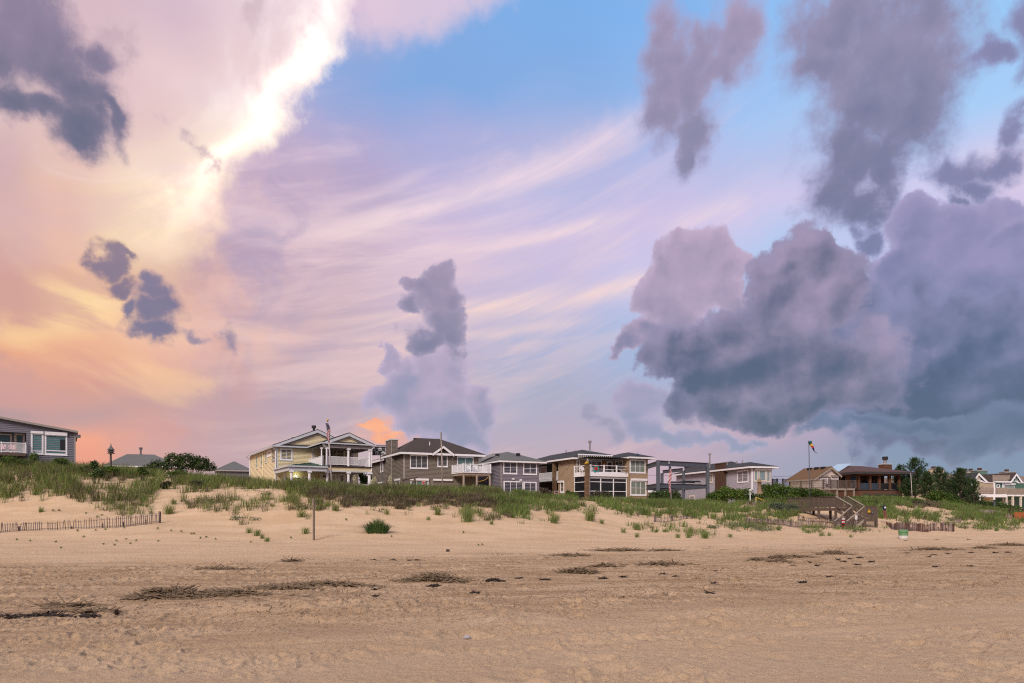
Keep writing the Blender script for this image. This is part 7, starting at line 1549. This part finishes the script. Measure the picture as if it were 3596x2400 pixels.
LOWB = ([-300, 0, 250, 330, 420, 520, 545, 575, 640, 800, 980, 1100, 1250, 1400, 1500, 1600, 1700, 1750, 1850, 1950, 2010, 2060, 2100, 2150, 2230, 2330, 2400, 2500, 2600, 2750, 2830, 2900, 2960, 3060, 3100, 3200, 3300, 3350, 3420, 3520, 3596, 3900],
        [1745, 1750, 1752, 1775, 1782, 1772, 1745, 1700, 1722, 1715, 1716, 1752, 1776, 1784, 1780, 1776, 1780, 1806, 1815, 1822, 1795, 1768, 1770, 1795, 1810, 1818, 1818, 1832, 1828, 1828, 1800, 1775, 1760, 1835, 1832, 1830, 1832, 1790, 1838, 1845, 1838, 1838])
rs = np.random.RandomState(11)
# candidate tufts over the dune
N = 34000; cy_ = rs.uniform(46, 104, N); cu_ = rs.uniform(-.82, .82, N); M_ = 4000; cy_ = np.concatenate([cy_, rs.uniform(50, 66, M_)]); cu_ = np.concatenate([cu_, rs.uniform(-.32, .02, M_)]); N += M_; keep = rs.uniform(0, 104, N) < cy_; cy_, cu_ = cy_[keep], cu_[keep]; cx_ = cu_ * cy_
cz_ = H(cx_, cy_); cpx = CX + FPX * cu_; cpy = HY - (cz_ - CAMH) / cy_ * FPX
front = np.interp(cpx, [0, 700, 900, 1300, 1700, 2000, 2300, 2700, 3100, 3596], [77, 80, 80, 84, 88, 92, 90, 98, 98, 108])
ok = cy_ < front
low = np.interp(cpx, LOWB[0], LOWB[1]) + 16 * fbm(cx_ / 1.6, cy_ / 1.6, 3, 61) + 5 * rs.randn(len(cx_))
patch = fbm(cx_ / 3.2, cy_ / 3.2, 3, 71)
dens = np.where(cpy < low, 1.0, 0.0)
bare = [(500, 1690, 70, 12), (330, 1702, 60, 12), (60, 1640, 50, 7), (420, 1700, 40, 14), (590, 1700, 22, 30), (620, 1715, 60, 9), (990, 1700, 26, 9), (1790, 1738, 18, 14), (1765, 1740, 10, 20), (2050, 1765, 45, 10), (2560, 1772, 40, 10), (2640, 1780, 50, 7), (2620, 1805, 40, 5), (2740, 1800, 90, 9), (3180, 1792, 60, 9), (3300, 1800, 60, 14), (3260, 1790, 40, 8), (3330, 1830, 40, 20), (3090, 1835, 20, 14), (3520, 1822, 60, 6), (2900, 1812, 90, 26), (2370, 1835, 40, 8)]
for (a, b, r1, r2) in bare: dens *= np.where(((cpx - a) / r1) ** 2 + ((cpy - b) / r2) ** 2 + patch * 1.2 < 1, .06, 1)
dens *= np.where(patch < np.where(cpx > 1850, -.16, -.40), np.where(cpx > 1850, .18, .3), 1.0)
patches = [(690, 1768, 46, 26, 1), (745, 1782, 50, 24, 1), (800, 1772, 50, 26, 1), (850, 1795, 36, 30, 1), (910, 1782, 45, 30, 1), (960, 1765, 26, 18, .8), (1025, 1772, 26, 26, 1), (1060, 1800, 24, 22, .7), (1110, 1785, 30, 26, 1), (1090, 1815, 14, 12, .8), (850, 1830, 22, 16, .8), (730, 1762, 120, 10, .5), (430, 1800, 60, 20, 1), (470, 1795, 50, 24, 1), (340, 1782, 50, 20, .8), (1640, 1810, 18, 34, .9), (1690, 1815, 40, 18, .5), (1740, 1822, 22, 14, .6), (2070, 1815, 24, 26, .8), (2140, 1782, 14, 16, .9), (2230, 1845, 26, 12, .9), (2290, 1852, 40, 14, .6), (2340, 1858, 60, 14, .7), (2420, 1872, 26, 12, .5), (2480, 1880, 30, 10, .7), (2600, 1848, 70, 12, .7), (2560, 1838, 60, 14, .8), (2700, 1842, 60, 10, .6), (2800, 1838, 50, 10, .5), (2850, 1862, 40, 12, .8), (2960, 1845, 40, 10, 1), (2990, 1862, 50, 6, .5), (3420, 1846, 60, 14, .6), (3380, 1815, 40, 16, .8), (3460, 1812, 60, 18, 1), (3500, 1855, 40, 6, .5), (3340, 1846, 30, 10, .5)]
for (a, b, r1, r2, s) in patches: dens = np.maximum(dens, np.where(((cpx - a) / r1) ** 2 + ((cpy - b) / r2) ** 2 + patch < 1, s * .85, 0))
fringe = (cpy >= low) & (cpy < low + 30); dens = np.maximum(dens, np.where(fringe, .16 * np.exp(-(cpy - low) / 14), 0))
dens = np.where((cpx > 2935) & (cpx < 3085) & (cy_ < 68) & (cpy < 1850), 0, dens)
sel = ok & (rs.uniform(0, 1, len(cx_)) < dens); tx, ty, tz, tpx, tpy, tlow = cx_[sel], cy_[sel], cz_[sel], cpx[sel], cpy[sel], low[sel]
inside = tpy < tlow
brown = ((tpx > 1080) & (tpx < 1740) & (tpy > tlow - 36 + 26 * patch[sel]) & inside) | (rs.uniform(0, 1, len(tx)) < .07)
brown |= (tpx > 3195) & (tpx < 3300) & (tpy > 1765) & (tpy < 1790)
nb = np.where(inside, 24, 15) + rs.randint(-6, 8, len(tx)); nb = np.where(brown, nb + 12, nb); ii = np.repeat(np.arange(len(tx)), nb); n = len(ii)
ang = rs.uniform(0, 2 * np.pi, n); rad = np.abs(rs.randn(n)) * .20
root = np.stack([tx[ii] + np.cos(ang) * rad, ty[ii] + np.sin(ang) * rad, tz[ii] - .03], 1)
hmul = np.where(inside, rs.uniform(.75, 1.2, len(tx)), rs.uniform(.5, .9, len(tx))); hmul = hmul * np.interp(tpx, [900, 1250, 1800, 2400, 2800], [1, .78, .72, .70, .76]); hmul = hmul * (1 + .5 * fbm(tx / 1.3, ty / 1.3, 2, 91))
h = 1.02 * hmul[ii] * rs.uniform(.55, 1.15, n); h = np.where(brown[ii], h * .62, h)
wind = np.array([.16, -.02]); sp_ = np.stack([np.cos(ang), np.sin(ang)], 1) * (h * rs.uniform(.15, .65, n))[:, None] + wind * h[:, None]
sp_[brown[ii]] *= 1.3
hue = fbm(tx / 4.0, ty / 4.0, 3, 81); gi = rs.choice(5, n, p=[.34, .26, .18, .12, .10]); cg = PALG[gi] * (1 + .55 * hue[ii])[:, None] * rs.uniform(.75, 1.25, n)[:, None]
cb = PALB[rs.choice(5, n, p=[.3, .25, .2, .12, .13])] * rs.uniform(.75, 1.2, n)[:, None]
mixb = np.where(brown[ii], .80, .15 + .35 * np.clip(-hue[ii] * 2, 0, 1) * (tpx[ii] < 1800)); isb = rs.uniform(0, 1, n) < mixb; colr = np.where(isb[:, None], cb, cg)
tg = (tpx[ii] > 1750); colr = np.where((tg & ~isb)[:, None], colr * np.array([.85, .98, .85]), colr)
wid = rs.uniform(.018, .036, n) * (ty[ii] / 60)
V, F, C = blades(root, h, sp_, wid, colr, rs=rs)
print('GRASS tufts', len(tx), 'blades', n, 'tris', len(F))
tag(npmesh('dune_grass', V, F, 'grass', smooth=False, colr=C), 'beachgrass covering the dune crest and slope', 'grass', kind='stuff')
# creeping leafy cover on the lower slope right of centre
def leaves(center, n, spread, size, pal, rs, flat=0.0, squash=None):
    a = rs.uniform(0, 2 * np.pi, n); t = rs.randn(n, 3); t /= np.linalg.norm(t, axis=1)[:, None]; t[:, 2] *= (1 - flat); t /= np.maximum(np.linalg.norm(t, axis=1)[:, None], 1e-6)
    b = np.cross(t, rs.randn(n, 3)); b /= np.maximum(np.linalg.norm(b, axis=1)[:, None], 1e-6); s = size * rs.uniform(.6, 1.4, n)[:, None]
    V = np.stack([center - t * s, center + b * s * .5, center + t * s, center - b * s * .5], 1).reshape(-1, 3); F = np.arange(n)[:, None] * 4 + np.array([0, 1, 2, 3])
    c = pal[rs.randint(0, len(pal), n)] * rs.uniform(.7, 1.35, n)[:, None]; return V, F, np.repeat(c, 4, 0)
Vc, Fc, Cc, off = [], [], [], 0
SIL = np.array([[.10, .14, .07], [.13, .17, .10], [.07, .11, .05], [.20, .18, .05]])
for (a, b, r1, r2, nn_) in [(2620, 1852, 90, 9, 900), (2690, 1862, 60, 10, 700), (2560, 1845, 50, 8, 300), (3380, 1822, 30, 8, 500), (3350, 1828, 30, 6, 300), (3470, 1856, 80, 7, 500), (3540, 1862, 40, 5, 200), (3010, 1868, 70, 5, 300), (2800, 1775, 60, 12, 700), (2740, 1778, 50, 10, 400), (2500, 1856, 20, 6, 300), (940, 1740, 24, 6, 200), (740, 1765, 90, 14, 500), (830, 1826, 26, 8, 160), (895, 1830, 30, 6, 80)]:
    q = rs.randn(nn_, 2) * .45; px_ = a + q[:, 0] * r1; py_ = b + q[:, 1] * r2
    pr = [G(x, y) for x, y in zip(px_[:: 6], py_[:: 6])]; pr = np.array([tuple(p) for p in pr]); m_ = len(pr)
    c = np.repeat(pr, 6, 0)[:nn_] + rs.randn(len(np.repeat(pr, 6, 0)[:nn_]), 3) * np.array([.12, .12, .0]); c[:, 2] += rs.uniform(.02, .22, len(c)); v, f, cc = leaves(c, len(c), 0, .055, SIL, rs); Vc.append(v); Fc.append(f + off); Cc.append(cc); off += len(v)
tag(npmesh('creeping_plants', np.concatenate(Vc), np.concatenate(Fc), 'leaf', smooth=False, colr=np.concatenate(Cc)), 'low silvery green creeping plants on the lower dune sand', 'ground cover', kind='stuff')
# individual tufts on bare sand
def tuft(label, px, py, hpx, n, wpx=None, pal=PALG, arch=.5, name='grass_tuft', group=None, seed=0, cat='grass tuft'):
    r = np.random.RandomState(int(px) + seed); g = G(px, py); k = g.y / FPX; hh = hpx * k; w = (wpx or hpx * .35) * k
    a = r.uniform(0, 2 * np.pi, n); rr = np.abs(r.randn(n)) * w * .5; x = np.cos(a) * rr; y = np.sin(a) * rr * .5; X, Y = g.x + x, g.y + y
    root = np.stack([x, y, H(X, Y) - g.z - .02], 1); h = hh * r.uniform(.5, 1.1, n); ln = np.stack([np.cos(a), np.sin(a)], 1) * (h * r.uniform(.1, arch, n))[:, None] + np.array([.12, 0]) * h[:, None]
    c = pal[r.randint(0, len(pal), n)] * r.uniform(.8, 1.5, n)[:, None]; V, F, C = blades(root, h, ln, r.uniform(.010, .020, n) * max(1, g.y / 50), c, rs=r)
    o = npmesh(name, V, F, 'grass', smooth=False, colr=C); o.location = g; return tag(o, label, cat, group)
LG = np.array([[.19, .24, .075], [.15, .20, .06], [.24, .25, .12], [.11, .17, .045]])
for lab, px_, py_, hp, n in (('small spiky tuft above the left lath fence', 145, 1800, 26, 90), ('pale tuft just left of the fence end post', 531, 1806, 22, 80), ('bushy tuft right of the left fence end', 592, 1806, 46, 200),
    ('tuft between the fence end and the main path', 610, 1772, 30, 110), ('narrow tuft close behind the lone post', 1074, 1876, 34, 120), ('first tuft of the slanting row at lower dune foot', 874, 1872, 26, 90), ('dense middle tuft of the slanting row', 903, 1882, 32, 120),
    ('fourth tuft in the slanting row of grass', 921, 1893, 22, 80), ('lowest right tuft of the slanting row', 938, 1903, 24, 90), ('tuft above the post top on the slope', 1058, 1818, 36, 140), ('round tuft right of the lone post', 1177, 1795, 34, 170),
    ('little tuft further right of the lone post', 1150, 1780, 24, 110), ('twin stemmed tuft under the brown bluff', 1358, 1808, 26, 80), ('clump under the bluff left of centre', 1536, 1810, 40, 160), ('tall grass column below the mauve house', 1645, 1834, 60, 260),
    ('small tuft left of the tall grass column', 1504, 1828, 20, 70), ('low tuft below the tall grass column', 1725, 1843, 20, 90), ('pointed tuft at tip of the centre dune lobe', 1945, 1838, 44, 220), ('grass clump on slope under the tan house', 2070, 1830, 46, 200),
    ('isolated tuft on the smooth slope under tan house', 2112, 1840, 24, 90), ('low spreading tuft on the sand under the steel frame', 2188, 1872, 24, 100), ('pale tuft at edge of lower right sand', 2236, 1888, 22, 90), ('dense bright tuft under the half buried fence', 2236, 1862, 34, 220),
    ('small bright tuft at the lower sand edge', 2379, 1890, 22, 100), ('bushy pale tuft lowest at centre right', 2474, 1892, 30, 200), ('thin tuft left of the bushy pale tuft', 2417, 1890, 24, 120), ('low pale tuft right of the bushy one', 2562, 1888, 20, 90),
    ('small tuft left of three in front of stairs', 2885, 1884, 24, 110), ('middle tuft of three in front of stairs', 2912, 1883, 20, 80), ('right tuft of three in front of stairs', 2987, 1888, 16, 70), ('dark tuft on the bare hump left of stairs', 2797, 1812, 30, 170),
    ('tuft on sand below the broad lath fence', 2735, 1863, 22, 100), ('yellowish tuft beside the broken fence', 3500, 1866, 18, 120)):
    tuft(lab, px_, py_, hp, n, pal=LG if py_ > 1830 else PALG, wpx=hp * .45)
# the big lone clump
r = np.random.RandomState(3); g = G(1318, 1872); k = g.y / FPX; n = 1500; s = r.uniform(-1, 1, n); x = (s * 30 + 8) * k; y = r.randn(n) * .20
X, Y = g.x + x, g.y + y; bump = .10 * np.exp(-((s + .1) / .6) ** 2); root = np.stack([x, y, H(X, Y) - g.z + bump - .05], 1)
h = (1.05 - .35 * np.abs(s)) * r.uniform(.4, 1.15, n); ln = np.stack([(s * .95 + r.randn(n) * .4 - .10) * h, r.randn(n) * .25 * h], 1)
V, F, C = blades(root, h, ln, r.uniform(.012, .022, n), np.array([[.060, .11, .030], [.04, .08, .022], [.095, .15, .045]])[r.randint(0, 3, n)] * r.uniform(.8, 1.4, n)[:, None], 1.3, r)
o = npmesh('grass_clump', V, F, 'grass', smooth=False, colr=C); o.location = g; tag(o, 'big lone dark green beachgrass clump on bare sand', 'grass clump')
# the little hummock it grows on
mb = MB(); gg = []
# seedlings on the sand
def seedling(px, py, i, r):
    g = G(px, py); k = g.y / FPX; o = thing('seedling', 'small rosette seedling on the bare sand below the left fence', 'seedling', g, group='leafy seedlings scattered over the bare sand')
    n = 22; a = r.uniform(0, 2 * np.pi, n); el = r.uniform(.1, 1.3, n); d = np.stack([np.cos(a) * np.cos(el), np.sin(a) * np.cos(el), np.sin(el)], 1); L = r.uniform(5, 9, n)[:, None] * k
    side = np.cross(d, np.array([0, 0, 1.0])) ; side /= np.linalg.norm(side, axis=1)[:, None]; b = d * L * .25; V = np.stack([b, d * L * .65 + side * L * .20, d * L, d * L * .65 - side * L * .20], 1).reshape(-1, 3) + np.array([0, 0, .02])
    pal = np.array([[.12, .20, .07], [.16, .24, .09], [.09, .15, .05]]); c = pal[r.randint(0, 3, n)]; c[:3] = (.45, .35, .05)
    npmesh('leaf_rosette', V, np.arange(n)[:, None] * 4 + np.array([0, 1, 2, 3]), 'leaf', o, False, np.repeat(c, 4, 0)); MB().tube([(0, 0, -.02), (0, 0, 4 * k)], .006, 5).build('stem', 'grass', o)
    return o
r = np.random.RandomState(2)
zs4 = (0, 1850, 1.679)
for i, (x, y) in enumerate(((100, 82), (180, 90), (330, 96), (360, 132), (458, 28), (493, 64), (565, 26), (620, 22), (688, 88), (743, 78), (770, 104), (803, 88), (610, 110), (677, 114), (733, 10), (930, 18), (933, 90), (1008, 28), (1068, 34), (1127, 46), (1145, 46), (1183, 72), (1215, 66), (1272, 80), (1480, 95), (1715, 70))):
    seedling(x / 1.679, 1850 + y / 1.679, i, r)
for (x, y) in ((1375, 1888), (1693, 1917), (1680, 1917), (1628, 1873), (1215, 1828), (186, 1797), (207, 1796), (302, 1806), (343, 1818), (358, 1812)): 
    o = seedling(x, y, 0, r); o['label'] = 'tiny leafy sprout alone on the open sand'; o['group'] = 'tiny sprouts on the open sand'
# shrubs -------------------------------------------------------------------
PD = np.array([[.040, .070, .018], [.058, .095, .024], [.080, .120, .032], [.026, .046, .014]]); PBr = np.array([[.065, .12, .018], [.09, .15, .022], [.045, .09, .015], [.12, .17, .03]]); PGr = np.array([[.055, .085, .035], [.075, .10, .045], [.04, .065, .03]]); PDead = np.array([[.10, .075, .055], [.15, .115, .085], [.07, .05, .038]])
def shrub(label, blobs, D, n, pal, size=.11, name='shrub', cat='shrub', seed=0, stems=8, depth=.7):
    """blobs in photo pixels (x, y, rx, ry) at depth D"""
    r = np.random.RandomState(seed + int(blobs[0][0])); k = D / FPX; cx0 = sum(b[0] for b in blobs) / len(blobs); g = gd(cx0, D); t = thing(name, label, cat, (g.x, g.y, g.z)); C3 = []
    vol = np.array([b[2] * b[3] for b in blobs], float); vol /= vol.sum()
    for b, w in zip(blobs, vol):
        m_ = int(n * w); d = r.randn(m_, 3); d /= np.linalg.norm(d, axis=1)[:, None]; rr = r.uniform(.25, 1, m_) ** .45; noise_ = 1 + .22 * np.sin(d[:, 0] * 7 + b[0]) * np.cos(d[:, 2] * 8 + d[:, 1] * 6) + .12 * r.randn(m_)
        p = d * (rr * noise_)[:, None] * np.array([b[2] * k, max(b[2], b[3]) * k * depth, b[3] * k]); yy = D + r.uniform(-.3, .3); c = np.array([(b[0] - CX) / FPX * D - g.x, 0, up(0, b[1], D) - g.z]); C3.append(p + c)
    C3 = np.concatenate(C3); C3 = C3[C3[:, 2] > -.3]
    cl = r.randint(0, len(C3), len(C3)); C3 = C3 + .0; v, f, cc = leaves(C3, len(C3), 0, size, pal, r)
    lump = 1 + .35 * np.sin(C3[:, 0] * 2.3 + C3[:, 2] * 3.1 + seed) * np.cos(C3[:, 1] * 2.1 + C3[:, 0] * 1.3); cc = cc * np.repeat(lump, 4)[:, None]
    npmesh('crown', v, f, 'leaf', t, False, cc)
    mb = MB()
    for i in range(stems):
        b = blobs[i % len(blobs)]; x1 = (b[0] + r.uniform(-.6, .6) * b[2] - CX) / FPX * D - g.x; z1 = up(0, b[1] - b[3] * .4, D) - g.z; x0 = x1 * .5; mb.tube([(x0, 0, -.3), ((x0 + x1) / 2 + r.uniform(-.15, .15), r.uniform(-.2, .2), z1 * .5), (x1, r.uniform(-.4, .4), z1)], [.05, .035, .012], 5)
    mb.build('trunk', 'bark', t); return t
shrub('broad dark green shrub on the crest right of the low house', [(560, 1640, 40, 22), (610, 1618, 34, 26), (660, 1622, 44, 30), (705, 1630, 34, 26), (735, 1640, 26, 16), (520, 1648, 30, 14)], 76, 6500, PD, .10, seed=1, stems=14)
shrub('bright leafy plant under the left house windows', [(30, 1615, 34, 14), (80, 1625, 30, 10), (120, 1605, 18, 14)], 66, 1500, PBr, .075, seed=2)
shrub('bright leafy sprigs at the left house corner', [(215, 1620, 26, 12), (240, 1632, 16, 8)], 66, 800, PBr, .075, seed=3)
shrub('rounded bush right below the left house corner', [(300, 1648, 18, 10), (330, 1632, 14, 14)], 63, 900, PD, .08, seed=4)
shrub('bright bush at the foot of the birdhouse pole', [(395, 1648, 26, 10), (372, 1650, 16, 10)], 64, 1000, PBr, .08, seed=5)
shrub('dark bush on the open crest sand left of the birdhouse', [(345, 1662, 22, 14), (330, 1670, 14, 8)], 60, 900, PD * 1.2, .08, seed=6)
shrub('pale leafy bush right of the low house window', [(495, 1652, 14, 12), (510, 1662, 12, 8)], 64, 600, PBr, .075, seed=7)
shrub('leafy weeds on the crest right of the broad shrub', [(630, 1660, 26, 8), (600, 1662, 14, 6)], 66, 700, PBr, .07, seed=8)
shrub('green bush seen through the yellow house porch', [(1278, 1686, 16, 18), (1268, 1668, 10, 14), (1300, 1680, 8, 14)], 98, 1200, PBr * .8, .13, seed=9)
shrub('dark bush in front of the left steel column', [(2295, 1748, 22, 20), (2318, 1742, 22, 18), (2350, 1752, 26, 14)], 86, 2600, PD, .11, seed=10)
shrub('dark bush behind the faded flag', [(2372, 1745, 20, 20), (2388, 1758, 12, 10), (2340, 1736, 14, 14)], 87, 1600, PD, .11, seed=11)
shrub('low green shrub left of the tan house block pillar', [(2008, 1738, 22, 10), (1995, 1730, 8, 8)], 79, 900, PBr * .8, .09, seed=12)
shrub('grey green shrub before the screened porch', [(2100, 1738, 20, 14), (2125, 1738, 20, 14), (2085, 1745, 16, 10)], 79, 1300, np.concatenate([PGr, PDead]), .09, seed=13)
shrub('tumbled dead brush before the tan house balcony', [(1908, 1728, 20, 13), (1925, 1735, 16, 10)], 74, 800, PDead, .13, seed=14, stems=26, name='dead_brush', cat='dead brush')
shrub('bright green hedge left of the white lamp post', [(2510, 1745, 30, 18), (2550, 1735, 34, 24), (2590, 1738, 26, 20), (2495, 1758, 16, 10)], 84, 5200, PBr, .10, seed=15)
shrub('dark shrub behind the white lamp post', [(2620, 1738, 26, 22), (2650, 1748, 16, 12)], 87, 1800, PD * 1.1, .10, seed=16)
shrub('bright green hedge right of the furled umbrella', [(2690, 1722, 24, 24), (2725, 1725, 34, 26), (2765, 1728, 34, 20), (2700, 1745, 40, 18)], 88, 6000, PBr, .10, seed=17)
shrub('low green hedge under the ivory cottage deck', [(2810, 1733, 36, 20), (2860, 1735, 36, 18), (2905, 1745, 28, 12), (2780, 1750, 40, 12)], 86, 5200, PBr * .75, .10, seed=18)
shrub('silvery shrub left of the boardwalk railing', [(2755, 1784, 34, 14), (2788, 1788, 20, 14), (2725, 1778, 28, 12)], 71, 2600, np.array([[.09, .12, .08], [.12, .15, .10], [.06, .09, .05]]), .07, seed=19)
shrub('green cover below the brown house windows', [(3000, 1752, 30, 7), (3060, 1756, 40, 7), (3110, 1762, 40, 7), (2985, 1758, 16, 8)], 88, 2600, PBr * .7, .09, seed=20)
shrub('dark round bush on the slope beneath the brown house', [(3062, 1768, 26, 9), (3045, 1764, 14, 6)], 80, 1000, PD * 1.3, .08, seed=21)
shrub('grey brown scrub below the white pole', [(3220, 1775, 30, 12), (3250, 1782, 30, 14), (3190, 1768, 24, 8), (3275, 1790, 18, 9)], 86, 3600, np.concatenate([PDead * .7, PGr * .7]), .09, seed=22)
shrub('green bush at foot of the white pole', [(3145, 1760, 22, 10), (3180, 1756, 26, 8), (3215, 1760, 24, 7)], 89, 1800, PBr * .8, .09, seed=23)
shrub('big bright green hedge below the small pines', [(3290, 1745, 34, 22), (3330, 1755, 34, 20), (3365, 1768, 24, 12), (3310, 1765, 60, 10)], 97, 5200, PBr * .85, .12, seed=24)
shrub('dark green hedge before the beige townhouse', [(3420, 1778, 40, 9), (3380, 1775, 30, 8), (3460, 1772, 34, 12), (3500, 1776, 40, 12), (3550, 1784, 36, 8)], 100, 5200, PD * 1.3, .12, seed=25)
shrub('olive ground hedge left of the pale lath fence', [(3360, 1785, 36, 9), (3410, 1790, 30, 8), (3320, 1778, 30, 6)], 92, 2400, PGr, .10, seed=26)
shrub('small dark bush on the bare sand under the dune sign', [(2557, 1779, 10, 5)], 76, 300, PD, .07, seed=27)
shrub('dark green shrub in the sandy gap right of centre', [(2020, 1772, 12, 9)], 66, 500, PD * 1.3, .07, seed=28)
shrub('twiggy brown scrub on the left crest edge', [(575, 1706, 22, 10), (590, 1700, 16, 10)], 61, 900, np.concatenate([PDead * .6, PGr * .6]), .07, seed=29)
shrub('dark twiggy scrub in the middle of the crest', [(690, 1700, 24, 14), (705, 1710, 20, 10)], 61, 1000, np.concatenate([PDead * .6, PGr * .6]), .07, seed=30)
# yuccas in flower
def yucca(label, px, ptop, pbot, D, w=9):
    g = gd(px, D); k = D / FPX; z1 = up(0, ptop, D) - g.z; z0 = up(0, pbot, D) - g.z; r = np.random.RandomState(int(px)); t = thing('yucca', label, 'yucca', g)
    MB().tube([(0, 0, -.1), (0, 0, z1)], .025, 6).build('stalk', 'grass', t); n = 300; f = r.uniform(0, 1, n); a = r.uniform(0, 6.28, n); rr = w * k * np.sin(np.pi * (f * .85 + .12)) * r.uniform(.3, 1, n)
    c = np.stack([np.cos(a) * rr, np.sin(a) * rr, z0 + (z1 - z0) * f], 1); v, F_, cc = leaves(c, n, 0, .05, np.array([[.62, .58, .38], [.70, .66, .46], [.45, .45, .22]]), r); npmesh('flower_spike', v, F_, 'leaf', t, False, cc)
    n = 26; a = r.uniform(0, 6.28, n); V, F_, C = blades(np.zeros((n, 3)), np.full(n, .6) * r.uniform(.6, 1.1, n), np.stack([np.cos(a), np.sin(a)], 1) * .35, np.full(n, .04), np.tile(np.array([[.07, .10, .05]]), (n, 1)), rs=r); npmesh('leaf_blades', V, F_, 'grass', t, False, C)
yucca('cream flowering yucca in front of yellow house lower porch', *zpix(zB, 1838, 990), zpix(zB, 0, 1130)[1], 76); yucca('left of two flowering yuccas between yellow and taupe houses', *zpix(zB, 2120, 1045), zpix(zB, 0, 1140)[1], 76, 7)
yucca('right of two flowering yuccas between yellow and taupe houses', *zpix(zB, 2155, 1015), zpix(zB, 0, 1120)[1], 76.5, 7); yucca('flowering yucca before the taupe house side wall', *zpix(zC, 440, 935), zpix(zC, 0, 1080)[1], 77, 8); yucca('small flowering yucca under the lit porch lamp', *zpix(zB, 925, 1070), zpix(zB, 0, 1125)[1], 76, 6)
# pines ----------------------------------------------------------------------
def pine(label, px, ptop, pbot, rpx, D, seed, n=90, top=1.0, lean=0):
    r = np.random.RandomState(seed); g = gd(px, D); k = D / FPX; z1 = up(0, ptop, D) - g.z; z0 = max(up(0, pbot, D) - g.z, .1); t = thing('pine_tree', label, 'tree', g); Hh = z1 - z0; Rm = rpx * k
    MB().tube([(0, 0, -.3), (lean * .4, .05, z0 + Hh * .45), (lean, 0, z1 - .3)], [.17, .11, .02], 8).build('trunk', 'bark', t); mb = MB(); cen = []; dirs = []
    for i in range(n):
        f = (i + r.uniform(0, 1)) / n; f = f ** .9; a = r.uniform(0, 6.28); R0 = Rm * (1 - f) ** .62 * r.choice([.45, .7, .9, 1.15, 1.35]) * r.uniform(.85, 1.1) + .15; zb = z0 + Hh * f; base = Vector((lean * f, 0, zb)); tip = base + Vector((math.cos(a) * R0, math.sin(a) * R0, R0 * r.uniform(.25, .85)))
        midp = base.lerp(tip, .55) - Vector((0, 0, R0 * .06)); mb.tube([tuple(base), tuple(midp), tuple(tip)], [.035 * (1 - f) + .012, .02, .008], 4, False)
        m_ = max(3, int(R0 / .16))
        for j in range(m_):
            s = .28 + .72 * (j + 1) / m_; p = (base.lerp(midp, s / .55) if s < .55 else midp.lerp(tip, (s - .55) / .45)) + Vector((r.randn() * .06, r.randn() * .06, r.randn() * .04)); cen.append(tuple(p)); dd_ = (tip - midp).normalized() + Vector((0, 0, .5)); dirs.append(tuple(dd_.normalized()))
        if r.rand() < .5: q = tip + Vector((0, 0, r.uniform(.15, .4))); cen.append(tuple(tip.lerp(q, .6))); dirs.append((0, 0, 1))
    for j in range(5): cen.append((lean, 0, z1 - .5 + j * .14)); dirs.append((0, 0, 1))
    mb.build('limb', 'bark', t)['kind'] = 'stuff'
    cen = np.repeat(np.array(cen), 15, 0); dr = np.repeat(np.array(dirs), 15, 0) + r.randn(len(cen), 3) * .45; dr /= np.linalg.norm(dr, axis=1)[:, None]; L = r.uniform(.14, .30, len(cen))[:, None]; s = np.cross(dr, r.randn(len(cen), 3)); s /= np.linalg.norm(s, axis=1)[:, None]
    b = cen + r.randn(len(cen), 3) * .05; V = np.stack([b - s * .016, b + s * .016, b + dr * L], 1).reshape(-1, 3); pal = np.array([[.030, .060, .022], [.042, .080, .028], [.065, .110, .038], [.020, .040, .016]]); C = np.repeat(pal[r.randint(0, 4, len(cen))] * r.uniform(.8, 1.4, len(cen))[:, None], 3, 0)
    npmesh('crown', V, np.arange(len(V)).reshape(-1, 3), 'needle', t, False, C); return t
pine('tallest dark pine right of the brown house', 3214, 1613, 1742, 46, 108, 1, 190)
pine('slim pine peeping behind the brown house eave', 3164, 1638, 1745, 26, 112, 2, 110)
pine('pine between the tallest one and the pale pole', 3150, 1652, 1745, 20, 110, 3, 90)
pine('broad lower pine right of the tallest pine', 3255, 1664, 1756, 32, 104, 4, 150)
pine('pointed pine before the broad beige chimney', 3300, 1648, 1755, 34, 106, 5, 150)
pine('pointed pine left of the beige gable', 3372, 1650, 1770, 40, 104, 6, 190)
pine('small pine in front of the beige townhouse balcony', 3418, 1688, 1778, 24, 100, 7, 120)
pine('squat pine filling the gap behind bright hedge', 3338, 1690, 1765, 32, 108, 8, 130)
pine('shaded pine low behind the white pole', 3190, 1690, 1752, 30, 106, 9, 130)
